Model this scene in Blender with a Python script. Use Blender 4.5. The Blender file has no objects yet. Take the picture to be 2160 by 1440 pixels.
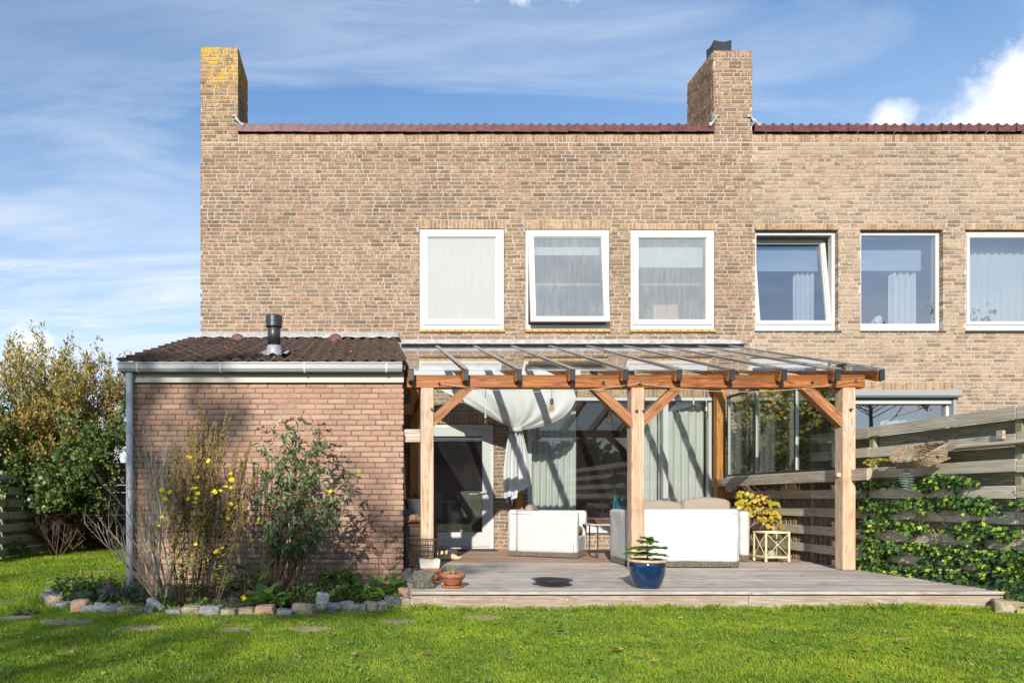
import bpy, math, random
import numpy as np
from mathutils import Matrix, Vector, noise as mnoise

R = math.radians
scene = bpy.context.scene
COL = scene.collection

# ------------------------------------------------------------------ camera
CAM_H = 1.0
cam_d = bpy.data.cameras.new('camera')
cam_d.sensor_width = 36.0
cam_d.lens = 25.0
cam_d.shift_x = 0.1412
cam_d.shift_y = 0.1528
cam_d.clip_start = 0.05
cam_d.clip_end = 3000
cam = bpy.data.objects.new('camera', cam_d)
COL.objects.link(cam)
cam.location = (0, 0, CAM_H)
cam.rotation_euler = (R(90), 0, 0)
scene.camera = cam

# ------------------------------------------------------------------ sun, sky, exposure
SUN_EL, SUN_AZ = R(23.0), R(15.6)          # azimuth: degrees left of straight behind the camera
sun_dir = Vector((math.sin(SUN_AZ) * math.cos(SUN_EL), math.cos(SUN_AZ) * math.cos(SUN_EL), -math.sin(SUN_EL)))
sun_d = bpy.data.lights.new('sun', 'SUN')
sun_d.energy = 3.15
sun_d.angle = R(0.53)
sun_d.color = (1.0, 0.93, 0.815)
sun = bpy.data.objects.new('sun', sun_d)
COL.objects.link(sun)
sun.rotation_euler = sun_dir.to_track_quat('-Z', 'Y').to_euler()
sun.location = (-6, -12, 14)

scene.view_settings.view_transform = 'Standard'
scene.view_settings.look = 'None'
scene.view_settings.gamma = 1.0
scene.view_settings.use_curve_mapping = False
scene.view_settings.exposure = 1.08
try:
    scene.cycles.use_denoising = True
    scene.cycles.max_bounces = 10
    scene.cycles.transparent_max_bounces = 24
    scene.cycles.caustics_reflective = False
    scene.cycles.caustics_refractive = False
    scene.cycles.sample_clamp_indirect = 6.0
except Exception:
    pass


class NT:
    """tiny helper to write node trees in one line per node"""
    def __init__(self, tree):
        self.t = tree
        tree.nodes.clear()

    def n(self, kind, ins=None, **props):
        nd = self.t.nodes.new(kind)
        for k, v in props.items():
            setattr(nd, k, v)
        for k, v in (ins or {}).items():
            sock = nd.inputs[k]
            if hasattr(v, 'is_output') or hasattr(v, 'links') and hasattr(v, 'node'):
                self.t.links.new(v, sock)
            else:
                sock.default_value = v
        return nd

    def math(self, op, a, b=0.0, c=0.0, clamp=False):
        nd = self.n('ShaderNodeMath', {0: a, 1: b, 2: c}, operation=op, use_clamp=clamp)
        return nd.outputs[0]

    def vmath(self, op, a, b=(0, 0, 0)):
        nd = self.n('ShaderNodeVectorMath', {0: a, 1: b}, operation=op)
        return nd.outputs['Value'] if op in ('DOT_PRODUCT', 'DISTANCE', 'LENGTH') else nd.outputs[0]

    def noise(self, vec, scale=5.0, detail=3.0, rough=0.55, dist=0.0):
        return self.n('ShaderNodeTexNoise', {'Vector': vec, 'Scale': scale, 'Detail': detail, 'Roughness': rough,
                                             'Distortion': dist}).outputs[0]

    def ramp(self, fac, stops, interp='LINEAR'):
        nd = self.n('ShaderNodeValToRGB', {0: fac})
        cr = nd.color_ramp
        cr.interpolation = interp
        while len(cr.elements) > 1:
            cr.elements.remove(cr.elements[-1])
        for i, (p, c) in enumerate(stops):
            e = cr.elements[0] if i == 0 else cr.elements.new(p)
            e.position = p
            c = (c, c, c) if not hasattr(c, '__len__') else c
            e.color = (c[0], c[1], c[2], 1)
        return nd.outputs[0]

    def mix(self, fac, a, b, mode='MIX'):
        nd = self.n('ShaderNodeMix', data_type='RGBA', blend_type=mode)
        for key, v in ((0, fac), (6, a), (7, b)):
            s = nd.inputs[key]
            if hasattr(v, 'node'):
                self.t.links.new(v, s)
            else:
                s.default_value = v if not hasattr(v, '__len__') else (v[0], v[1], v[2], 1)
        return nd.outputs[2]

    def remap(self, v, a, b, c=0.0, d=1.0):
        return self.n('ShaderNodeMapRange', {0: v, 1: a, 2: b, 3: c, 4: d}).outputs[0]


world = bpy.data.worlds.new('World')
scene.world = world
world.use_nodes = True
w = NT(world.node_tree)
geo_dir = w.n('ShaderNodeTexCoord').outputs['Generated']
sky = w.n('ShaderNodeTexSky', sky_type='NISHITA', sun_disc=False)
sky.sun_elevation = SUN_EL
sky.sun_rotation = math.atan2(-sun_dir.x, -sun_dir.y)
sky.altitude = 0
sky.air_density = 1.0
sky.dust_density = 0.6
sky.ozone_density = 2.2
sep = w.n('ShaderNodeSeparateXYZ', {0: geo_dir})
# clouds live on a flat layer high above the garden: direction / height
zz = w.math('MAXIMUM', sep.outputs[2], 0.03)
zc = w.math('ADD', zz, 0.12)
layer = w.n('ShaderNodeCombineXYZ', {0: w.math('DIVIDE', sep.outputs[0], zc), 1: w.math('DIVIDE', sep.outputs[1], zc)}).outputs[0]
streak = w.n('ShaderNodeMapping', {'Vector': layer, 'Rotation': (0, 0, R(-28)), 'Scale': (0.75, 2.4, 1.0)}).outputs[0]
cir = w.noise(streak, 1.15, 7, 0.62, 1.0)
cir_big = w.noise(layer, 0.55, 2, 0.5, 0.3)
cirrus = w.math('MULTIPLY', w.remap(cir, 0.44, 0.80), w.remap(cir_big, 0.36, 0.60, 0.16, 1.0))
# puffy clouds: soft bodies at fixed places of the sky with a rough outline
puff_n = w.noise(geo_dir, 9.0, 9, 0.62, 0.2)
puffs = None
for (px, py, rad, amp) in ((2265, 220, 0.085, 0.070), (2150, 170, 0.040, 0.060), (2085, 262, 0.028, 0.05), (1880, 254, 0.012, 0.028), (1010, -22, 0.012, 0.05), (1090, -26, 0.012, 0.06), (1200, -26, 0.014, 0.07), (1320, -24, 0.012, 0.06), (60, 735, 0.035, 0.05),
                           (-500, 640, 0.18, 0.14), (3300, 500, 0.30, 0.16)):
    d = Vector((px - 775, 1500, 1050 - py)).normalized()
    dist = w.vmath('DISTANCE', geo_dir, tuple(d))
    v = w.math('SUBTRACT', rad, w.math('ADD', dist, w.math('MULTIPLY', w.math('SUBTRACT', puff_n, 0.5), amp * 2.4)))
    m = w.remap(v, -0.006, 0.012 + rad * 0.18)
    puffs = m if puffs is None else w.math('MAXIMUM', puffs, m)
low = w.math('MULTIPLY', w.remap(sep.outputs[2], 0.52, 0.14), 0.80)            # paler air towards the horizon
cir_f = w.math('ADD', w.math('MULTIPLY', cirrus, 0.80), w.math('MULTIPLY', low, w.remap(cir, 0.30, 0.62, 0.55, 1.0)), clamp=True)
sky_col = w.mix(1.0, sky.outputs[0], (0.60, 0.76, 0.86), "MULTIPLY")
c1 = w.mix(cir_f, sky_col, (4.1, 4.4, 4.85))
c2 = w.mix(w.math('MULTIPLY', puffs, 0.95), c1, w.mix(w.remap(puff_n, 0.36, 0.62), (5.6, 5.7, 5.9), (4.6, 4.85, 5.3)))
bg = w.n('ShaderNodeBackground', {0: c2, 1: 0.106})
w.n('ShaderNodeOutputWorld', {0: bg.outputs[0]})

# ------------------------------------------------------------------ geometry helpers
WM = {}                                     # world matrix of every object made here


def P(px, py, Y):
    """a point of the garden from where it shows in the survey picture and how far away it stands"""
    return Vector(((px - 775) * Y / 1500.0, Y, CAM_H - (py - 1050) * Y / 1500.0))


def link(o, parent=None, M=None):
    COL.objects.link(o)
    M = M if M is not None else Matrix.Identity(4)
    WM[o] = M
    if parent is not None:
        o.parent = parent
        o.matrix_parent_inverse = WM[parent].inverted()
    o.matrix_basis = M
    return o


def tag(o, label=None, cat=None, group=None, kind=None):
    if label: o['label'] = label
    if cat: o['category'] = cat
    if group: o['group'] = group
    if kind: o['kind'] = kind
    return o


def thing(name, label, cat, loc=(0, 0, 0), group=None):
    o = bpy.data.objects.new(name, None)
    o.empty_display_size = 0.1
    link(o, None, Matrix.Translation(Vector(loc)))
    return tag(o, label, cat, group)


class MB:
    def __init__(self):
        self.v, self.f, self.r = [], [], []
        self.cur = 0.0

    def add(self, vs, fs, M=None):
        b = len(self.v)
        if M is not None:
            vs = [tuple(M @ Vector(p)) for p in vs]
        self.v.extend(tuple(p) for p in vs)
        for f in fs:
            self.f.append(tuple(i + b for i in f))
            self.r.append(self.cur)
        return self

    def box(self, x0, x1, y0, y1, z0, z1, M=None):
        vs = [(x0, y0, z0), (x1, y0, z0), (x1, y1, z0), (x0, y1, z0), (x0, y0, z1), (x1, y0, z1), (x1, y1, z1), (x0, y1, z1)]
        return self.add(vs, [(0, 3, 2, 1), (4, 5, 6, 7), (0, 1, 5, 4), (1, 2, 6, 5), (2, 3, 7, 6), (3, 0, 4, 7)], M)

    def cbox(self, sx, sy, sz, c, M=None):
        """box with chamfered edges, centred"""
        hx, hy, hz = sx / 2, sy / 2, sz / 2
        c = min(c, hx * .9, hy * .9, hz * .9)
        vs, idx = [], {}
        for ix in (-1, 1):
            for iy in (-1, 1):
                for iz in (-1, 1):
                    idx[ix, iy, iz, 0] = len(vs); vs.append((ix * hx, iy * (hy - c), iz * (hz - c)))
                    idx[ix, iy, iz, 1] = len(vs); vs.append((ix * (hx - c), iy * hy, iz * (hz - c)))
                    idx[ix, iy, iz, 2] = len(vs); vs.append((ix * (hx - c), iy * (hy - c), iz * hz))
        fs = []
        def q(a, b, cc, d, flip): fs.append((a, b, cc, d) if not flip else (d, cc, b, a))
        for s in (-1, 1):
            q(idx[s, -1, -1, 0], idx[s, 1, -1, 0], idx[s, 1, 1, 0], idx[s, -1, 1, 0], s < 0)
            q(idx[-1, s, -1, 1], idx[1, s, -1, 1], idx[1, s, 1, 1], idx[-1, s, 1, 1], s > 0)
            q(idx[-1, -1, s, 2], idx[1, -1, s, 2], idx[1, 1, s, 2], idx[-1, 1, s, 2], s < 0)
        for a in (-1, 1):
            for b in (-1, 1):
                q(idx[a, b, -1, 0], idx[a, b, 1, 0], idx[a, b, 1, 1], idx[a, b, -1, 1], a * b > 0)
                q(idx[a, -1, b, 0], idx[a, 1, b, 0], idx[a, 1, b, 2], idx[a, -1, b, 2], a * b < 0)
                q(idx[-1, a, b, 1], idx[1, a, b, 1], idx[1, a, b, 2], idx[-1, a, b, 2], a * b > 0)
        for a in (-1, 1):
            for b in (-1, 1):
                for d in (-1, 1):
                    t = (idx[a, b, d, 0], idx[a, b, d, 1], idx[a, b, d, 2])
                    fs.append(t if a * b * d > 0 else t[::-1])
        return self.add(vs, fs, M)

    def rbox(self, sx, sy, sz, r, M=None, n=7, fn=None):
        """soft rounded box, centred; fn(p) may push each point about"""
        h = Vector((sx / 2, sy / 2, sz / 2))
        r = min(r, h.x, h.y, h.z)
        def ticks(hh):
            inner = max(hh - r, 0)
            t = [-hh, -inner - r * .38, -inner] if r > 0 else [-hh]
            m = [-inner + 2 * inner * k / (n - 1) for k in range(1, n - 1)]
            t = t + m + [inner, inner + r * .38, hh]
            out = []
            for a in t:
                if not out or a - out[-1] > 1e-5: out.append(a)
            return out
        T = [ticks(h.x), ticks(h.y), ticks(h.z)]
        keys, vs, fs = {}, [], []
        def vert(p):
            k = (round(p[0], 5), round(p[1], 5), round(p[2], 5))
            if k not in keys:
                inn = Vector([max(-(h[i] - r), min(h[i] - r, p[i])) for i in range(3)])
                d = Vector(p) - inn
                q = inn + d.normalized() * r if d.length > 1e-7 else Vector(p)
                if fn: q = fn(q)
                keys[k] = len(vs); vs.append(tuple(q))
            return keys[k]
        for ax in range(3):
            u, v = (ax + 1) % 3, (ax + 2) % 3
            for s in (-1, 1):
                for i in range(len(T[u]) - 1):
                    for j in range(len(T[v]) - 1):
                        cs = []
                        for (a, b) in ((i, j), (i + 1, j), (i + 1, j + 1), (i, j + 1)):
                            p = [0, 0, 0]; p[ax] = s * h[ax]; p[u] = T[u][a]; p[v] = T[v][b]
                            cs.append(vert(p))
                        fs.append(tuple(cs) if s > 0 else tuple(cs[::-1]))
        return self.add(vs, fs, M)

    def tube(self, pts, rad, n=6, cap=True):
        pts = [Vector(p) for p in pts]
        if not hasattr(rad, '__len__'): rad = [rad] * len(pts)
        vs, fs = [], []
        ref = Vector((0.13, 0.21, 1)).normalized()
        for i, p in enumerate(pts):
            d = (pts[min(i + 1, len(pts) - 1)] - pts[max(i - 1, 0)])
            d = d.normalized() if d.length > 1e-9 else Vector((0, 0, 1))
            a = d.cross(ref)
            if a.length < 1e-3: a = d.cross(Vector((1, 0, 0)))
            a.normalize(); b = d.cross(a)
            for k in range(n):
                t = 2 * math.pi * k / n
                vs.append(tuple(p + (a * math.cos(t) + b * math.sin(t)) * rad[i]))
        for i in range(len(pts) - 1):
            for k in range(n):
                k2 = (k + 1) % n
                fs.append((i * n + k, (i + 1) * n + k, (i + 1) * n + k2, i * n + k2))
        if cap:
            fs.append(tuple(range(n)))
            fs.append(tuple((len(pts) - 1) * n + k for k in reversed(range(n))))
        return self.add(vs, fs)

    def lathe(self, prof, n=28, M=None):
        """profile [(radius, z)] spun about z"""
        vs, fs = [], []
        for (r, z) in prof:
            for k in range(n):
                t = 2 * math.pi * k / n
                vs.append((r * math.cos(t), r * math.sin(t), z))
        for i in range(len(prof) - 1):
            for k in range(n):
                k2 = (k + 1) % n
                fs.append((i * n + k, i * n + k2, (i + 1) * n + k2, (i + 1) * n + k))
        if prof[0][0] > 1e-6: fs.append(tuple(reversed(range(n))))
        if prof[-1][0] > 1e-6: fs.append(tuple((len(prof) - 1) * n + k for k in range(n)))
        return self.add(vs, fs, M)

    def grid(self, pts):
        """rows of points joined to a sheet"""
        m, n = len(pts), len(pts[0])
        vs = [p for row in pts for p in row]
        return self.add(vs, [(i * n + j, i * n + j + 1, (i + 1) * n + j + 1, (i + 1) * n + j) for i in range(m - 1) for j in range(n - 1)])

    def ring(self, x0, x1, z0, z1, wd, y0, y1, wb=None, M=None):
        """upright rectangular frame: top and bottom run through, sides butt between"""
        wb = wd if wb is None else wb
        self.box(x0, x1, y0, y1, z1 - wd, z1, M); self.box(x0, x1, y0, y1, z0, z0 + wb, M)
        self.box(x0, x0 + wd, y0, y1, z0 + wb, z1 - wd, M); self.box(x1 - wd, x1, y0, y1, z0 + wb, z1 - wd, M)
        return self

    def transform(self, M):
        self.v = [tuple(M @ Vector(p)) for p in self.v]
        return self

    def mesh(self, name, mat, off=None, smooth=False):
        off = off or Vector((0, 0, 0))
        me = bpy.data.meshes.new(name)
        me.from_pydata([(p[0] - off.x, p[1] - off.y, p[2] - off.z) for p in self.v], [], self.f)
        if any(self.r):
            at = me.attributes.new('rnd', 'FLOAT', 'FACE')
            at.data.foreach_set('value', self.r)
        if mat: me.materials.append(mat)
        if smooth: me.polygons.foreach_set('use_smooth', [True] * len(me.polygons))
        me.update()
        return me

    def origin(self):
        a = np.array(self.v)
        lo, hi = a.min(0), a.max(0)
        return Vector(((lo[0] + hi[0]) / 2, (lo[1] + hi[1]) / 2, lo[2]))


def build(name, mb, mat, parent=None, smooth=False, kind=None, thick=0.0):
    off = mb.origin()
    o = bpy.data.objects.new(name, mb.mesh(name, mat, off, smooth))
    link(o, parent, Matrix.Translation(off))
    if kind: o['kind'] = kind
    if thick:
        md = o.modifiers.new('thickness', 'SOLIDIFY'); md.thickness = thick; md.offset = 0
    return o


def put(name, mesh, parent, M, kind=None):
    o = bpy.data.objects.new(name, mesh)
    link(o, parent, M)
    if kind: o['kind'] = kind
    return o


_beams = {}
def axes_matrix(p0, p1, up=Vector((0, 0, 1))):
    p0, p1 = Vector(p0), Vector(p1)
    x = (p1 - p0).normalized()
    if abs(x.dot(up)) > 0.98: up = Vector((0, -1, 0))
    y = up.cross(x).normalized()
    z = x.cross(y)
    M = Matrix((x, y, z)).transposed().to_4x4()
    M.translation = (p0 + p1) / 2
    return M


def beam(name, p0, p1, wd, ht, mat, parent=None, c=0.006, up=Vector((0, 0, 1))):
    """a timber from p0 to p1 with its grain along its own x axis"""
    L = (Vector(p1) - Vector(p0)).length
    key = (round(L, 3), round(wd, 3), round(ht, 3), mat.name, c)
    if key not in _beams:
        _beams[key] = MB().cbox(L, wd, ht, c).mesh(name, mat)
    return put(name, _beams[key], parent, axes_matrix(p0, p1, up))


def leaf_mesh(name, pos, dirs, nrm, size, mat, shape, rnd=None, wr=1.0):
    """many leaves as one mesh; shape = outline [(along, across, up)] of one leaf"""
    pos, dirs, nrm = (np.asarray(a, dtype=np.float64) for a in (pos, dirs, nrm))
    size = np.asarray(size, dtype=np.float64).reshape(-1, 1)
    dirs /= np.linalg.norm(dirs, axis=1, keepdims=True) + 1e-9
    side = np.cross(nrm, dirs)
    side /= np.linalg.norm(side, axis=1, keepdims=True) + 1e-9
    up = np.cross(dirs, side)
    n, k = len(pos), len(shape)
    V = np.empty((n, k, 3))
    for j, (a, b, u) in enumerate(shape):
        V[:, j] = pos + size * (dirs * a + side * b * wr + up * u)
    me = bpy.data.meshes.new(name)
    me.vertices.add(n * k); me.loops.add(n * k); me.polygons.add(n)
    me.vertices.foreach_set('co', V.reshape(-1))
    me.loops.foreach_set('vertex_index', np.arange(n * k, dtype=np.int32))
    me.polygons.foreach_set('loop_start', np.arange(0, n * k, k, dtype=np.int32))
    at = me.attributes.new('rnd', 'FLOAT', 'FACE')
    at.data.foreach_set('value', np.random.default_rng(n).random(n) if rnd is None else np.asarray(rnd, dtype=np.float64))
    me.materials.append(mat)
    me.update(calc_edges=True)
    me.validate()
    return me


DIAMOND = [(0, 0, 0), (.45, .28, .06), (1, 0, 0), (.45, -.28, .06)]
OVAL = [(0, 0, 0), (.25, .26, .05), (.62, .27, .05), (1, 0, -.04), (.62, -.27, .05), (.25, -.26, .05)]
LANCE = [(0, 0, 0), (.3, .12, .03), (.65, .10, .0), (1, 0, -.12), (.65, -.10, .0), (.3, -.12, .03)]
IVY = [(0, 0, 0), (-.12, .30, .03), (.22, .30, .04), (.38, .52, 0), (.58, .26, .04), (1.0, 0, -.05), (.58, -.26, .04), (.38, -.52, 0), (.22, -.30, .04), (-.12, -.30, .03)]
ROUND = [(0, 0, 0), (.1, .36, .05), (.5, .48, .06), (.88, .28, .02), (1, 0, -.03), (.88, -.28, .02), (.5, -.48, .06), (.1, -.36, .05)]


def leaves(name, pos, dirs, nrm, size, mat, parent, shape=DIAMOND, rnd=None, wr=1.0, kind='stuff'):
    pos = np.asarray(pos, dtype=np.float64)
    off = Vector(pos.mean(0))
    me = leaf_mesh(name, pos - np.array(off), dirs, nrm, size, mat, shape, rnd, wr)
    return put(name, me, parent, Matrix.Translation(off), kind)


def unit(rng, n):
    v = rng.normal(size=(n, 3))
    return v / (np.linalg.norm(v, axis=1, keepdims=True) + 1e-9)
# ------------------------------------------------------------------ materials
MATS = {}


def newmat(name):
    m = bpy.data.materials.new(name)
    m.use_nodes = True
    MATS[name] = m
    return m, NT(m.node_tree)


def finish(t, col, rough=0.7, bump=None, bstr=0.2, bdist=0.01, metal=0.0, spec=0.5, extra=None, coat=0.0):
    ins = {'Base Color': col if hasattr(col, 'node') else (col[0], col[1], col[2], 1), 'Roughness': rough, 'Metallic': metal,
           'Specular IOR Level': spec, 'Coat Weight': coat}
    if bump is not None:
        ins['Normal'] = t.n('ShaderNodeBump', {'Height': bump, 'Strength': bstr, 'Distance': bdist}).outputs[0]
    p = t.n('ShaderNodeBsdfPrincipled', ins)
    out = p.outputs[0]
    if extra: out = extra(out)
    t.n('ShaderNodeOutputMaterial', {0: out})


def pos_node(t): return t.n('ShaderNodeNewGeometry').outputs['Position']


def rnd_node(t):
    a = t.n('ShaderNodeAttribute', attribute_name='rnd').outputs['Fac']
    o = t.n('ShaderNodeObjectInfo').outputs['Random']
    return t.math('FRACT', t.math('ADD', a, o))


def paint(name, col, rough=0.5, dirt=0.25, dirt_col=(0.32, 0.30, 0.26), scale=3.0, bstr=0.05, metal=0.0, spec=0.5, fine=60):
    m, t = newmat(name)
    p = pos_node(t)
    big = t.noise(p, scale, 5, 0.65)
    f = t.math('MULTIPLY', t.remap(big, 0.45, 0.80), dirt)
    c = t.mix(f, col, dirt_col)
    fn = t.noise(p, fine, 3)
    c = t.mix(t.math('MULTIPLY', t.remap(fn, 0.5, 0.8), dirt * 0.5), c, dirt_col)
    finish(t, c, rough, fn, bstr, 0.002, metal, spec)
    return m


def brick_mat(name, ramp, chip, chip_amt, stain, rough=0.92, bscale=1.0, lichen=0.0, crease=0.0):
    m, t = newmat(name)
    p = pos_node(t)
    r = rnd_node(t)
    r2 = t.n('ShaderNodeTexWhiteNoise', {'W': t.math('MULTIPLY', r, 917.0)}, noise_dimensions='1D').outputs[0]
    c = t.ramp(r, ramp)
    grain = t.noise(p, 55, 5, 0.7)
    c = t.mix(t.math('MULTIPLY', t.remap(grain, 0.35, 0.75), 0.35), c, t.mix(1.0, c, (0.45, 0.42, 0.40), 'MULTIPLY'))
    # pale patches where the fired skin has come off
    sh = t.n('ShaderNodeVectorMath', {0: p, 1: (0.62, 1, 1.25)}, operation='MULTIPLY').outputs[0]
    blot = t.noise(sh, 21.0, 5, 0.66, 0.8)
    th = t.math('SUBTRACT', blot, t.math('MULTIPLY', t.math('SUBTRACT', r2, 0.5), 0.17))
    f = t.math('MULTIPLY', t.remap(th, 0.535, 0.565), chip_amt, clamp=True)
    c = t.mix(f, c, t.ramp(r2, chip))
    sk = t.noise(t.n('ShaderNodeVectorMath', {0: p, 1: (5.5, 5.5, 0.55)}, operation='MULTIPLY').outputs[0], 1.0, 4, 0.65, 0.3)
    c = t.mix(t.math('MULTIPLY', t.remap(sk, 0.52, 0.72), stain * 0.8), c, t.mix(1.0, c, (0.52, 0.48, 0.46), 'MULTIPLY'))
    st = t.noise(p, 0.75, 4, 0.6, 0.4)
    c = t.mix(t.math('MULTIPLY', t.remap(st, 0.46, 0.72), stain), c, t.mix(1.0, c, (0.50, 0.47, 0.46), 'MULTIPLY'))
    if crease:
        cz = t.n('ShaderNodeVectorMath', {0: p, 1: (22, 22, 95)}, operation='MULTIPLY').outputs[0]
        cr_ = t.noise(cz, 1.0, 3, 0.6, 1.4)
        c = t.mix(t.math('MULTIPLY', t.remap(cr_, 0.60, 0.70), crease), c, (0.10, 0.05, 0.035))
    if lichen:
        xyz = t.n('ShaderNodeSeparateXYZ', {0: p}).outputs
        hi = t.remap(xyz[2], 7.2, 8.3)
        spot = t.n('ShaderNodeTexVoronoi', {'Vector': p, 'Scale': 9.0}).outputs['Distance']
        l1 = t.math('MULTIPLY', t.remap(t.noise(p, 8, 5, 0.7), 0.47, 0.54, 0, 1), t.remap(t.math('ADD', hi, t.noise(p, 3, 2)), 0.85, 1.2))
        l1 = t.math('MULTIPLY', t.math('SUBTRACT', 1.0, l1, clamp=True), 0.0) if False else l1
        dots = t.math('MULTIPLY', t.remap(spot, 0.24, 0.19), t.remap(t.math('ADD', hi, t.noise(p, 1.7, 1)), 0.75, 0.95))
        c = t.mix(t.math('MULTIPLY', t.math('MAXIMUM', l1, dots), lichen, clamp=True), c, t.ramp(grain, [(0.3, (0.42, 0.22, 0.01)), (0.7, (0.58, 0.36, 0.05))]))
    finish(t, c, rough, t.math('ADD', grain, t.math('MULTIPLY', f, -0.4)), 0.5 * bscale, 0.008, spec=0.25)
    return m


def flat_noise(name, a, b, scale=8, rough=0.8, bstr=0.3, bdist=0.01, detail=5, metal=0.0, spec=0.4, c2=None, s2=1.5, lo=0.35, hi=0.65, coat=0.0):
    m, t = newmat(name)
    p = pos_node(t)
    nz = t.noise(p, scale, detail, 0.65)
    c = t.ramp(nz, [(lo, a), (hi, b)])
    if c2 is not None:
        c = t.mix(t.remap(t.noise(p, s2, 4, 0.65, 0.5), 0.48, 0.62), c, c2)
    finish(t, c, rough, nz, bstr, bdist, metal, spec, coat=coat)
    return m


def wood(name, ramp, rough=0.7, grey=None, grey_amt=0.0, gscale=1.0, bstr=0.35, spec=0.35, stain=None, stain_amt=0.0, grain=9.0):
    m, t = newmat(name)
    tc = t.n('ShaderNodeTexCoord').outputs['Object']
    o = t.n('ShaderNodeObjectInfo').outputs['Random']
    off = t.n('ShaderNodeCombineXYZ', {0: t.math('MULTIPLY', o, 37.0), 1: t.math('MULTIPLY', o, 11.0), 2: t.math('MULTIPLY', o, 5.0)}).outputs[0]
    v = t.vmath('ADD', tc, off)
    st = t.n('ShaderNodeMapping', {'Vector': v, 'Scale': (0.42 * gscale, grain * gscale, grain * gscale)}).outputs[0]
    rings = t.noise(st, 1.35, 2, 0.5, 1.6)
    ringv = t.math('PINGPONG', t.math('MULTIPLY', rings, 9.0), 0.5)
    fine = t.noise(t.n('ShaderNodeMapping', {'Vector': v, 'Scale': (1.6, 70, 70)}).outputs[0], 1.0, 3, 0.6)
    g = t.math('ADD', t.math('MULTIPLY', ringv, 0.95), t.math('MULTIPLY', fine, 0.5))
    c = t.ramp(t.remap(g, 0.15, 0.85), ramp)
    crk = t.noise(t.n('ShaderNodeMapping', {'Vector': v, 'Scale': (0.9, 34, 34)}).outputs[0], 1.0, 4, 0.62, 0.4)
    c = t.mix(t.math('MULTIPLY', t.remap(crk, 0.63, 0.70), 0.55), c, t.mix(1.0, c, (0.30, 0.25, 0.22), 'MULTIPLY'))
    # knots
    kn = t.n('ShaderNodeTexVoronoi', {'Vector': t.n('ShaderNodeMapping', {'Vector': v, 'Scale': (2.1, 5.5, 5.5)}).outputs[0], 'Scale': 1.0}).outputs['Distance']
    c = t.mix(t.math('MULTIPLY', t.remap(kn, 0.17, 0.08), 0.65), c, t.mix(1.0, c, (0.42, 0.33, 0.28), 'MULTIPLY'))
    tone = t.remap(o, 0, 1, 0.80, 1.14)
    c = t.n('ShaderNodeVectorMath', {0: c, 1: t.n('ShaderNodeCombineXYZ', {0: tone, 1: tone, 2: tone}).outputs[0]}, operation='MULTIPLY').outputs[0]
    p = pos_node(t)
    if grey is not None:
        c = t.mix(t.math('MULTIPLY', t.remap(t.noise(t.n('ShaderNodeMapping', {'Vector': v, 'Scale': (0.8, 5, 5)}).outputs[0], 1.2, 5, 0.65), 0.36, 0.64), grey_amt), c, t.mix(t.remap(g, 0.15, 0.85), grey[0], grey[1]))
    if stain is not None:
        c = t.mix(t.math('MULTIPLY', t.remap(t.noise(p, 2.2, 5, 0.7, 0.6), 0.50, 0.70), stain_amt), c, stain)
    finish(t, c, rough, g, bstr, 0.004, spec=spec)
    return m


def leafmat(name, stops, trans=0.35, rough=0.45, spec=0.4, patch=None):
    m, t = newmat(name)
    r = rnd_node(t)
    c = t.ramp(r, stops)
    p = pos_node(t)
    c = t.mix(t.math('MULTIPLY', t.remap(t.noise(p, 40, 2), 0.4, 0.7), 0.25), c, t.mix(1.0, c, (0.6, 0.62, 0.5), 'MULTIPLY'))
    if patch is not None:
        c = t.mix(t.math('MULTIPLY', t.remap(t.noise(p, patch[1], 3, 0.6), 0.42, 0.66), patch[2]), c, patch[0])
    pr = t.n('ShaderNodeBsdfPrincipled', {'Base Color': c, 'Roughness': rough, 'Specular IOR Level': spec})
    tr = t.n('ShaderNodeBsdfTranslucent', {0: t.mix(1.0, c, (1.25, 1.25, 0.6), 'MULTIPLY')})
    mx = t.n('ShaderNodeMixShader', {0: trans, 1: pr.outputs[0], 2: tr.outputs[0]})
    t.n('ShaderNodeOutputMaterial', {0: mx.outputs[0]})
    return m


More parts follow.
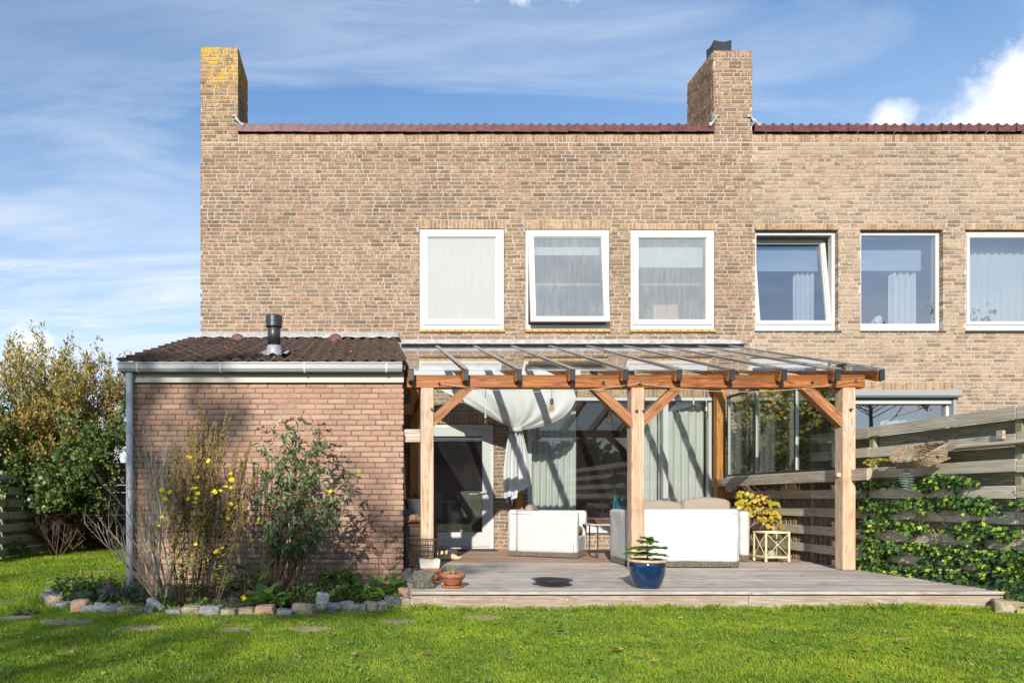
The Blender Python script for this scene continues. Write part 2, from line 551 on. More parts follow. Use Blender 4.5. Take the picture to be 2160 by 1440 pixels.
def glass(name, refl=1.0, base=0.0, tint=(0.93, 0.96, 0.95), film=0.0, film_col=(0.75, 0.77, 0.78), streak=0.0):
    """thin window glass: see-through with a real Fresnel reflection, and a dusty film on it"""
    m, t = newmat(name)
    gm = t.n('ShaderNodeNewGeometry')
    cosv = t.math('ABSOLUTE', t.vmath('DOT_PRODUCT', gm.outputs['Normal'], gm.outputs['Incoming']))
    fr = t.math('ADD', 0.04, t.math('MULTIPLY', t.math('POWER', t.math('SUBTRACT', 1.0, cosv, clamp=True), 5.0), 0.96))   # thin sheet, the same from both sides
    fac = t.math('ADD', t.math('MULTIPLY', fr, refl), base, clamp=True)
    gl = t.n('ShaderNodeBsdfGlossy', {'Color': (0.95, 0.97, 1, 1), 'Roughness': 0.004})
    tr = t.n('ShaderNodeBsdfTransparent', {0: (*tint, 1)})
    mx = t.n('ShaderNodeMixShader', {0: fac, 1: tr.outputs[0], 2: gl.outputs[0]}).outputs[0]
    if film:
        p = pos_node(t)
        st = t.noise(t.n('ShaderNodeMapping', {'Vector': p, 'Scale': (14, 14, 1.6)}).outputs[0], 1.6, 5, 0.65, 0.3)
        big = t.noise(p, 1.8, 4, 0.6)
        amt = t.math('MULTIPLY', t.math('ADD', 1.0 - streak, t.math('MULTIPLY', t.math('MULTIPLY', t.remap(st, 0.3, 0.7), t.remap(big, 0.35, 0.65, 0.4, 1.2)), streak)), film, clamp=True)
        df = t.n('ShaderNodeBsdfDiffuse', {0: (*film_col, 1)})
        tl = t.n('ShaderNodeBsdfTranslucent', {0: (*film_col, 1)})
        both = t.n('ShaderNodeMixShader', {0: 0.25, 1: df.outputs[0], 2: tl.outputs[0]})
        mx = t.n('ShaderNodeMixShader', {0: amt, 1: mx, 2: both.outputs[0]}).outputs[0]
    t.n('ShaderNodeOutputMaterial', {0: mx})
    return m


def fabric(name, col, trans=0.0, see=0.0, rough=0.9, wr=0.4, wscale=6.0, weave=400, dirt=0.12, bdist=0.02):
    m, t = newmat(name)
    p = pos_node(t)
    nz = t.noise(p, wscale, 4, 0.55, 0.8)
    wv = t.noise(p, weave, 1)
    c = t.mix(t.math('MULTIPLY', t.remap(t.noise(p, 3.5, 5, 0.7), 0.48, 0.75), dirt), col, (col[0] * .62, col[1] * .6, col[2] * .56))
    b = t.n('ShaderNodeBump', {'Height': t.math('ADD', nz, t.math('MULTIPLY', wv, 0.02)), 'Strength': wr, 'Distance': bdist}).outputs[0]
    pr = t.n('ShaderNodeBsdfPrincipled', {'Base Color': c, 'Roughness': rough, 'Specular IOR Level': 0.15, 'Normal': b}).outputs[0]
    if trans:
        tr = t.n('ShaderNodeBsdfTranslucent', {0: c}).outputs[0]
        pr = t.n('ShaderNodeMixShader', {0: trans, 1: pr, 2: tr}).outputs[0]
    if see:
        tp = t.n('ShaderNodeBsdfTransparent').outputs[0]
        pr = t.n('ShaderNodeMixShader', {0: see, 1: pr, 2: tp}).outputs[0]
    t.n('ShaderNodeOutputMaterial', {0: pr})
    return m


m_brick = brick_mat('house brick', [(0.0, (0.165, 0.108, 0.068)), (0.2, (0.215, 0.140, 0.086)), (0.6, (0.255, 0.166, 0.102)), (0.88, (0.30, 0.195, 0.12)), (0.95, (0.29, 0.165, 0.11)), (1.0, (0.29, 0.155, 0.105))],
                    [(0.0, (0.39, 0.262, 0.163)), (0.6, (0.43, 0.298, 0.19)), (1.0, (0.42, 0.265, 0.172))], 0.80, 0.45)
m_brick_lichen = brick_mat('lichened chimney brick', [(0.0, (0.165, 0.103, 0.056)), (0.2, (0.22, 0.138, 0.073)), (0.6, (0.265, 0.167, 0.089)), (1.0, (0.315, 0.198, 0.105))],
                           [(0.0, (0.41, 0.262, 0.14)), (1.0, (0.46, 0.305, 0.172))], 0.85, 0.45, lichen=1.0)
m_brick_nb = brick_mat('cleaned house brick', [(0.0, (0.21, 0.145, 0.098)), (0.25, (0.275, 0.192, 0.13)), (0.5, (0.33, 0.232, 0.158)), (0.75, (0.375, 0.268, 0.185)), (0.93, (0.41, 0.297, 0.208)), (1.0, (0.37, 0.23, 0.165))],
                       [(0.0, (0.43, 0.305, 0.2)), (0.6, (0.47, 0.345, 0.235)), (1.0, (0.46, 0.315, 0.215))], 0.80, 0.40)
m_brick_soft = brick_mat('soldier brick', [(0.0, (0.24, 0.15, 0.085)), (0.5, (0.33, 0.21, 0.12)), (1.0, (0.39, 0.255, 0.148))],
                         [(0.0, (0.54, 0.38, 0.22)), (1.0, (0.60, 0.43, 0.27))], 0.5, 0.3)
m_brick_shed = brick_mat('shed brick', [(0.0, (0.36, 0.205, 0.145)), (0.35, (0.41, 0.225, 0.155)), (0.75, (0.44, 0.265, 0.182)), (1.0, (0.45, 0.29, 0.20))],
                         [(0.0, (0.46, 0.31, 0.22)), (1.0, (0.52, 0.38, 0.29))], 0.30, 0.30, bscale=0.8, crease=0.7)
m_sill = brick_mat('yellow sill tile', [(0.0, (0.50, 0.30, 0.12)), (1.0, (0.58, 0.38, 0.17))], [(0, (0.45, 0.28, 0.13)), (1, (0.5, 0.3, 0.14))], 0.2, 0.3, rough=0.6, bscale=0.3)
m_mortar = flat_noise('house mortar', (0.36, 0.345, 0.325), (0.46, 0.445, 0.42), 30, 0.95, 0.5, c2=(0.33, 0.315, 0.295), s2=0.9)
m_mortar_shed = flat_noise('shed mortar', (0.105, 0.095, 0.09), (0.17, 0.155, 0.147), 30, 0.95, 0.5, c2=(0.25, 0.215, 0.19), s2=0.5)
m_white = paint('white paint', (0.48, 0.48, 0.478), 0.35, 0.16)
m_cream = paint('cream fascia paint', (0.42, 0.40, 0.36), 0.5, 0.45, (0.36, 0.32, 0.26), 2.0)
m_whitedull = paint('dull white paint', (0.58, 0.575, 0.56), 0.45, 0.2)
m_pvc = paint('grey plastic', (0.27, 0.28, 0.305), 0.4, 0.25, (0.38, 0.38, 0.38), 4)
m_pipe = paint('pale blue grey plastic', (0.44, 0.46, 0.53), 0.4, 0.18, (0.40, 0.42, 0.42), 4)
m_bracket = paint('cream plastic', (0.60, 0.56, 0.48), 0.5, 0.5, (0.35, 0.25, 0.15), 9)
m_lead = flat_noise('lead', (0.36, 0.38, 0.41), (0.58, 0.60, 0.64), 11, 0.55, 0.4, 0.012, metal=0.25)
m_leadpale = flat_noise('weathered pale lead', (0.27, 0.265, 0.255), (0.42, 0.42, 0.415), 22, 0.7, 0.4, 0.012, c2=(0.30, 0.29, 0.27), s2=7)
m_bar = paint('brown grey aluminium', (0.27, 0.235, 0.21), 0.42, 0.25, (0.36, 0.31, 0.27), 6, metal=0.0)
m_black = paint('black plastic', (0.022, 0.024, 0.028), 0.38, 0.25, (0.08, 0.08, 0.08), 8)
m_blackmetal = paint('black metal', (0.03, 0.03, 0.032), 0.5, 0.3, (0.09, 0.08, 0.075), 8)
m_alu = paint('pale aluminium', (0.62, 0.63, 0.64), 0.4, 0.2, metal=0.3)
m_sealant = paint('dark seal', (0.05, 0.05, 0.055), 0.5, 0.2)
m_tile_red = flat_noise('red brown roof tile', (0.085, 0.030, 0.026), (0.15, 0.060, 0.050), 14, 0.5, 0.2, 0.006)


def roof_tile_mat():
    m, t = newmat('old brown roof tile')
    p = pos_node(t)
    r = rnd_node(t)
    n1 = t.noise(p, 26, 6, 0.7)
    c = t.ramp(n1, [(0.30, (0.036, 0.026, 0.022)), (0.52, (0.085, 0.058, 0.046)), (0.72, (0.17, 0.125, 0.10))])
    c = t.mix(t.math('MULTIPLY', r, 0.40), c, (0.115, 0.075, 0.058))
    l = t.math('MULTIPLY', t.remap(t.noise(p, 6.5, 6, 0.62, 0.3), 0.655, 0.69), t.remap(t.noise(p, 0.8, 2), 0.40, 0.58))
    c = t.mix(l, c, t.ramp(n1, [(0.3, (0.45, 0.20, 0.01)), (0.7, (0.60, 0.33, 0.04))]))
    finish(t, c, 0.95, n1, 0.7, 0.012, spec=0.2)
    return m


m_tile = roof_tile_mat()
m_tile_edge = flat_noise('pale tile edge', (0.15, 0.09, 0.07), (0.30, 0.20, 0.15), 30, 0.95, 0.5)
m_w_orange = wood('stained beam wood', [(0.0, (0.085, 0.022, 0.006)), (0.45, (0.255, 0.080, 0.018)), (1.0, (0.43, 0.165, 0.042))], 0.5, spec=0.4, stain=(0.10, 0.035, 0.013), stain_amt=0.5)
m_w_back = wood('sheltered post wood', [(0.0, (0.20, 0.075, 0.015)), (0.5, (0.42, 0.175, 0.04)), (1.0, (0.56, 0.265, 0.075))], 0.6)
m_w_post = wood('weathered post wood', [(0.0, (0.32, 0.185, 0.11)), (0.5, (0.52, 0.345, 0.22)), (1.0, (0.65, 0.475, 0.335))], 0.75, grey=((0.30, 0.225, 0.175), (0.60, 0.48, 0.385)), grey_amt=0.8, bstr=0.7, stain=(0.20, 0.105, 0.06), stain_amt=0.35)
m_w_brace = wood('brown brace wood', [(0.0, (0.13, 0.045, 0.018)), (0.5, (0.30, 0.125, 0.05)), (1.0, (0.46, 0.235, 0.11))], 0.65)
m_w_deck = wood('silvered deck wood', [(0.0, (0.21, 0.17, 0.14)), (0.5, (0.40, 0.345, 0.30)), (1.0, (0.56, 0.50, 0.45))], 0.8, grey=((0.34, 0.31, 0.285), (0.64, 0.595, 0.555)), grey_amt=0.7, bstr=0.5, stain=(0.23, 0.18, 0.13), stain_amt=0.55, grain=14)
m_w_front = wood('brown grey front board', [(0.0, (0.21, 0.15, 0.11)), (0.5, (0.34, 0.265, 0.21)), (1.0, (0.46, 0.38, 0.315))], 0.8, grey=((0.30, 0.265, 0.24), (0.50, 0.455, 0.42)), grey_amt=0.6, bstr=0.4, stain=(0.24, 0.145, 0.09), stain_amt=0.5)
m_w_deckin = wood('sheltered deck wood', [(0.0, (0.22, 0.13, 0.09)), (0.5, (0.36, 0.235, 0.17)), (1.0, (0.47, 0.335, 0.25))], 0.75, bstr=0.4, stain=(0.30, 0.25, 0.21), stain_amt=0.5, grain=14)
m_w_fence = wood('grey fence wood', [(0.0, (0.33, 0.285, 0.215)), (0.5, (0.51, 0.455, 0.36)), (1.0, (0.64, 0.585, 0.48))], 0.85, grey=((0.44, 0.41, 0.355), (0.66, 0.62, 0.55)), grey_amt=0.5, bstr=0.5, stain=(0.26, 0.24, 0.12), stain_amt=0.4)
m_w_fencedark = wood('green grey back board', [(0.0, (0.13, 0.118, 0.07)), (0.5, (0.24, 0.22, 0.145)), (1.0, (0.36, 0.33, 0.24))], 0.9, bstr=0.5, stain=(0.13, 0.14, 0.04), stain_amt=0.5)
m_w_silver = wood('silver rail wood', [(0.0, (0.27, 0.19, 0.135)), (0.5, (0.47, 0.385, 0.32)), (1.0, (0.63, 0.55, 0.48))], 0.8, bstr=0.5)
m_w_table = wood('table wood', [(0.0, (0.22, 0.15, 0.09)), (0.5, (0.36, 0.26, 0.16)), (1.0, (0.46, 0.35, 0.23))], 0.5)
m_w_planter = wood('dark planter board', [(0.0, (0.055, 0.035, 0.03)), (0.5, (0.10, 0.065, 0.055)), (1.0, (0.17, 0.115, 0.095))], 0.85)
m_peg = flat_noise('dark dowel', (0.07, 0.04, 0.025), (0.15, 0.09, 0.055), 30, 0.8)
m_cover = fabric('white cotton cover', (0.50, 0.502, 0.512), 0.03, 0, wr=0.40, wscale=5.5, dirt=0.04, bdist=0.03)
m_sail = fabric('white sail cloth', (0.62, 0.62, 0.63), 0.12, 0, wr=0.3, wscale=9, dirt=0.06)
m_cushion = fabric('taupe cushion', (0.30, 0.245, 0.195), 0, 0, wr=0.3, wscale=10, dirt=0.2)
m_curtain = fabric('sheer grey green curtain', (0.74, 0.755, 0.74), 0.20, 0.03, wr=0.1)
m_curtainw = fabric('white sheer curtain', (0.83, 0.85, 0.87), 0.35, 0.08, wr=0.1)
m_blind = fabric('pale roller blind', (0.74, 0.77, 0.78), 0.2, 0, wr=0.05)
m_blindblue = fabric('blue grey roller blind', (0.38, 0.45, 0.56), 0.2, 0, wr=0.05)
m_room = paint('pale room wall', (0.52, 0.52, 0.51), 0.9, 0.05)
m_roomdark = paint('dark red room wall', (0.34, 0.22, 0.20), 0.9, 0.1)
m_g_pergola = glass('roof glass', 1.0, 0.0, (0.93, 0.96, 0.95), 0.03, (0.6, 0.6, 0.58))
m_g_frost = glass('frosted pane', 0.8, 0.0, (0.9, 0.92, 0.92), 0.80, (0.60, 0.61, 0.62), 0.12)
m_g_damp = glass('misted pane', 1.3, 0.02, (0.9, 0.92, 0.93), 0.34, (0.56, 0.59, 0.62), 0.45)
m_g_clear = glass('clear coated pane', 1.6, 0.16, (0.90, 0.93, 0.95))
m_g_door = glass('ground floor pane', 1.2, 0.02, (0.95, 0.96, 0.95), 0.03, (0.55, 0.55, 0.55), 0.7)
m_g_screen = glass('screen glass', 1.2, 0.02, (0.90, 0.92, 0.88), 0.02, (0.6, 0.6, 0.55), 0.8)
m_terra = flat_noise('terracotta', (0.25, 0.080, 0.035), (0.34, 0.125, 0.06), 12, 0.8, 0.15, c2=(0.34, 0.20, 0.145), s2=9)
m_terranew = flat_noise('bright terracotta', (0.36, 0.11, 0.035), (0.44, 0.15, 0.055), 12, 0.7, 0.1)
m_ceramic = paint('cream ceramic', (0.66, 0.62, 0.53), 0.35, 0.2)
m_pinkpot = flat_noise('flaking white pot', (0.55, 0.49, 0.48), (0.70, 0.65, 0.64), 6, 0.7, 0.2)


def glaze():
    m, t = newmat('blue glaze')
    p = pos_node(t)
    nz = t.noise(p, 14, 4, 0.6, 0.5)
    c = t.ramp(nz, [(0.3, (0.003, 0.012, 0.045)), (0.6, (0.004, 0.027, 0.085)), (0.8, (0.010, 0.055, 0.135))])
    finish(t, c, 0.10, t.noise(p, 25, 2), 0.06, 0.004, spec=0.5, coat=0.8)


glaze()
m_glaze = MATS['blue glaze']
m_glazerim = flat_noise('buff rim', (0.42, 0.30, 0.17), (0.58, 0.45, 0.30), 25, 0.5, 0.1)
m_soil = flat_noise('soil', (0.030, 0.020, 0.013), (0.085, 0.060, 0.040), 22, 1.0, 1.0, 0.05)
m_stones = [flat_noise('grey stone', (0.15, 0.15, 0.15), (0.31, 0.31, 0.30), 22, 0.9, 0.8, 0.02),
            flat_noise('blue grey stone', (0.12, 0.13, 0.145), (0.27, 0.28, 0.30), 18, 0.85, 0.8, 0.02),
            flat_noise('tan stone', (0.26, 0.20, 0.14), (0.44, 0.36, 0.27), 20, 0.9, 0.7, 0.02, c2=(0.16, 0.15, 0.08), s2=8),
            flat_noise('pink stone', (0.36, 0.20, 0.135), (0.50, 0.31, 0.22), 18, 0.85, 0.5, 0.02),
            flat_noise('pale stone', (0.42, 0.40, 0.36), (0.68, 0.66, 0.62), 22, 0.9, 0.8, 0.02),
            flat_noise('dark stone', (0.055, 0.055, 0.06), (0.16, 0.16, 0.165), 18, 0.85, 0.8, 0.02)]
m_bigrock = flat_noise('mossy grey rock', (0.10, 0.095, 0.08), (0.24, 0.225, 0.195), 26, 0.95, 1.0, 0.03, c2=(0.13, 0.13, 0.07), s2=6)
m_slab = flat_noise('sandstone slab', (0.27, 0.215, 0.125), (0.38, 0.315, 0.20), 14, 0.9, 0.6, 0.01, c2=(0.24, 0.205, 0.10), s2=9)
m_wire = paint('rusty wire', (0.075, 0.045, 0.035), 0.8, 0.5, (0.14, 0.07, 0.045), 30)
m_bark = flat_noise('rough bark', (0.10, 0.055, 0.03), (0.34, 0.21, 0.12), 28, 1.0, 1.0, 0.03)
m_iron = paint('rust brown cast iron', (0.028, 0.016, 0.016), 0.75, 0.4, (0.05, 0.026, 0.022), 12)
m_lantern = paint('cream lantern metal', (0.74, 0.62, 0.38), 0.5, 0.35, (0.62, 0.38, 0.14), 16)
m_wicker = wood('wicker cane', [(0.0, (0.12, 0.08, 0.048)), (0.5, (0.26, 0.19, 0.125)), (1.0, (0.42, 0.33, 0.235))], 0.8)
m_rattan = flat_noise('dark rattan', (0.05, 0.045, 0.04), (0.20, 0.17, 0.13), 60, 0.8, 0.6, 0.01)
m_clog = flat_noise('bare poplar wood', (0.52, 0.37, 0.22), (0.66, 0.50, 0.33), 9, 0.7, 0.15)
m_rubber = flat_noise('rubber mat', (0.025, 0.025, 0.026), (0.065, 0.063, 0.06), 60, 0.95, 0.8, 0.01)
m_leather = flat_noise('grey green leather', (0.060, 0.070, 0.052), (0.095, 0.105, 0.08), 10, 0.45, 0.15)
m_teal = paint('turquoise plastic', (0.02, 0.22, 0.29), 0.4, 0.1)
m_redbox = paint('faded red board', (0.32, 0.09, 0.06), 0.7, 0.3)
m_bulb = glass('amber bulb glass', 1.2, 0.04, (0.92, 0.80, 0.55))
m_socket = paint('pewter socket', (0.30, 0.31, 0.30), 0.35, 0.2, metal=0.5)
m_cord = paint('jute cord', (0.42, 0.34, 0.24), 0.9, 0.2)
m_verdi = paint('verdigris metal', (0.17, 0.27, 0.24), 0.7, 0.4, (0.25, 0.20, 0.13), 25)
m_zinc = flat_noise('zinc tray', (0.10, 0.115, 0.13), (0.22, 0.24, 0.26), 16, 0.5, 0.3, metal=0.4)
m_reed = flat_noise('reed stalk', (0.12, 0.075, 0.05), (0.42, 0.30, 0.21), 45, 0.95, 0.4)
m_ground = flat_noise('bare ground', (0.045, 0.042, 0.022), (0.085, 0.085, 0.035), 6, 1.0, 0.6, 0.03)

m_stem_grey = flat_noise('pale grey bark', (0.30, 0.25, 0.185), (0.55, 0.48, 0.38), 30, 0.9, 0.4, c2=(0.24, 0.20, 0.10), s2=10)
m_stem_brown = flat_noise('brown stem', (0.12, 0.065, 0.035), (0.27, 0.165, 0.09), 30, 0.9, 0.4)
m_stem_dark = flat_noise('dark stem', (0.05, 0.035, 0.022), (0.12, 0.085, 0.055), 30, 0.9, 0.4)
m_stem_straw = flat_noise('straw stem', (0.30, 0.20, 0.11), (0.48, 0.35, 0.20), 30, 0.9, 0.3)
m_l_dry = leafmat('dry seed pods', [(0.0, (0.17, 0.105, 0.04)), (0.4, (0.30, 0.20, 0.075)), (0.7, (0.40, 0.29, 0.12)), (0.85, (0.27, 0.27, 0.07)), (1.0, (0.20, 0.25, 0.06))], 0.2, 0.8, 0.15)
m_l_prim = leafmat('primrose leaf', [(0.0, (0.07, 0.11, 0.022)), (0.5, (0.14, 0.20, 0.04)), (0.8, (0.23, 0.27, 0.055)), (1.0, (0.36, 0.25, 0.07))], 0.3)
m_petal = leafmat('yellow petal', [(0.0, (0.78, 0.56, 0.01)), (1.0, (0.88, 0.72, 0.03))], 0.25, 0.6, 0.2)
m_l_budd = leafmat('grey green long leaf', [(0.0, (0.05, 0.095, 0.042)), (0.4, (0.105, 0.175, 0.07)), (0.75, (0.19, 0.27, 0.125)), (0.95, (0.32, 0.38, 0.23)), (1.0, (0.40, 0.42, 0.06))], 0.3)
m_l_seed = leafmat('brown seed head', [(0.0, (0.055, 0.03, 0.014)), (1.0, (0.15, 0.085, 0.04))], 0.1, 0.9, 0.1)
m_l_bed = leafmat('bed foliage', [(0.0, (0.05, 0.12, 0.026)), (0.5, (0.115, 0.23, 0.045)), (1.0, (0.23, 0.34, 0.07))], 0.35)
m_l_bedgrey = leafmat('blue green foliage', [(0.0, (0.03, 0.065, 0.032)), (0.5, (0.065, 0.12, 0.065)), (1.0, (0.13, 0.19, 0.11))], 0.3)
m_l_ivy = leafmat('ivy leaf', [(0.0, (0.018, 0.048, 0.022)), (0.40, (0.040, 0.095, 0.036)), (0.58, (0.085, 0.18, 0.042)), (0.78, (0.19, 0.32, 0.045)), (1.0, (0.42, 0.52, 0.06))], 0.22, 0.45, 0.25)
m_l_gold = leafmat('yellow climber leaf', [(0.0, (0.28, 0.30, 0.03)), (0.5, (0.55, 0.42, 0.03)), (0.85, (0.62, 0.38, 0.04)), (1.0, (0.45, 0.18, 0.05))], 0.35)
m_l_rose = leafmat('rose leaf', [(0.0, (0.034, 0.066, 0.022)), (0.5, (0.08, 0.138, 0.04)), (0.85, (0.14, 0.21, 0.055)), (0.95, (0.30, 0.29, 0.05)), (1.0, (0.52, 0.34, 0.04))], 0.28, 0.4)
m_l_willow = leafmat('willow leaf', [(0.0, (0.13, 0.125, 0.03)), (0.45, (0.26, 0.24, 0.07)), (0.8, (0.42, 0.35, 0.11)), (0.93, (0.56, 0.38, 0.06)), (1.0, (0.62, 0.30, 0.04))], 0.3)
m_l_hedge = leafmat('autumn hedge leaf', [(0.0, (0.11, 0.14, 0.03)), (0.5, (0.24, 0.26, 0.045)), (0.8, (0.45, 0.36, 0.05)), (1.0, (0.50, 0.24, 0.05))], 0.3)
m_l_tree = leafmat('tree leaf', [(0.0, (0.05, 0.07, 0.02)), (1.0, (0.14, 0.14, 0.035))], 0.3)
m_l_fir = leafmat('fir needle', [(0.0, (0.05, 0.12, 0.015)), (0.5, (0.12, 0.23, 0.025)), (1.0, (0.27, 0.38, 0.05))], 0.3)
m_l_fallen = leafmat('fallen leaf', [(0.0, (0.16, 0.07, 0.03)), (0.5, (0.36, 0.20, 0.10)), (0.8, (0.46, 0.32, 0.20)), (1.0, (0.55, 0.33, 0.05))], 0.1, 0.8, 0.15)
def grass_mat():
    m, t = newmat('grass blade')
    r = rnd_node(t); p = pos_node(t)
    c = t.ramp(r, [(0.0, (0.105, 0.20, 0.014)), (0.5, (0.19, 0.31, 0.024)), (0.85, (0.28, 0.39, 0.040)), (0.96, (0.36, 0.40, 0.08)), (1.0, (0.46, 0.38, 0.18))])
    lime = t.remap(t.noise(p, 1.1, 5, 0.65, 0.5), 0.46, 0.66)
    c = t.mix(t.math('MULTIPLY', lime, 0.75), c, (0.44, 0.51, 0.045))
    moss = t.remap(t.noise(p, 6.5, 4, 0.6, 0.3), 0.52, 0.66)
    c = t.mix(t.math('MULTIPLY', moss, 0.55), c, (0.055, 0.145, 0.012))
    tuft = t.remap(t.noise(p, 16, 3, 0.6), 0.60, 0.72)
    c = t.mix(t.math('MULTIPLY', tuft, 0.5), c, (0.40, 0.46, 0.06))
    pr = t.n('ShaderNodeBsdfPrincipled', {'Base Color': c, 'Roughness': 0.55, 'Specular IOR Level': 0.25})
    tr = t.n('ShaderNodeBsdfTranslucent', {0: t.mix(1.0, c, (1.2, 1.25, 0.6), 'MULTIPLY')})
    mx = t.n('ShaderNodeMixShader', {0: 0.40, 1: pr.outputs[0], 2: tr.outputs[0]})
    t.n('ShaderNodeOutputMaterial', {0: mx.outputs[0]})
    return m


m_grass = grass_mat()
m_turf = flat_noise('turf under the grass', (0.07, 0.115, 0.014), (0.14, 0.195, 0.028), 9, 1.0, 0.5, 0.02)
# ------------------------------------------------------------------ ground
YH = 11.54                                  # the garden front of the houses
YS = 8.15                                   # the front wall of the shed
DECK = 0.17                                 # top of the deck
hk = YH / 1500.0
def hx(px): return (px - 775) * hk
def hz(py): return CAM_H - (py - 1050) * hk

tag(build('ground', MB().box(-400, 400, -400, 900, -1.0, -0.02), m_ground), kind='structure')
lawn = tag(build('lawn', MB().box(-9, 9, -6, 16, -0.019, 0.0), m_turf), kind='structure')
bed_poly = [(-3.05, 8.7), (-3.05, 8.15), (0.40, 8.15), (0.40, 6.45), (-1.0, 6.25), (-2.2, 6.45), (-2.85, 6.9), (-3.25, 7.7)]
_b = MB(); _b.add([(x, y, 0.004) for x, y in bed_poly] + [(x, y, -0.01) for x, y in bed_poly], [tuple(range(8))] + [(i, (i + 1) % 8, 8 + (i + 1) % 8, 8 + i) for i in range(8)])
tag(build('flower_bed_soil', _b, m_soil), kind='structure')


# ------------------------------------------------------------------ brickwork
def bond(x0, x1, z0, z1, holes, rng, L=0.208, H=0.0475, J=0.015, heads=0.20, regular=False):
    """courses of bricks in a rectangle, cut round the holes: (xa, xb, za, zb, full)"""
    out, z, row = [], z0, 0
    while z + H <= z1 + 0.02:
        zt = min(z + H, z1)
        mid = (z + zt) / 2
        cuts = sorted((h[0], h[1]) for h in holes if h[2] - H * .5 < mid < h[3] + H * .5)
        spans, a = [], x0
        for c in cuts:
            if c[0] > a: spans.append((a, min(c[0], x1)))
            a = max(a, c[1])
        if a < x1: spans.append((a, x1))
        seq, x = [], x0 - rng.random() * (L + J) if not regular else x0 - ((row * 0.37) % 1.0) * (L + J)
        while x < x1:
            l = L if regular or rng.random() > heads else (L - J) / 2
            seq.append((x, x + l)); x += l + J
        for (xa, xb) in seq:
            for (sa, sb) in spans:
                a, b = max(xa, sa), min(xb, sb)
                if b - a > 0.025:
                    out.append((a, b, z, zt, abs((b - a) - L) < 1e-6))
        z += H + J; row += 1
    return out


def snap(z, lo=.09):
    k = math.ceil((z + lo + .015 - .02) / .0625)
    return .02 + k * .0625 - .015


def soldiers(x0, x1, z0, z1, pitch=0.0625, w=0.05):
    n = max(1, round((x1 - x0) / pitch)); p = (x1 - x0) / n
    return [(x0 + i * p + (p - w) / 2, x0 + i * p + (p + w) / 2, z0, z1, False) for i in range(n)]


def brick_obj_mesh(L, H, D, mat, rng, jit=0.0016):
    mb = MB(); j = lambda: rng.uniform(-jit, jit)
    mb.box(-L / 2, L / 2, 0, D, 0, H)
    mb.v = [(x + j(), y + (rng.uniform(0, .002) if y < D / 2 else 0), z + j()) for x, y, z in mb.v]
    return mb.mesh('brick', mat)


def lay(parent, rects, Y, mat, rng, n_single=0, key=None, D=0.10, axis='y', sgn=1, name='brickwork'):
    """n_single whole bricks become objects of their own, the rest one mesh"""
    full = [r for r in rects if r[4]]
    single = set()
    if n_single:
        full.sort(key=key)
        single = set(id(r) for r in full[:n_single])
        variants = [brick_obj_mesh(full[0][1] - full[0][0], full[0][3] - full[0][2], D, mat, rng) for _ in range(8)]
    mb = MB()
    for r in rects:
        a, b, z0, z1, _ = r
        if id(r) in single:
            put('brick', variants[rng.randrange(8)], parent, Matrix.Translation((((a + b) / 2), Y - rng.uniform(0, .003), z0)))
            continue
        mb.cur = rng.uniform(0.01, 0.99)
        j = lambda: rng.uniform(-.0016, .0016)
        yf = -rng.uniform(0, .003)
        a, b, zz0, zz1 = a + j(), b + j(), z0 + j(), z1 + j()
        if axis == 'y': mb.box(a, b, Y + yf, Y + D, zz0, zz1)
        elif sgn > 0: mb.box(Y - D, Y - yf, a, b, zz0, zz1)
        else: mb.box(Y + yf, Y + D, a, b, zz0, zz1)
    return build(name, mb, mat, parent, kind='stuff')


def panel(mb, x0, x1, z0, z1, holes, Y, thick):
    """a wall slab with rectangular holes: faces front and back and the reveals"""
    xs = sorted({x0, x1, *[h[0] for h in holes], *[h[1] for h in holes]})
    zs = sorted({z0, z1, *[h[2] for h in holes], *[h[3] for h in holes]})
    xs = [x for x in xs if x0 <= x <= x1]; zs = [z for z in zs if z0 <= z <= z1]
    for i in range(len(xs) - 1):
        for k in range(len(zs) - 1):
            cx, cz = (xs[i] + xs[i + 1]) / 2, (zs[k] + zs[k + 1]) / 2
            if any(h[0] < cx < h[1] and h[2] < cz < h[3] for h in holes): continue
            a, b, c, d = xs[i], xs[i + 1], zs[k], zs[k + 1]
            mb.add([(a, Y, c), (b, Y, c), (b, Y, d), (a, Y, d)], [(0, 1, 2, 3)])
            mb.add([(a, Y + thick, c), (b, Y + thick, c), (b, Y + thick, d), (a, Y + thick, d)], [(3, 2, 1, 0)])
    for h in holes + [(x0, x1, z0, z1)]:
        a, b, c, d = h
        for (p, q) in (((a, c), (b, c)), ((b, c), (b, d)), ((b, d), (a, d)), ((a, d), (a, c))):
            mb.add([(p[0], Y, p[1]), (q[0], Y, q[1]), (q[0], Y + thick, q[1]), (p[0], Y + thick, p[1])], [(0, 1, 2, 3)])


def grow(h, g): return (h[0] - g, h[1] + g, h[2] - g, h[3] + g)


def room(parent, x0, x1, y0, y1, z0, z1, mat, name='room'):
    mb = MB()
    v = [(x0, y0, z0), (x1, y0, z0), (x1, y1, z0), (x0, y1, z0), (x0, y0, z1), (x1, y0, z1), (x1, y1, z1), (x0, y1, z1)]
    mb.add(v, [(0, 1, 2, 3), (7, 6, 5, 4), (1, 5, 6, 2), (2, 6, 7, 3), (3, 7, 4, 0)])
    return build(name, mb, mat, parent)


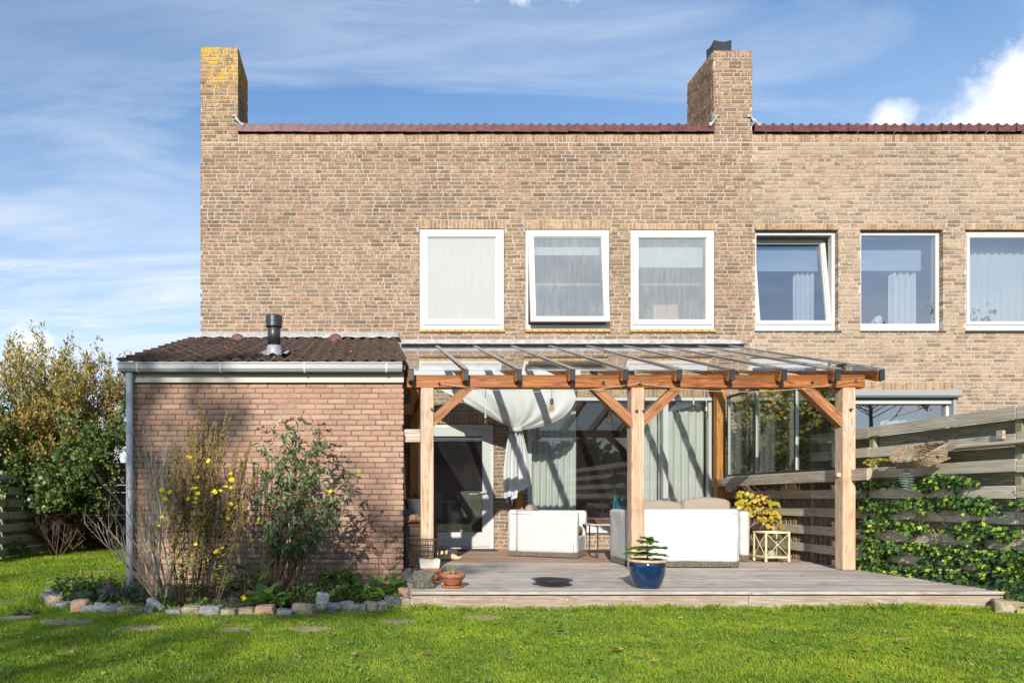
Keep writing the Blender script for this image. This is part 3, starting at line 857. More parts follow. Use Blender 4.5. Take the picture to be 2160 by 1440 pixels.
def window(parent, x0, x1, z0, z1, Y, pane, fw=0.045, fb=0.07, sw=0.075, mat=None, tilt=0.0, hinge='top', sash=True, sill='yellow'):
    mat = mat or m_white
    g = 0.003
    wn = build('window', MB().ring(x0 + g, x1 - g, z0 + g, z1 - g, fw, Y, Y + 0.09, fb), mat, parent)
    a, b, c, d = x0 + fw + .004, x1 - fw - .004, z0 + fb + .004, z1 - fw - .004
    if tilt == 0:
        M = Matrix.Identity(4)
    else:
        hp = Vector((0, Y + 0.03, d if hinge == 'top' else c))
        M = Matrix.Translation(hp) @ Matrix.Rotation(tilt, 4, 'X') @ Matrix.Translation(-hp)
    gw = 0.0
    if sash:
        build('sash', MB().ring(a, b, c, d, sw, Y - 0.012, Y + 0.05).transform(M), mat, wn)
        rb = MB().ring(a + sw, b - sw, c + sw, d - sw, 0.012, Y + 0.004, Y + 0.036).transform(M)
        build('glazing_bead', rb, m_whitedull if mat is m_white else m_sealant, wn)
        gw = sw + .004
    build('pane', MB().box(a + gw, b - gw, Y + 0.018, Y + 0.024, c + gw, d - gw).transform(M), pane, wn)
    if sill == 'yellow':
        n = 12; p = (x1 - x0 + .02) / n
        me = MB().cbox(p - .008, 0.13, 0.042, .004).mesh('sill_tile', m_sill)
        for i in range(n):
            put('sill_tile', me, wn, Matrix.Translation((x0 - .01 + (i + .5) * p, Y + .045 - .035, z0 - .024)) @ Matrix.Rotation(R(6), 4, 'X'))
    elif sill == 'dark':
        n = 9; p = (x1 - x0 + .07) / n
        me = MB().cbox(p - .006, 0.16, 0.035, .005).mesh('sill_tile', m_blackmetal)
        for i in range(n):
            put('sill_tile', me, wn, Matrix.Translation((x0 - .01 + (i + .5) * p, Y + .0, z0 - .022)) @ Matrix.Rotation(R(5), 4, 'X'))
    return wn


def curtain(parent, x0, x1, z0, z1, Y, mat, folds, amp=0.03, name='curtain', seed=1, taper=0.0):
    rng = random.Random(seed)
    n = folds * 10
    ph = [rng.uniform(-.6, .6) for _ in range(folds + 1)]
    rows = []
    for k in range(9):
        t = k / 8
        row = []
        for i in range(n + 1):
            u = i / n
            s = math.sin(2 * math.pi * folds * u + ph[int(u * folds)] * .7 + .3 * math.sin(3 * t + u * 9))
            x = x0 + (x1 - x0) * (u if not taper else u * (1 - taper * math.sin(math.pi * min(1, t * 1.2)) * .5) + 0)
            row.append((x, Y + amp * s * (0.6 + .6 * (1 - t)), z0 + (z1 - z0) * t))
        rows.append(row)
    return build(name, MB().grid(rows), mat, parent, smooth=True)


# roof edge tile: two waves wide, a front flap and a back that runs down the roof
def edge_tile_mesh():
    mb = MB(); W_, n = 0.30, 16
    rows = [[], [], [], []]
    for i in range(n + 1):
        u = i / n; x = (u - .5) * W_
        wv = 0.5 - 0.5 * math.cos(4 * math.pi * u)
        zt = 0.105 + 0.034 * (1 - wv) ** 1.4
        out = -0.018 * (1 - u)                      # each tile laps over the next
        rows[0].append((x, -0.045 + out, 0.0)); rows[1].append((x, -0.050 + out, zt - .012)); rows[2].append((x, -0.040 + out, zt)); rows[3].append((x, 0.35, zt - .09))
    mb.grid(rows)
    mb.add([rows[0][0], rows[1][0], rows[2][0], (-W_ / 2, -.03, .0)], [(0, 1, 2, 3)])
    return mb.mesh('roof_edge_tile', m_tile_red, smooth=False)


edge_tile = edge_tile_mesh()


def edge_tiles(parent, x0, x1, z):
    n = round((x1 - x0) / 0.30); p = (x1 - x0) / n
    for i in range(n):
        put('roof_edge_tile', edge_tile, parent, Matrix.Translation((x0 + (i + .5) * p, YH, z + random.uniform(-.004, .004))) @ Matrix.Rotation(random.uniform(-.008, .008), 4, 'Y') @ Matrix.Diagonal((p / .30, 1, 1, 1)))


def chimney(parent, x0, x1, z0, z1, side, rng, mat):
    dep = 0.95
    ch = build('chimney', MB().box(x0 + .005, x1 - .005, YH + .0055, YH + dep - .01, z0, z1 - .012), m_mortar, parent)
    rr = bond(x0, x1, z0 + .0125, z1 - .115, [], rng) + soldiers(x0, x1, z1 - .10, z1)
    lay(ch, rr, YH, mat, rng, D=0.05)
    sd = bond(YH + .055, YH + dep, z0 + .0125, z1 - .115, [], rng) + soldiers(YH + .055, YH + dep, z1 - .10, z1)
    lay(ch, sd, x1 if side > 0 else x0, mat, rng, D=0.05, axis='x', sgn=side, name='side_brickwork')
    other = bond(YH + .055, YH + dep, z0 + .0125, z1 - .115, [], rng) + soldiers(YH + .055, YH + dep, z1 - .10, z1)
    lay(ch, other, x0 if side > 0 else x1, mat, rng, D=0.05, axis='x', sgn=-side, name='side_brickwork')
    return ch


def crumpled(mb, pts, w, rng):
    """a strip of dressed lead along points"""
    rows = []
    for k in range(4):
        row = []
        for i, p in enumerate(pts):
            row.append((p[0] + rng.uniform(-.008, .008), p[1] - .012 - abs(rng.gauss(0, .008)), p[2] + w * (k / 3 - .5) + rng.uniform(-.006, .006)))
        rows.append(row)
    mb.grid(rows)


# ------------------------------------------------------------------ the house
rngH = random.Random(11)
HX0, HX1 = hx(423), hx(1587)
ZTOP = 6.77
house = thing('brick_house', 'two-storey tan brick house with two wide chimneys behind the glass-roofed veranda', 'house', ((HX0 + HX1) / 2, YH, 0))
up_win = [(hx(885), hx(1063.5), hz(694), hz(483)), (hx(1108.5), hx(1286), hz(694), hz(484)), (hx(1330), hx(1507.5), hz(694), hz(484.5))]
door_op = (hx(878), hx(1042), DECK, hz(894))
big_op = (hx(1113), hx(1506), hz(1119), hz(837))
holes = up_win + [door_op, big_op]
mb = MB(); panel(mb, HX0 + .012, HX1, 0.0, ZTOP + .13, [grow(h, .008) if h is not door_op else (h[0] - .008, h[1] + .008, 0.05, h[3] + .008) for h in holes], YH + .0045, 0.26)
build('wall', mb, m_mortar, house)
extra, skip = [], []
for h in up_win:
    extra += soldiers(h[0] - .03, h[1] + .03, h[3] + .006, snap(h[3]))
    skip += [(h[0], h[1], h[2], h[3]), (h[0] - .035, h[1] + .035, h[3], snap(h[3]))]
extra += soldiers(door_op[0] - .1, door_op[1] + .12, door_op[3] + .006, snap(door_op[3], .17))
extra += soldiers(big_op[0] - .1, big_op[1] + .1, big_op[3] + .006, snap(big_op[3], .19))
skip += [(door_op[0], door_op[1], 0, door_op[3]), (door_op[0] - .11, door_op[1] + .13, door_op[3], snap(door_op[3], .17)),
         (big_op[0], big_op[1], big_op[2], big_op[3]), (big_op[0] - .11, big_op[1] + .11, big_op[3], snap(big_op[3], .19))]
rects = bond(HX0, HX1, 0.02, ZTOP, skip, rngH)
lay(house, rects, YH, m_brick, rngH, 300, key=lambda r: abs(r[2] - 5.95) + abs((r[0] + r[1]) / 2 - 1.2) * .12)
LCH, RCH = (HX0, hx(502)), (hx(1505), HX1)
lay(house, soldiers(LCH[1] + .01, RCH[0] - .01, ZTOP + .008, ZTOP + .14) + extra, YH, m_brick_soft, rngH, name='soldier_course')
sc = bond(YH + .11, YH + 8, 0.02, 6.0, [], rngH)
lay(house, sc, HX0, m_brick, rngH, axis='x', sgn=-1, name='side_brickwork', D=.05)
build('side_wall', MB().box(HX0 + .012, HX0 + .25, YH + .27, YH + 8, 0, 6.0), m_mortar, house)
mb = MB(); mb.add([(HX0, YH + .27, 6.0), (HX0, YH + 8, 6.0), (HX0, YH + .27, 6.86), (HX0 + .25, YH + .27, 6.0), (HX0 + .25, YH + 8, 6.0), (HX0 + .25, YH + .27, 6.86)],
                  [(0, 2, 1), (3, 4, 5), (0, 3, 5, 2), (2, 5, 4, 1), (0, 1, 4, 3)])
build('gable', mb, m_mortar, house)
build('rear_wall', MB().box(HX0 + .25, HX1, YH + 7.8, YH + 8, 0, 6.0), m_mortar, house)
mb = MB(); mb.add([(HX0, YH + .05, 6.91), (HX1, YH + .05, 6.91), (HX1, YH + 8.3, 5.95), (HX0, YH + 8.3, 5.95), (HX0, YH + .05, 6.86), (HX1, YH + .05, 6.86), (HX1, YH + 8.3, 5.9), (HX0, YH + 8.3, 5.9)],
                  [(0, 1, 2, 3), (7, 6, 5, 4), (0, 4, 5, 1), (1, 5, 6, 2), (2, 6, 7, 3), (3, 7, 4, 0)])
build('roof', mb, m_tile_red, house)
edge_tiles(house, LCH[1] + .0, RCH[0] + .0, 6.915)
chL = chimney(house, LCH[0], LCH[1], ZTOP, hz(100), 1, rngH, m_brick_lichen)
chR = chimney(house, RCH[0], RCH[1], ZTOP, hz(107), -1, rngH, m_brick)
# black metal cowl on the right chimney: two curved plates on legs
mb = MB(); zc = hz(107) - .02
ca_, cb_, cy0, cy1 = hx(1513), hx(1549), YH + .10, YH + .36
def cowl_top(u): return zc + .255 - .03 * math.sin(math.pi * u)
for yy in (cy0, cy1): mb.grid([[(ca_ + (cb_ - ca_) * i / 10, yy, z_) for i in range(11)] for z_ in (zc,)] + [[(ca_ + (cb_ - ca_) * i / 10, yy, cowl_top(i / 10)) for i in range(11)]])
for xx in (ca_, cb_): mb.grid([[(xx, cy0 + (cy1 - cy0) * i / 10, zc) for i in range(11)]] + [[(xx, cy0 + (cy1 - cy0) * i / 10, cowl_top(i / 10)) for i in range(11)]])
build('chimney_cowl', mb, m_black, chR, thick=.01)
for (ch, x, s) in ((chL, LCH[1], 1), (chR, RCH[0], -1), (chR, RCH[1], 1)):
    mb = MB(); rg = random.Random(int(x * 100))
    crumpled(mb, [(x + s * d, YH - .02 - (.03 if d > 0 else 0), 7.02 + max(0, .09 - d * 1.4)) for d in (-.04, -.02, .0, .02, .05, .08, .11)], .055, rg)
    crumpled(mb, [(x - s * .09, YH, 7.19), (x - s * .05, YH, 7.19), (x - s * .002, YH, 7.185)], .042, rg)
    build('lead_flashing', mb, m_leadpale, ch, smooth=True, thick=.008)

# first floor windows
w1 = window(house, *up_win[0], YH + .012, m_g_frost)
w2 = window(house, *up_win[1], YH + .012, m_g_damp, tilt=R(-6.5))
w3 = window(house, *up_win[2], YH + .012, m_g_damp)
for wn, h, drop in ((w2, up_win[1], .30), (w3, up_win[2], .50)):
    build('roller_blind', MB().box(h[0] + .1, h[1] - .1, YH + .20, YH + .206, h[3] - .05 - drop, h[3] - .05), m_blind, wn)
    build('window_rail', MB().box(h[0] + .0, h[1] - .0, YH + .32, YH + .36, h[2] + .80, h[2] + .84), m_w_table, wn)
build('wardrobe_side', MB().box(hx(1415), hx(1470), YH + .7, YH + 1.1, 3.4, hz(618)), m_clog, w3)
room(house, HX0 + .26, HX1 - .15, YH + .28, YH + 4.2, 3.2, 5.85, m_room)
room(house, HX0 + .26, HX1 - .15, YH + .28, YH + 5.2, DECK - .02, 2.78, m_roomdark)
build('floor_slab', MB().box(HX0 + .26, HX1, YH + .28, YH + 7.7, 2.80, 3.18), m_room, house)

# garden door: frame, leaf with one tall pane
dr = build('door', MB().ring(door_op[0] + .002, door_op[1] - .002, DECK + .004, door_op[3] - .002, .055, YH + .03, YH + .12, .02), m_whitedull, house)
dl = (door_op[0] + .06, door_op[1] - .06, DECK + .03, door_op[3] - .06)
mb = MB(); mb.box(dl[0], dl[1], YH + .02, YH + .07, dl[3] - .135, dl[3]); mb.box(dl[0], dl[1], YH + .02, YH + .07, dl[2], dl[2] + .245)
mb.box(dl[0], dl[0] + .115, YH + .02, YH + .07, dl[2] + .245, dl[3] - .135); mb.box(dl[1] - .125, dl[1], YH + .02, YH + .07, dl[2] + .245, dl[3] - .135)
mb.box(dl[0] + .02, dl[1] - .02, YH + .012, YH + .02, dl[2] + .02, dl[2] + .10)
build('door_leaf', mb, m_white, dr)
build('pane', MB().box(dl[0] + .115, dl[1] - .125, YH + .04, YH + .046, dl[2] + .245, dl[3] - .135), m_g_door, dr)
mb = MB(); hxx = dl[1] - .055; hz_ = DECK + .92
mb.tube([(hxx, YH + .02, hz_), (hxx, YH - .035, hz_), (hxx - .12, YH - .04, hz_ - .002)], .010, 8)
mb.rbox(.035, .012, .17, .006, Matrix.Translation((hxx, YH + .014, hz_ - .045)), n=3)
build('handle', mb, m_alu, dr, smooth=True)
mb = MB()
for zq in (2.06, .45, 1.78): mb.box(dl[1] - .004, dl[1] + .012, YH + .008, YH + .02, zq, zq + .09)
build('hinge', mb, m_alu, dr)

# wide ground floor window
bx0, bx1, bz0, bz1 = big_op
bw = build('patio_window', MB().ring(bx0 + .003, bx1 - .003, bz0 + .003, bz1 - .003, .07, YH + .03, YH + .12, .10), m_white, house)
build('mullion', MB().box(hx(1400.5), hx(1411), YH + .025, YH + .11, bz0 + .104, bz1 - .074), m_white, bw)
build('mullion', MB().box(hx(1328), hx(1338), YH + .025, YH + .11, bz0 + .104, bz1 - .074), m_white, bw)
for a, b in ((bx0 + .075, hx(1328) - .002), (hx(1338) + .002, hx(1400.5) - .002), (hx(1411) + .002, bx1 - .075)):
    build('pane', MB().box(a, b, YH + .06, YH + .066, bz0 + .104, bz1 - .075), m_g_door, bw)
build('header_rail', MB().box(bx0 + .02, bx1 - .02, YH - .02, YH + .028, bz1 - .06, bz1 - .004), m_white, bw)
build('sill', MB().box(bx0 - .02, bx1 + .02, YH - .055, YH + .028, bz0 - .03, bz0 + .012), m_white, bw)
curtain(bw, hx(1123), hx(1226), bz0 + .10, bz1 - .09, YH + .30, m_curtain, 8, .028, seed=3)
curtain(bw, hx(1345), hx(1402), bz0 + .10, bz1 - .09, YH + .30, m_curtain, 4, .022, seed=5)
curtain(bw, hx(1405), hx(1502), bz0 + .10, bz1 - .09, YH + .30, m_curtain, 6, .026, seed=6)

# ------------------------------------------------------------------ the neighbouring house
rngN = random.Random(23)
NX0, NX1 = HX1, 13.5
nb = thing('neighbouring_house', 'paler cleaned brick house with white windows and curtains adjoining on the right', 'house', (NX0 + 3, YH, 0))
nwin = [(hx(1593), hx(1768), hz(696), hz(485)), (hx(1815), hx(1989), hz(696), hz(485)), (hx(2037), hx(2213), hz(696), hz(485))]
nlow = (hx(1640), hx(2012), hz(1150), hz(824))
nholes = nwin + [nlow]
mb = MB(); panel(mb, NX0 + .002, NX1, 0.0, ZTOP + .13, [grow(h, .008) for h in nholes], YH + .0045, .26)
build('wall', mb, m_mortar, nb)
extra, skip = [], [(nlow[0], nlow[1], nlow[2], nlow[3]), (nlow[0] - .1, nlow[1] + .02, nlow[3], snap(nlow[3]))]
for h in nwin:
    extra += soldiers(h[0] - .03, h[1] + .05, h[3] + .006, snap(h[3]))
    skip += [(h[0], h[1], h[2], h[3]), (h[0] - .035, h[1] + .055, h[3], snap(h[3]))]
extra += soldiers(nlow[0] - .1, nlow[1] + .01, nlow[3] + .006, snap(nlow[3]))
rects = bond(NX0 + .004, NX1, 0.02, ZTOP, skip, rngN)
lay(nb, rects, YH, m_brick_nb, rngN, 300, key=lambda r: abs(r[2] - 6.1) + abs((r[0] + r[1]) / 2 - 8.5) * .12)
lay(nb, soldiers(NX0 + .012, NX1, ZTOP + .008, ZTOP + .14) + extra, YH, m_brick_soft, rngN, name='soldier_course')
mb = MB(); mb.add([(NX0, YH + .05, 6.91), (NX1, YH + .05, 6.91), (NX1, YH + 8.3, 5.95), (NX0, YH + 8.3, 5.95), (NX0, YH + .05, 6.86), (NX1, YH + .05, 6.86), (NX1, YH + 8.3, 5.9), (NX0, YH + 8.3, 5.9)],
                  [(0, 1, 2, 3), (7, 6, 5, 4), (0, 4, 5, 1), (1, 5, 6, 2), (2, 6, 7, 3), (3, 7, 4, 0)])
build('roof', mb, m_tile_red, nb)
build('rear_wall', MB().box(NX0, NX1, YH + 7.8, YH + 8, 0, 6.0), m_mortar, nb)
build('side_wall', MB().box(NX1 - .25, NX1 - .002, YH + .28, YH + 7.8, 0, 6.0), m_mortar, nb)
edge_tiles(nb, NX0 + .01, NX1, 6.915)
n1 = window(nb, *nwin[0], YH + .075, m_g_clear, sash=True, tilt=R(-7), hinge='bottom', sill='dark', fw=.055, fb=.10, sw=.06, mat=m_white)
n2 = window(nb, *nwin[1], YH + .075, m_g_clear, sash=False, sill='dark', fw=.06, fb=.12)
n3 = window(nb, *nwin[2], YH + .055, m_g_clear, sash=True, sill='dark', fw=.05, fb=.09, sw=.05)
for wn, h, drop in ((n1, nwin[0], .50), (n2, nwin[1], .49)):
    build('roller_blind', MB().box(h[0] + .06, h[1] - .06, YH + .38, YH + .386, h[3] - .05 - drop, h[3] - .03), m_blindblue, wn)
curtain(n1, hx(1708), hx(1752), nwin[0][2] + .08, nwin[0][3] - .1, YH + .45, m_curtainw, 4, .04, seed=8)
curtain(n1, hx(1590), hx(1608), nwin[0][2] + .08, nwin[0][3] - .1, YH + .45, m_curtainw, 2, .03, seed=9)
curtain(n2, hx(1918), hx(1975), nwin[1][2] + .08, nwin[1][3] - .1, YH + .45, m_curtainw, 4, .045, seed=10)
curtain(n3, nwin[2][0] + .02, nwin[2][1] - .02, nwin[2][2] + .08, nwin[2][3] - .08, YH + .38, m_curtainw, 11, .03, seed=12)
room(nb, NX0 + .1, NX1 - .3, YH + .28, YH + 4.2, 3.2, 5.85, m_room)
room(nb, NX0 + .1, NX1 - .3, YH + .28, YH + 5.2, 0.05, 2.95, m_room)
build('floor_slab', MB().box(NX0 + .01, NX1 - .26, YH + .28, YH + 7.7, 2.97, 3.18), m_room, nb)
lw = build('ground_floor_window', MB().ring(nlow[0] + .003, nlow[1] - .003, nlow[2] + .003, nlow[3] - .12, .075, YH + .06, YH + .14, .10), m_white, nb)
build('pane', MB().box(nlow[0] + .08, nlow[1] - .08, YH + .09, YH + .096, nlow[2] + .105, nlow[3] - .20), m_g_clear, lw)
curtain(lw, hx(1905), hx(2000), nlow[2] + .1, nlow[3] - .2, YH + .5, m_curtain, 5, .04, seed=15)
prof = [(YH + .05, nlow[3] - .118), (YH - .10, nlow[3] - .118), (YH - .13, nlow[3] - .09), (YH - .13, nlow[3] - .03), (YH - .10, nlow[3]), (YH + .05, nlow[3] + .003)]
mb = MB(); mb.grid([[(x, y, z) for (y, z) in prof] for x in (nlow[0] - .02, nlow[1] + .035)])
mb.add([(nlow[1] + .035, y, z) for y, z in prof], [tuple(range(6))])
build('shutter_box', mb, m_pvc, lw)
build('shutter_rail', MB().box(nlow[1] - .03, nlow[1] + .02, YH - .03, YH + .055, nlow[2], nlow[3] - .125), m_pvc, lw)
build('shutter_slat', MB().box(nlow[0] + .0, nlow[1] - .04, YH + .0, YH + .03, nlow[3] - .21, nlow[3] - .14), m_white, lw)
lamp = thing('window_lamp', 'white conical lamp shade standing in the neighbour\'s curtained upstairs window', 'lamp', (hx(1880), YH + .40, 3.80))
Ml = Matrix.Translation((hx(1882), YH + .36, hz(668))) @ Matrix.Rotation(R(25), 4, 'Y')
build('lamp_shade', MB().lathe([(.095, -.10), (.055, .09), (.05, .095), (.0, .095)], 24, Ml), m_whitedull, lamp, smooth=True)
mb = MB(); mb.tube([Ml @ Vector((0, 0, .09)), Ml @ Vector((.0, 0, .15)), (hx(1898), YH + .40, 3.95), (hx(1896), YH + .42, 3.74)], .006, 6); mb.lathe([(.08, 3.70), (.08, 3.72), (.01, 3.735)], 16, Matrix.Translation((hx(1896), YH + .42, 0)))
build('lamp_stand', mb, m_alu, lamp)
build('window_board', MB().box(nwin[1][0] - .1, nwin[1][1] + .1, YH + .281, YH + .55, 3.655, 3.70), m_white, n2)

# ------------------------------------------------------------------ the shed
rngS = random.Random(5)
SX0, SX1 = -2.755, 0.413
shed = thing('brick_shed', 'low pink brick shed with brown tiled lean-to roof against the house', 'shed', ((SX0 + SX1) / 2, YS, 0))
build('wall', MB().box(SX0 + .012, SX1 - .012, YS + .005, YS + .2, 0, 2.34), m_mortar_shed, shed)
rects = bond(SX0, SX1, 0.012, 2.325, [], rngS, 0.207, 0.0465, 0.0145, regular=True)
lay(shed, rects, YS, m_brick_shed, rngS, 300, key=lambda r: -r[2] + abs((r[0] + r[1]) / 2 + 1.1) * .02)
for x, s in ((SX0, -1), (SX1, 1)):
    build('side_wall', MB().box(x + .008 if s < 0 else x - .2, x + .2 if s < 0 else x - .008, YS + .201, YH - .004, 0, 2.45), m_mortar_shed, shed)
    lay(shed, bond(YS + .11, YH - .01, .012, 2.45, [], rngS, .209, .0485, .0125, regular=True), x, m_brick_shed, rngS, axis='x', sgn=s, name='side_brickwork', D=.06)
build('fascia', MB().box(SX0 - .03, SX1 + .0, YS - .045, YS - .006, 2.318, 2.47), m_cream, shed)
RY0, RZ0, RY1, RZ1 = 7.99, 2.535, YH - .02, 3.59
slope = math.atan2(RZ1 - RZ0, RY1 - RY0)
mb = MB(); mb.add([(SX0 - .03, RY0 + .06, RZ0 - .035), (SX1 + .02, RY0 + .06, RZ0 - .035), (SX1 + .02, RY1, RZ1 - .05), (SX0 - .03, RY1, RZ1 - .05),
                   (SX0 - .03, RY0 + .06, RZ0 - .085), (SX1 + .02, RY0 + .06, RZ0 - .085), (SX1 + .02, RY1, RZ1 - .10), (SX0 - .03, RY1, RZ1 - .10)],
                  [(0, 1, 2, 3), (7, 6, 5, 4), (0, 4, 5, 1), (1, 5, 6, 2), (2, 6, 7, 3), (3, 7, 4, 0)])
roof = build('roof', mb, m_peg, shed)
def roof_tile_mesh(seed):
    rg = random.Random(seed); mb = MB(); n = 16; Wt = .2965
    rows = [[], [], [], []]
    for i in range(n + 1):
        u = i / n; x = (u - .5) * (Wt + .012)
        zz = .021 * math.cos(4 * math.pi * u) + rg.uniform(-.0012, .0012)
        rows[0].append((x, .004, zz - .004)); rows[1].append((x, 0, zz + .014)); rows[2].append((x, .012, zz + .020)); rows[3].append((x, .40, zz - .008))
    mb.grid(rows)
    return mb.mesh('roof_tile', m_tile)
tiles = [roof_tile_mesh(k) for k in range(6)]
cols = 11; tw = (SX1 + .02 - (SX0 - .06)) / cols
L_roof = math.hypot(RY1 - RY0, RZ1 - RZ0)
rows_n = 11; tp = (L_roof - .04) / rows_n
for r_ in range(rows_n):
    for c_ in range(cols):
        d = r_ * tp
        M = Matrix.Translation((SX0 - .06 + (c_ + .5) * tw, RY0 + math.cos(slope) * d, RZ0 + math.sin(slope) * d + rngS.uniform(-.004, .004))) @ \
            Matrix.Rotation(slope + rngS.uniform(-.012, .012), 4, 'X') @ Matrix.Rotation(rngS.uniform(-.012, .012), 4, 'Z') @ Matrix.Diagonal((tw / .2965, 1, 1, 1))
        put('roof_tile', tiles[rngS.randrange(6)], roof, M)
for px in (503, 708):
    xx = hx(px) * (11.1 / YH)
    mb = MB(); Mv = Matrix.Translation((xx, 11.0, 3.47)) @ Matrix.Rotation(slope + R(90), 4, 'X')
    for k in range(7):
        a = math.pi * k / 6
    mb.lathe([(.10, -.09), (.11, -.02), (.105, .03), (.07, .05)], 18, Matrix.Translation((xx, 11.02, 3.44)) @ Matrix.Rotation(R(70), 4, 'X'))
    build('vent_tile', mb, m_tile_red, roof)
mb = MB()
rows = [[], [], []]
for i in range(60):
    u = i / 59; x = hx(427) + (hx(842) - hx(427)) * u
    rows[0].append((x, YH - .11, 3.585 + .012 * math.sin(i * 1.33) + rngS.uniform(-.006, .006))); rows[1].append((x, YH - .03, 3.62 + rngS.uniform(-.004, .004))); rows[2].append((x, YH - .012, 3.685))
mb.grid(rows)
build('lead_flashing', mb, m_leadpale, shed, smooth=True, thick=.006)
# box gutter open at the top, with straps, and the downpipe
gx0, gx1 = -2.80, 0.39
mb = MB(); gp = [(8.085, 2.51), (8.085, 2.425), (7.995, 2.425), (7.978, 2.455), (7.978, 2.508), (7.965, 2.512), (7.965, 2.524), (7.99, 2.524)]
mb.grid([[(x, y, z) for y, z in gp] for x in (gx0, gx1)])
for x in (gx0, gx1): mb.add([(x, y, z) for y, z in gp[:5]], [tuple(range(5))])
gut = build('gutter', mb, m_pvc, shed, thick=.004)
for px in (289, 464, 642, 815):
    xx = (px - 775) * 7.97 / 1500
    mb = MB(); mb.grid([[(x, y, z) for y, z in ((7.972, 2.518), (7.970, 2.452), (7.990, 2.419), (8.085, 2.419))] for x in (xx - .011, xx + .011)])
    build('gutter_bracket', mb, m_bracket, gut, thick=.005)
mb = MB(); px_ = -2.697; py_ = 8.06
mb.tube([(px_, py_, .02), (px_, py_, 2.43)], .0375, 18)
for z in (2.36, 1.74): mb.tube([(px_, py_, z), (px_, py_, z + .055)], .0425, 18)
build('downpipe', mb, m_pipe, shed, smooth=False)
mb = MB()
for z in (1.1, .35): mb.tube([(px_, py_, z), (px_, py_, z + .02)], .041, 16); mb.box(px_ - .008, px_ + .008, py_ + .03, YS, z, z + .02)
build('pipe_clip', mb, m_pvc, shed)
# flue on the shed roof
fx, fy = -1.118, 8.51
fl = build('flue_pipe', MB().lathe([(.077, 2.80), (.077, 3.02), (.070, 3.03), (.070, 3.06)], 28, Matrix.Translation((fx, fy, 0))), m_black, shed, smooth=True)
build('flue_cap', MB().lathe([(.075, 3.035), (.098, 3.045), (.098, 3.10), (.100, 3.105), (.100, 3.165), (.094, 3.178), (.0, 3.178)], 28, Matrix.Translation((fx, fy, 0))), m_black, fl)
mb = MB().lathe([(.098, 2.66), (.090, 2.76), (.080, 2.82)], 28, Matrix.Translation((fx, fy, 0)))
rows = [[(fx - .17 + .34 * i / 8, fy - .16 + .34 * k / 5, RZ0 + (fy - .16 + .34 * k / 5 - RY0) * math.tan(slope) + .045 + .02 * math.sin(i * 1.9)) for i in range(9)] for k in range(6)]
mb.grid(rows)
build('flue_collar', mb, m_lead, fl, smooth=True)
# ------------------------------------------------------------------ deck
DX0, DX1, DY0 = 0.388, 5.74, 6.32
deck = thing('wooden_deck', 'low silver grey timber deck in front of the house', 'deck', (3, 9, 0))
pitch = 0.1435
nd = int((YH - .02 - DY0) / pitch)
rngD = random.Random(3)
for i in range(nd + 1):
    y = DY0 + (i + .5) * pitch
    if y + pitch / 2 > YH: break
    x0 = DX0 if y < YS - .1 else SX1 + .015
    wm = m_w_deck if y < 9.15 else m_w_deckin
    # most rows are made of two boards butted over a joist
    joint = rngD.choice([None, 2.1, 3.3, 4.2]) if i else 3.42
    segs = [(x0, DX1)] if joint is None else [(x0, joint - .002), (joint + .002, DX1)]
    for a, b in segs:
        beam('deck_board', (a, y, DECK - .014 + rngD.uniform(-.0015, .0015)), (b, y, DECK - .014 + rngD.uniform(-.0015, .0015)), pitch - .007, .028, wm, deck, c=.004)
for a, b in ((DX0 + .015, 3.40), (3.404, DX1 - .02)):
    fb = beam('front_board', (a, DY0 + .035, .055), (b, DY0 + .035, .055), .028, .150, m_w_front, deck, c=.004)
    mb = MB(); x = a + .2
    while x < b:
        mb.lathe([(.006, 0), (.006, .003), (.0, .004)], 8, Matrix.Translation((x, DY0 + .022, .105 + rngD.uniform(-.02, .01))) @ Matrix.Rotation(R(90), 4, 'X'))
        x += rngD.uniform(.42, .62)
    build('screw', mb, m_alu, fb)
beam('side_board', (DX0 + .014, DY0 + .055, .055), (DX0 + .014, YS - .12, .055), .028, .150, m_w_deck, deck, c=.004)
mb = MB()
for x in np.arange(DX0 + .3, DX1, .6): mb.box(x, x + .05, DY0 + .06, YH - .05, .01, DECK - .030)
build('joist', mb, m_w_planter, deck)

# ------------------------------------------------------------------ veranda
PY = 8.19; PW = .148
ver = thing('veranda', 'timber veranda with glass roof standing on the deck', 'veranda', (3.1, PY, DECK))
post_x = [.69, 3.118, 5.553]
BZ0, BZ1 = 2.272, 2.418
for i, x in enumerate(post_x):
    beam('post', (x, PY + PW / 2, DECK + .001), (x, PY + PW / 2, BZ0 - .001), PW, PW, m_w_post, ver, c=.008)
bm = beam('front_beam', (.455, PY + PW / 2, (BZ0 + BZ1) / 2), (5.735, PY + PW / 2, (BZ0 + BZ1) / 2), PW, BZ1 - BZ0, m_w_orange, ver, c=.006)
caps = [867, 982, 1094, 1207, 1319, 1432, 1543, 1653, 1766, 1859]
RYA, RYB = 8.07, 11.44
raf_x = [(p - 775) * RYA / 1500 for p in caps]
RZA, RZB = 2.447, 3.44                     # underside of the glass at the front and at the wall
rs = math.atan2(RZB - RZA, RYB - RYA)
up_r = Vector((0, -math.sin(rs), math.cos(rs)))
fwd = Vector((0, math.cos(rs), math.sin(rs)))
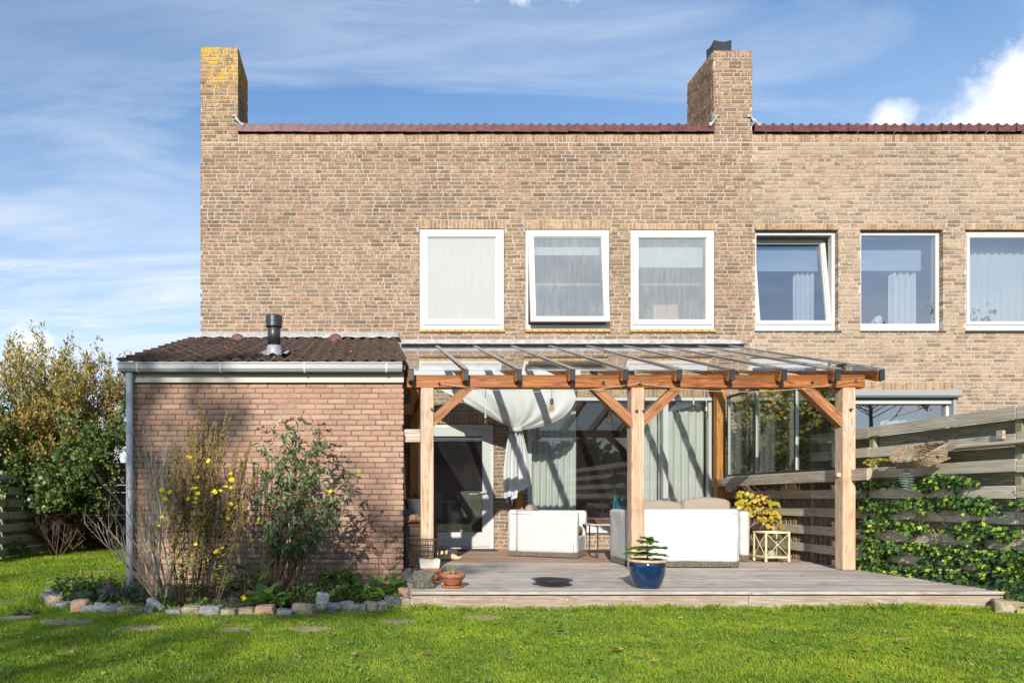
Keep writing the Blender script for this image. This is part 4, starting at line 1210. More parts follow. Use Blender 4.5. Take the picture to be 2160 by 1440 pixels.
for i, x in enumerate(raf_x):
    p0 = Vector((x, RYA, RZA)) - up_r * .062; p1 = Vector((x, RYB, RZB)) - up_r * .062
    rf = beam('rafter', p0, p1, .068, .122, m_w_orange, ver, c=.004)
    cp = MB().cbox(.012, .058, .125, .003).mesh('end_cap', m_black)
    put('end_cap', cp, rf, Matrix.Translation((x + .004, RYA - .009, RZA - .052)) @ Matrix.Rotation(R(90), 4, 'Z'))
    mb = MB()
    g0 = Vector((x, RYA - .03, RZA)) + up_r * .016; g1 = Vector((x, RYB + .02, RZB)) + up_r * .016
    mb.cbox((g1 - g0).length, .055, .012, .003, axes_matrix(g0, g1))
    gb = build('glazing_bar', mb, m_bar, ver)
    mb = MB()
    for k in range(9):
        q = g0 + (g1 - g0) * ((k + .4) / 9.2) + up_r * .006
        mb.lathe([(.006, 0), (.006, .003), (0, .004)], 8, Matrix.Translation(q))
    build('bar_screw', mb, m_alu, gb)
    if i < len(raf_x) - 1 or True:
        xa = x + .006; xb = raf_x[i + 1] - .006 if i < len(raf_x) - 1 else x + .12
        e0 = Vector((0, RYA - .05, RZA - .015)); e1 = Vector((0, RYB, RZB))
        mb = MB()
        vs = []
        for (e, t) in ((e0, 0), (e1, 0), (e1, 1), (e0, 1)):
            q = e + up_r * (.001 + .008 * t)
            vs += [(xa, q.y, q.z), (xb, q.y, q.z)]
        mb.add(vs, [(0, 1, 3, 2), (5, 4, 6, 7), (0, 6, 7, 1)[::-1], (2, 3, 5, 4), (0, 2, 4, 6), (1, 7, 5, 3)])
        build('roof_pane', mb, m_g_pergola, ver)
beam('wall_plate', (raf_x[0] - .03, 11.47, 3.30), (raf_x[-1] + .03, 11.47, 3.30), .06, .14, m_w_orange, ver)
mb = MB(); rows = [[], [], []]
for i in range(70):
    u = i / 69; x = hx(846) + (hx(1568) - hx(846)) * u
    rows[0].append((x, RYB - .06, RZB + .035 + rngD.uniform(-.004, .004))); rows[1].append((x, YH - .02, 3.47 + rngD.uniform(-.003, .003))); rows[2].append((x, YH - .008, 3.565 - (.02 * max(0, u - .95) / .05)))
mb.grid(rows)
build('lead_flashing', mb, m_lead, ver, smooth=True, thick=.006)
for x in (.746, 5.63):
    beam('rear_post', (x, 11.37, DECK + .001), (x, 11.37, 3.20), .14, .12, m_w_back, ver, c=.006)
beam('side_beam', (.746, PY + .15, 2.34), (.746, 11.3, 2.34), .07, .14, m_w_back, ver)
beam('side_rail', (SX1 + .005, PY + .09, 1.725), (post_x[0] - PW / 2, PY + .09, 1.725), .045, .15, m_w_silver, ver, c=.004)
beam('side_rail', (SX1 + .005, 10.4, 2.30), (.675, 10.4, 2.30), .045, .15, m_w_back, ver, c=.004)
for (px, s) in ((0, 1), (1, -1), (1, 1), (2, -1)):
    x = post_x[px] + s * PW / 2
    mb = MB()
    x1 = x + s * .395; zb = BZ0 - .375; wdt = .105
    # brace with ends cut to the post and the beam
    prof = [(x, zb - wdt * .72), (x, zb + wdt * .72), (x1 - s * wdt * .72, BZ0 - .001), (x1 + s * wdt * .72, BZ0 - .001)]
    a = Vector((x, 0, zb)); b = Vector((x1, 0, BZ0)); mid = (a + b) / 2; mid.y = PY + PW / 2
    M = axes_matrix(Vector((a.x, mid.y, a.z)), Vector((b.x, mid.y, b.z)))
    Mi = M.inverted()
    mb = MB()
    fr = [Mi @ Vector((p[0], PY + .025, p[1])) for p in prof]; bk = [Mi @ Vector((p[0], PY + .122, p[1])) for p in prof]
    mb.add([tuple(p) for p in fr + bk], [(0, 1, 2, 3), (7, 6, 5, 4), (0, 4, 5, 1), (1, 5, 6, 2), (2, 6, 7, 3), (3, 7, 4, 0)])
    put('brace', mb.mesh('brace', m_w_brace), ver, M)
pegs = [(.86 - .04, 2.315), (post_x[0] + .045, 2.02), (post_x[1] - .025, 2.00), (post_x[1] + .055, 2.0), (post_x[1] - .41, 2.33), (post_x[1] + .46, 2.325), (post_x[1] + .01, 2.315), (post_x[2] - .44, 2.33), (post_x[2] + .0, 2.015), (post_x[2] + .06, 2.36)]
for x, z in pegs:
    build('dowel', MB().tube([(x, PY + .02, z), (x + .004, PY - .045, z + .004)], .012, 10), m_peg, ver)
build('switch_box', MB().cbox(.04, .03, .045, .004, Matrix.Translation((post_x[2] - PW / 2 - .016, PY + .06, 1.27))), m_clog, ver)

# glazed side screen on a rail between the veranda and the fence
SXP = 5.60
scr = thing('glass_side_screen', 'glazed side screen with black bars standing on a rough timber rail', 'glass screen', (SXP, 9.8, 1.2))
beam('rail', (SXP, 7.93, 1.265), (SXP, YH - .01, 1.245), .06, .13, m_w_silver, scr, c=.005)
bars = [8.32, 9.29, 10.24, 11.02]
mb = MB(); mb.box(SXP - .022, SXP + .022, 8.34, 11.05, 1.335, 1.365)
build('bottom_bar', mb, m_black, scr)
build('bottom_trim', MB().box(SXP - .03, SXP + .02, 8.34, 11.05, 1.312, 1.333), m_alu, scr)
build('top_bar', MB().box(SXP - .022, SXP + .022, 8.34, 11.05, 2.55, 2.58), m_black, scr)
for i, y in enumerate(bars):
    if i: build('upright', MB().box(SXP - .02, SXP + .02, y - .015, y + .015, 1.366, 2.549), m_black, scr); build('upright_trim', MB().box(SXP - .018, SXP + .018, y - .028, y - .0155, 1.366, 2.549), m_alu, scr)
    if i < 3: build('pane', MB().box(SXP - .004, SXP + .004, y + .017, bars[i + 1] - .030, 1.367, 2.548), m_g_screen, scr)

# ------------------------------------------------------------------ right fence
FX = 5.80
fence = thing('board_fence', 'weathered grey fence of overlapping horizontal boards overgrown by ivy', 'fence', (FX, 8, 0))
rngF = random.Random(8)
spans = [(2.65, 4.50), (4.50, 6.35), (6.35, 8.20), (8.20, 9.30), (9.30, 11.50)]
for (a, b) in spans:
    for k in range(8):
        zc = 1.762 - k * .236
        if zc < .08 or (a > 9 and zc > 1.2): continue
        dz = rngF.uniform(-.006, .006)
        beam('board', (FX, a + .003, zc + dz), (FX, b - .003, zc + rngF.uniform(-.006, .006)), .022, .112, m_w_fence, fence, c=.003)
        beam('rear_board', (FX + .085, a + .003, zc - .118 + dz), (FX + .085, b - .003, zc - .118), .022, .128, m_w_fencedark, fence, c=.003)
for y in (2.65, 4.5, 6.35, 8.20, 9.30, 10.05, 11.47):
    beam('fence_post', (FX + .042, y, 0), (FX + .042, y, 1.74 if y < 9.5 else 1.15), .058, .075, m_w_fencedark, fence)
beam('shelf_board', (FX - .03, 6.1, 1.50), (FX - .03, 6.95, 1.50), .045, .03, m_w_fence, fence)
build('hook_block', MB().cbox(.03, .07, .08, .004, Matrix.Translation((FX - .028, 6.48, 1.575))), m_w_silver, fence)
mb = MB()
for i in range(620):
    y = 8.25 + 3.2 * i / 620 + rngF.uniform(-.01, .01); zt = rngF.uniform(1.05, 1.22); r = rngF.uniform(.003, .007)
    mb.cur = rngF.uniform(.01, .99)
    xx = FX + .045 + rngF.uniform(-.015, .015)
    mb.tube([(xx, y, DECK - .05), (xx + rngF.uniform(-.01, .01), y + rngF.uniform(-.02, .02), zt)], r, 4, cap=False)
build('reed_mat', mb, m_reed, fence, kind='stuff')

# ------------------------------------------------------------------ left rear fence and planter
lf = thing('rear_left_fence', 'shaded grey board fence behind the large shrub', 'fence', (-5.9, 12.5, 0))
for (a, b) in ((8.0, 9.85), (9.85, 11.7), (11.7, 13.1), (13.1, 14.35)):
    for k in range(7):
        z = .10 + k * .205
        xa, xb = -6.0 + (a - 11.5) * .11, -6.0 + (b - 11.5) * .11
        beam('board', (xa, a + .004, z), (xb, b - .004, z), .022, .12, m_w_fence, lf, c=.003)
        if k < 6: beam('rear_board', (xa - .06, a + .004, z + .10), (xb - .06, b - .004, z + .10), .02, .085, m_w_fencedark, lf, c=.003)
for y in (8.0, 9.85, 11.7, 13.1, 14.35):
    xa = -6.0 + (y - 11.5) * .11
    beam('fence_post', (xa - .03, y, 0), (xa - .03, y, 1.45), .05, .07, m_w_fencedark, lf)
pl = thing('planter_box', 'low dark timber planter box at the rear of the side lawn', 'planter', (-4.9, 14.2, 0))
for k in range(4):
    beam('board', (-5.62, 14.1, .075 + k * .14), (-3.6, 14.1, .075 + k * .14), .03, .135, m_w_planter, pl, c=.003)
    beam('board', (-3.585, 14.1, .075 + k * .14), (-3.585, 14.7, .075 + k * .14), .03, .135, m_w_planter, pl, c=.003)
build('soil', MB().box(-5.6, -3.62, 14.12, 14.7, 0.01, .50), m_soil, pl)
# tall dark garden wall boards behind everything on the left
bf = thing('rear_boundary_fence', 'dark boarded fence closing the rear left of the garden', 'fence', (-5, 15.2, 0))
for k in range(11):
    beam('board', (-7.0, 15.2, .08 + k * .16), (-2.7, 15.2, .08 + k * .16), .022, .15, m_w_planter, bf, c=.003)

# ------------------------------------------------------------------ white covered garden seats
def wr(q, a=.006, f=7.0):
    n_ = mnoise.noise(Vector((q.x * f, q.y * f, q.z * f * .6)))
    return q + Vector((n_ * a, mnoise.noise(Vector((q.y * f + 9, q.z * f, q.x * f))) * a, 0))


def seat(name, label, loc, rz, width, depth, height, seed, cushions=1, arm=.13):
    """slip-covered wicker seat facing local +x; local y runs along its width"""
    t = thing(name, label, 'sofa' if width > 1.1 else 'armchair', loc)
    M0 = Matrix.Translation(Vector(loc)) @ Matrix.Rotation(rz, 4, 'Z')
    hw, hd = width / 2, depth / 2
    off = Vector((seed * 3.1, 0, 0))
    f = lambda q: wr(wr(q + off, .013, 3.5), .005, 12.0) - off
    zb = .058
    def part(nm, sx, sy, sz, cx, cy, cz, r=.045):
        mb = MB().rbox(sx, sy, sz, r, None, 12, f)
        mb.transform(M0 @ Matrix.Translation((cx, cy, cz)))
        return build(nm, mb, m_cover, t, smooth=True)
    part('back_cover', arm, width, height - zb, -hd + arm / 2, 0, zb + (height - zb) / 2)
    for s in (-1, 1):
        part('arm_cover', depth - arm + .015, arm, height - zb - .012, arm / 2, s * (hw - arm / 2 + .004), zb + (height - zb) / 2 - .006)
    part('seat_cover', depth - arm - .01, width - 2 * arm + .02, .30 - zb, arm / 2 + .0, 0, zb + (.30 - zb) / 2, .03)
    for (p, q) in (((-hd - .002, -hw + .04, zb + .02), (-hd - .002, -hw + .04, height - .05)), ((-hd - .002, hw - .04, zb + .02), (-hd - .002, hw - .04, height - .05)), ((-hd - .001, -hw + .05, height - .055), (-hd - .001, hw - .05, height - .055)),
                   ((-hd + .05, -hw - .003, height - .055), (hd - .05, -hw - .003, height - .055)), ((hd - .05, -hw - .003, zb + .02), (hd - .05, -hw - .003, height - .06)), ((-hd + arm, -hw - .003, zb + .02), (-hd + arm, -hw - .003, height - .04))):
        build('seam', MB().tube([p, q], .0045, 5).transform(M0), m_cover, t, smooth=True)
    mb = MB(); mb.box(-hd + .012, hd - .004, -hw + .012, hw - .012, .012, zb + .03)
    n_ = int(width / .03)
    for i in range(n_):                                  # upright weave strands of the wicker foot
        y = -hw + .03 + (width - .06) * i / (n_ - 1)
        for xx in (-hd + .008, hd - .004): mb.box(xx - .004, xx + .004, y - .007, y + .007, .012, zb + .025)
    n_ = int(depth / .03)
    for i in range(n_):
        x = -hd + .03 + (depth - .06) * i / (n_ - 1)
        for yy in (-hw + .008, hw - .008): mb.box(x - .007, x + .007, yy - .004, yy + .004, .012, zb + .025)
    build('wicker_base', mb.transform(M0), m_rattan, t)
    mb = MB()
    for (x, y) in ((-hd + .05, -hw + .05), (-hd + .05, hw - .05), (hd - .05, -hw + .05), (hd - .05, hw - .05)): mb.lathe([(.015, 0), (.015, .02)], 10, Matrix.Translation((x, y, 0)))
    build('foot', mb.transform(M0), m_alu, t)
    cw = (width - 2 * arm - .02) / cushions
    for i in range(cushions):
        cy = -hw + arm + .01 + (i + .5) * cw
        mb = MB().rbox(depth - arm - .04, cw - .01, .14, .06, None, 5, lambda q: wr(q, .006, 9)).transform(M0 @ Matrix.Translation((arm / 2 + .0, cy, .37)))
        build('seat_cushion', mb, m_cushion, t, smooth=True)
    return t, M0


armchair, MA = seat('garden_armchair', 'white covered garden armchair facing right beside the glass door', (2.60, 10.27, DECK), R(-28), .68, .98, .665, 1)
def pillow(parent, M, sx, sy, sz, r=.07, mat=None, nm='cushion'):
    mb = MB().rbox(sx, sy, sz, r, None, 6, lambda q: wr(Vector((q.x, q.y, q.z * (1 - .25 * (abs(q.x) / (sx / 2)) ** 2))), .012, 7)).transform(M)
    return build(nm, mb, mat or m_cushion, parent, smooth=True)
pl1 = pillow(None, MA @ Matrix.Translation((-.20, -.03, .60)) @ Matrix.Rotation(R(-22), 4, 'Y') @ Matrix.Rotation(R(90), 4, 'Z'), .40, .12, .30)
pl1.name = 'back_cushion'; tag(pl1, 'taupe cushion leaning in the armchair by the door', 'cushion')
sofa, MS = seat('garden_sofa', 'white covered two-seat garden sofa seen from behind, under the middle of the veranda', (3.80, 8.47 + .40, DECK), R(88), 1.30, .80, .70, 2, cushions=2)
for i, (dx, dz, lab) in enumerate(((-.30, .0, 'left taupe back cushion of the pair rising over the white sofa'), (.30, .035, 'right taupe back cushion of the pair rising over the white sofa'))):
    q = pillow(None, Matrix.Translation((3.86 + dx * .98 + .0, 8.47 + .27, DECK + .63 + dz)) @ Matrix.Rotation(R(-10), 4, 'X'), .60, .15, .36, .06)
    q.name = 'back_cushion'; tag(q, lab, 'cushion', 'cushions on the white sofa')
seat2, _ = seat('corner_armchair', 'white covered garden armchair against the fence, behind the sofa and the lantern', (4.66, 9.78, DECK), R(174), .85, .80, .66, 3)

# low side table of slim steel with a wooden top
tb = thing('side_table', 'small slatted table with thin steel legs between the white seats', 'table', (3.42, 10.0, DECK))
cx, cy = 3.42, 10.0
beam('table_top', (cx - .34, cy - .1, DECK + .46), (cx + .34, cy - .1, DECK + .46), .19, .022, m_w_silver, tb)
beam('table_top', (cx - .34, cy + .1, DECK + .46), (cx + .34, cy + .1, DECK + .46), .19, .022, m_w_silver, tb)
for s in (-1, 1):
    mb = MB(); x = cx + s * .24
    for (p, q) in (((x, cy - .18, .448), (x, cy - .18, .0)), ((x, cy + .18, .448), (x, cy + .18, .0)), ((x, cy - .18, .008), (x, cy + .18, .008)), ((x, cy - .18, .44), (x, cy + .18, .44))):
        mb.tube([(p[0], p[1], p[2] + DECK), (q[0], q[1], q[2] + DECK)], .0095, 6)
    build('leg_frame', mb, m_blackmetal, tb)
tray = tag(build('wooden_tray', MB().add([(-.24, -.12, 0), (.24, -.12, 0), (.24, .12, 0), (-.24, .12, 0), (-.30, -.16, .07), (.30, -.16, .07), (.30, .16, .07), (-.30, .16, .07)],
                                         [(3, 2, 1, 0), (0, 1, 5, 4), (1, 2, 6, 5), (2, 3, 7, 6), (3, 0, 4, 7)], Matrix.Translation((cx + .03, cy + .02, DECK + .472))), m_w_planter, None, thick=.012), 'dark wooden tray with flared sides on the side table', 'tray')

# cream lantern with crossed bars
LM = Matrix.Translation(P(1627, 1180, 9.32)) @ Matrix.Rotation(R(4), 4, 'Z'); LM.translation.z = DECK
lan = thing('metal_lantern', 'cream metal lantern with crossed bars and glass on the deck by the fence', 'lantern', LM.translation)
a_, b_, h0, h1 = .155, .125, .055, .385
mb = MB()
for sx in (-1, 1):
    for sy in (-1, 1): mb.cbox(.02, .02, h1 - h0, .002, Matrix.Translation((sx * a_, sy * b_, (h0 + h1) / 2)))
for z in (h0 + .012, h1):
    for s in (-1, 1):
        mb.cbox(2 * a_ + .024, .022, .022, .002, Matrix.Translation((0, s * b_, z))); mb.cbox(.022, 2 * b_ - .02, .022, .002, Matrix.Translation((s * a_, 0, z)))
build('frame', mb.transform(LM), m_lantern, lan)
mb = MB()
for s in (-1, 1):
    for d in (-1, 1):
        mb.tube([(-a_ * d, s * (b_ + .004), h0 + .02), (a_ * d, s * (b_ + .004), h1 - .01)], .0038, 5)
        mb.tube([(s * (a_ + .004), -b_ * d, h0 + .02), (s * (a_ + .004), b_ * d, h1 - .01)], .0038, 5)
build('cross_bar', mb.transform(LM), m_lantern, lan)
mb = MB()
for s in (-1, 1): mb.box(-a_ + .012, a_ - .012, s * b_ - .002, s * b_ + .002, h0 + .024, h1 - .012); mb.box(s * a_ - .002, s * a_ + .002, -b_ + .012, b_ - .012, h0 + .024, h1 - .012)
build('pane', mb.transform(LM), m_g_screen, lan)
build('floor_plate', MB().box(-a_ + .011, a_ - .011, -b_ + .011, b_ - .011, h0 + .002, h0 + .012).transform(LM), m_lantern, lan)
for sx in (-1, 1):
    for sy in (-1, 1): build('foot', MB().lathe([(.008, 0), (.017, .012), (.019, .028), (.010, .048), (.010, .056)], 14, LM @ Matrix.Translation((sx * a_, sy * b_, 0))), m_lantern, lan, smooth=True)
tag(build('candle', MB().lathe([(.04, h0 + .013), (.042, h0 + .02), (.042, h0 + .085), (.03, h0 + .088), (0, h0 + .082)], 20, LM), m_whitedull, None, smooth=True), 'short white candle inside the cream lantern', 'candle')

# ------------------------------------------------------------------ string of bulbs
mb = MB()
def catenary(a, b, sag, n=16): return [a.lerp(b, i / n) - Vector((0, 0, sag * 4 * (i / n) * (1 - i / n))) for i in range(n + 1)]
pts = [Vector((.845, PY - .03, 2.315)), Vector((post_x[1] + .01, PY - .04, 2.32)), Vector((post_x[2] + .06, PY - .04, 2.355))]
for a, b, s in ((pts[0], pts[1], .10), (pts[1], pts[2], .12)): mb.tube(catenary(a, b, s), .0035, 5)
tag(build('jute_string', mb, m_cord), 'thin jute string looped along the veranda beam between wooden dowels', 'string')
for (px, yt, yb, lab, cm) in ((1024, 872, 895, 'hanging bulb left of the white sail over the door', 0), (1164, 840, 868, 'hanging bulb with dark socket in front of the white sail', 1), (1286, 868, 893, 'hanging bulb left of the middle veranda post', 0),
                              (1463, 843, 867, 'upper left bulb of the pair before the curtained window', 0), (1490, 857, 882, 'lower right bulb of the pair before the curtained window', 0)):
    top = P(px, yt, 8.42); bot = P(px, yb, 8.42); L_ = top.z - bot.z
    bl = thing('pendant_bulb', lab, 'bulb', top, 'bulbs hanging from the veranda')
    mt = Matrix.Translation(bot)
    r = L_ * .21
    build('bulb', MB().lathe([(0, 0), (r * .35, L_ * .015), (r * .85, L_ * .12), (r, L_ * .22), (r * .85, L_ * .36), (r * .5, L_ * .52), (r * .42, L_ * .58)], 18, mt), m_bulb, bl, smooth=True)
    build('filament', MB().tube([bot + Vector((-.004, 0, L_ * .5)), bot + Vector((-.006, 0, L_ * .15)), bot + Vector((.006, 0, L_ * .15)), bot + Vector((.004, 0, L_ * .5))], .0014, 4), m_socket, bl)
    build('socket', MB().lathe([(r * .5, L_ * .56), (r * .62, L_ * .60), (r * .62, L_ * .72), (r * .52, L_ * .74), (r * .6, L_ * .77), (r * .6, L_ * .94), (r * .2, L_), (0, L_)], 16, mt), m_black if cm else m_socket, bl, smooth=True)
    build('cord', MB().tube([top, Vector((top.x, top.y, 2.42))], .003, 5), m_whitedull, bl)

# ------------------------------------------------------------------ white sail tied back under the glass
rngC = random.Random(4)
G = P(1087, 907, 10.88)                    # where the cloth is gathered
sail = thing('white_sail', 'white cloth sail draped under the glass roof and tied back beside the door', 'sail', (G.x, G.y, DECK))
nu, nv = 96, 40
topL, topR = P(850, 776, 10.55), P(1225, 774, 10.58)
rows = []
for j in range(nv + 1):
    v = j / nv
    row = []
    for i in range(nu + 1):
        u = i / nu
        t_ = topL.lerp(topR, u) + Vector((0, .08 * math.sin(math.pi * u), .02 * math.sin(math.pi * u)))
        q = t_.lerp(G, v)
        # belly: the cloth hangs fuller in the middle and bulges on the right edge
        q.z -= .15 * math.sin(math.pi * v) * (.25 + 1.2 * u * u); q.y -= .12 * math.sin(math.pi * v)
        q.x += .26 * math.sin(math.pi * v) * (u ** 2) - .02 * math.sin(math.pi * v) * (1 - u) ** 2
        k = v ** 1.6
        fold = math.sin(u * 34 + 2.2 * math.sin(u * 7)) * .035 * (1 - v) * k * 2.4 + math.sin(u * 17 + 1) * .034 * k * (1 - v * .7)
        fold += math.sin(u * 71 + 5 * v) * .007 * k + math.sin(u * 47 - 9 * v) * .005 * math.sin(math.pi * v)
        q.y -= fold * 1.6; q.z += fold * .9
        if v > .93: q += Vector(((u - .5) * .09 * (v - .93) / .07, -.03 * math.sin(u * 18), 0))
        row.append(tuple(q))
    rows.append(row)
build('canopy_cloth', MB().grid(rows), m_sail, sail, smooth=True)
rows = []
nv2, nu2 = 30, 70
for j in range(nv2 + 1):
    v = j / nv2; row = []
    for i in range(nu2 + 1):
        u = i / nu2
        hem = 1.0 if u > .35 else .93 + .2 * u
        half = .09 + .115 * min(1, v * 1.6) ** .7 - .015 * v
        cxx = G.x + .0 + .02 * v
        f = math.sin(u * 22 + .8 * math.sin(v * 3)) * (.045 - .02 * v) + math.sin(u * 9 + v) * .02
        low = P(1087, 1050 - 26 * u + (10 if .25 < u < .5 else 0), 10.6).z
        z = G.z - .01 + (low - G.z) * v
        row.append((cxx - half + 2 * half * u, G.y - .02 + f, z))
    rows.append(row)
build('hanging_tail', MB().grid(rows), m_sail, sail, smooth=True)
build('tie_band', MB().lathe([(.10, -.03), (.108, 0), (.10, .03)], 20, Matrix.Translation(G + Vector((0, -.01, 0)))), m_cover, sail, smooth=True)
mb = MB()
for (px, y0, y1) in ((1068, 1040, 1060), (1082, 1028, 1046), (1104, 1020, 1034), (1079, 1042, 1064)):
    mb.tube([P(px, y0, 10.5), P(px + 2, (y0 + y1) / 2, 10.5), P(px + 1, y1, 10.5)], .006, 5)
build('blue_tie', mb, paint('blue ribbon', (0.05, 0.10, 0.32), 0.8, 0.1), sail)
bt = beam('wooden_batten', (2.44, 11.46, DECK), (2.44, 11.46, 2.05), .12, .06, m_w_back)
tag(bt, 'orange wooden batten standing against the wall behind the white sail', 'batten')

# ------------------------------------------------------------------ things on the deck
def pot(name, label, loc, prof, mat, cat='pot', group=None, soil_r=None, soil_z=None, n=36):
    t = thing(name, label, cat, loc, group)
    build('body', MB().lathe(prof, n, Matrix.Translation(loc)), mat, t, smooth=True)
    if soil_r: build('soil', MB().lathe([(soil_r, soil_z - .02), (soil_r, soil_z), (soil_r * .5, soil_z + .008), (0, soil_z + .006)], 24, Matrix.Translation(loc)), m_soil, t)
    return t

bl = P(1365, 1240, 6.60); bl.z = DECK
bp = pot('blue_pot', 'glossy blue glazed pot holding a small fir at the front of the deck', bl,
         [(.0, 0), (.105, 0), (.112, .008), (.135, .06), (.155, .13), (.163, .20), (.160, .232), (.156, .240)], m_glaze, soil_r=.150, soil_z=.228)
build('rim', MB().lathe([(.154, .236), (.170, .240), (.178, .252), (.174, .264), (.152, .266), (.150, .24)], 36, Matrix.Translation(bl)), m_glazerim, bp, smooth=True)
dish = P(1165, 1236, 6.75); dish.z = DECK
ds = thing('black_dish', 'flat round black dish lying on the front of the deck', 'dish', dish)
build('body', MB().lathe([(0, .003), (.125, .003), (.135, .012), (.165, .048), (.19, .056), (.192, .062), (.165, .058), (.135, .026), (0, .022)], 40, Matrix.Translation(dish)), m_black, ds, smooth=True)
mb = MB(); rg = random.Random(2)
for k in range(26):
    a = rg.uniform(0, 6.3); r = rg.uniform(0, .12)
    mb.rbox(.02, .014, .012, .006, Matrix.Translation(dish + Vector((r * math.cos(a), r * math.sin(a), .03))) @ Matrix.Rotation(a, 4, 'Z'), 3)
build('debris', mb, m_bark, ds)
tp = P(954, 1238, 6.62); tp.z = DECK
bw_ = pot('terracotta_bowl', 'wide terracotta bowl on a saucer beside the grey rock', tp, [(0, .022), (.062, .022), (.075, .03), (.103, .08), (.109, .095), (.118, .096), (.121, .12), (.118, .134), (.108, .134), (.105, .10)], m_terra, soil_r=.104, soil_z=.118)
build('saucer', MB().lathe([(0, .0), (.085, .0), (.100, .012), (.104, .022), (.098, .022), (.082, .012), (0, .012)], 32, Matrix.Translation(tp)), m_terranew, bw_, smooth=True)
tp2 = P(911, 1224, 7.0); tp2.z = DECK
pt2 = pot('terracotta_pot', 'terracotta pot on a saucer with a cream planter on top, behind the rock', tp2, [(0, .022), (.065, .022), (.088, .07), (.098, .105), (.108, .107), (.112, .145), (.104, .148), (.10, .11)], m_terra, soil_r=.102, soil_z=.128)
build('saucer', MB().lathe([(0, 0), (.078, 0), (.092, .012), (.095, .022), (.088, .022), (.075, .012), (0, .012)], 32, Matrix.Translation(tp2)), m_terranew, pt2, smooth=True)
cp_ = thing('cream_planter', 'cream oblong ceramic planter set on a terracotta pot', 'planter', tp2 + Vector((-.02, 0, .15)))
mb = MB(); Mp = Matrix.Translation(tp2 + Vector((-.025, 0, .149)))
mb.add([(-.088, -.05, 0), (.088, -.05, 0), (.088, .05, 0), (-.088, .05, 0), (-.098, -.06, .085), (.098, -.06, .085), (.098, .06, .085), (-.098, .06, .085)], [(3, 2, 1, 0), (0, 1, 5, 4), (1, 2, 6, 5), (2, 3, 7, 6), (3, 0, 4, 7)], Mp)
build('body', mb, m_ceramic, cp_, thick=.010)
build('soil', MB().box(-.09, .09, -.052, .052, .06, .072, Mp), m_soil, cp_)


def stone(name, loc, size, mat, seed, rough=.16, rz=None, tilt=0.0):
    rg = random.Random(seed)
    o_ = Vector((seed * 1.7, seed * .9, 0))
    def f(q):
        d = mnoise.noise(Vector((q.x / size[0], q.y / size[1], q.z / size[2])) * 1.9 + o_) * rough + mnoise.noise(Vector((q.x / size[0], q.y / size[1], q.z / size[2])) * 5 + o_) * rough * .35
        return Vector((q.x * (1 + d), q.y * (1 + d), q.z * (1 + d * .8)))
    M = Matrix.Translation(loc) @ Matrix.Rotation(rg.uniform(0, 6.3) if rz is None else rz, 4, 'Z') @ Matrix.Rotation(tilt, 4, 'Y')
    mb = MB().rbox(size[0], size[1], size[2], min(size) * .20, None, 6, f)
    mb.transform(M)
    return build(name, mb, mat, None, smooth=True)


rk = P(893, 1240, 6.56)
tag(stone('grey_rock', Vector((rk.x, rk.y, DECK + .075)), (.18, .16, .17), m_bigrock, 7, .42, rz=.5), 'rugged grey rock standing on the front left corner of the deck', 'rock')

# wire basket with a slab of bark on the crate behind it
wb = P(895, 1204, 7.85); wb.z = DECK
bas = thing('wire_basket', 'rusty wire mesh basket beside the shed corner', 'basket', wb)
mb = MB(); n_ = 22; r0, r1, hh = .135, .205, .37
for k in range(n_):
    a = 2 * math.pi * k / n_
    mb.tube([wb + Vector((r0 * math.cos(a), r0 * .8 * math.sin(a), 0.004)), wb + Vector((r1 * math.cos(a), r1 * .8 * math.sin(a), hh))], .0034, 4, cap=False)
for z in (.004, .06, .12, .18, .24, .30, hh):
    r = r0 + (r1 - r0) * z / hh
    mb.tube([wb + Vector((r * math.cos(2 * math.pi * k / 28), r * .8 * math.sin(2 * math.pi * k / 28), z)) for k in range(29)], .0034 if z < hh - .01 else .0055, 4, cap=False)
build('wire_mesh', mb, m_wire, bas)
mb = MB()
for s in (-1, 1): mb.tube([wb + Vector((s * r1 * .93, -.05, hh)), wb + Vector((s * r1 * .95, -.05, hh + .05)), wb + Vector((s * r1 * .95, .05, hh + .05)), wb + Vector((s * r1 * .93, .05, hh))], .004, 5)
build('handle', mb, m_wire, bas)
cr = P(886, 1190, 8.62); cr.z = DECK
crate = thing('wooden_crate', 'dark wooden crate standing behind the wire basket', 'crate', cr)
for zz in (.06, .19, .32, .44):
    beam('slat', (cr.x - .20, cr.y - .13, DECK + zz), (cr.x + .19, cr.y - .13, DECK + zz), .02, .11, m_w_planter, crate)
for xx in (-.19, .18): beam('corner_post', (cr.x + xx, cr.y - .10, DECK), (cr.x + xx, cr.y - .10, DECK + .48), .035, .035, m_w_planter, crate)
beam('lid', (cr.x - .21, cr.y, DECK + .505), (cr.x + .2, cr.y, DECK + .505), .30, .03, m_w_planter, crate)
bk = P(883, 1120, 8.45)
def barkf(q):
    n_ = mnoise.noise(q * 14) * .022 + mnoise.noise(q * 40) * .008
    return Vector((q.x + n_, q.y, q.z + n_ * 1.2 + .02 * math.cos(q.x * 9)))
tag(build('bark_slab', MB().rbox(.40, .26, .07, .03, None, 18, barkf).transform(Matrix.Translation((bk.x - .01, 8.58, DECK + .565))), m_bark, None, smooth=False), 'rough curved slab of bark lying on the dark crate', 'bark')
pk = P(880, 1104, 8.95)
wp = pot('white_pot', 'flaking pale pot half hidden behind the left veranda post', Vector((pk.x + .01, 9.3, .74)), [(0, 0), (.085, 0), (.11, .18), (.12, .22), (.125, .225), (.125, .25), (.115, .25)], m_pinkpot, soil_r=.112, soil_z=.235)
stand = thing('plant_shelf', 'low dark shelf against the shed carrying pots', 'shelf', (.62, 9.35, DECK))
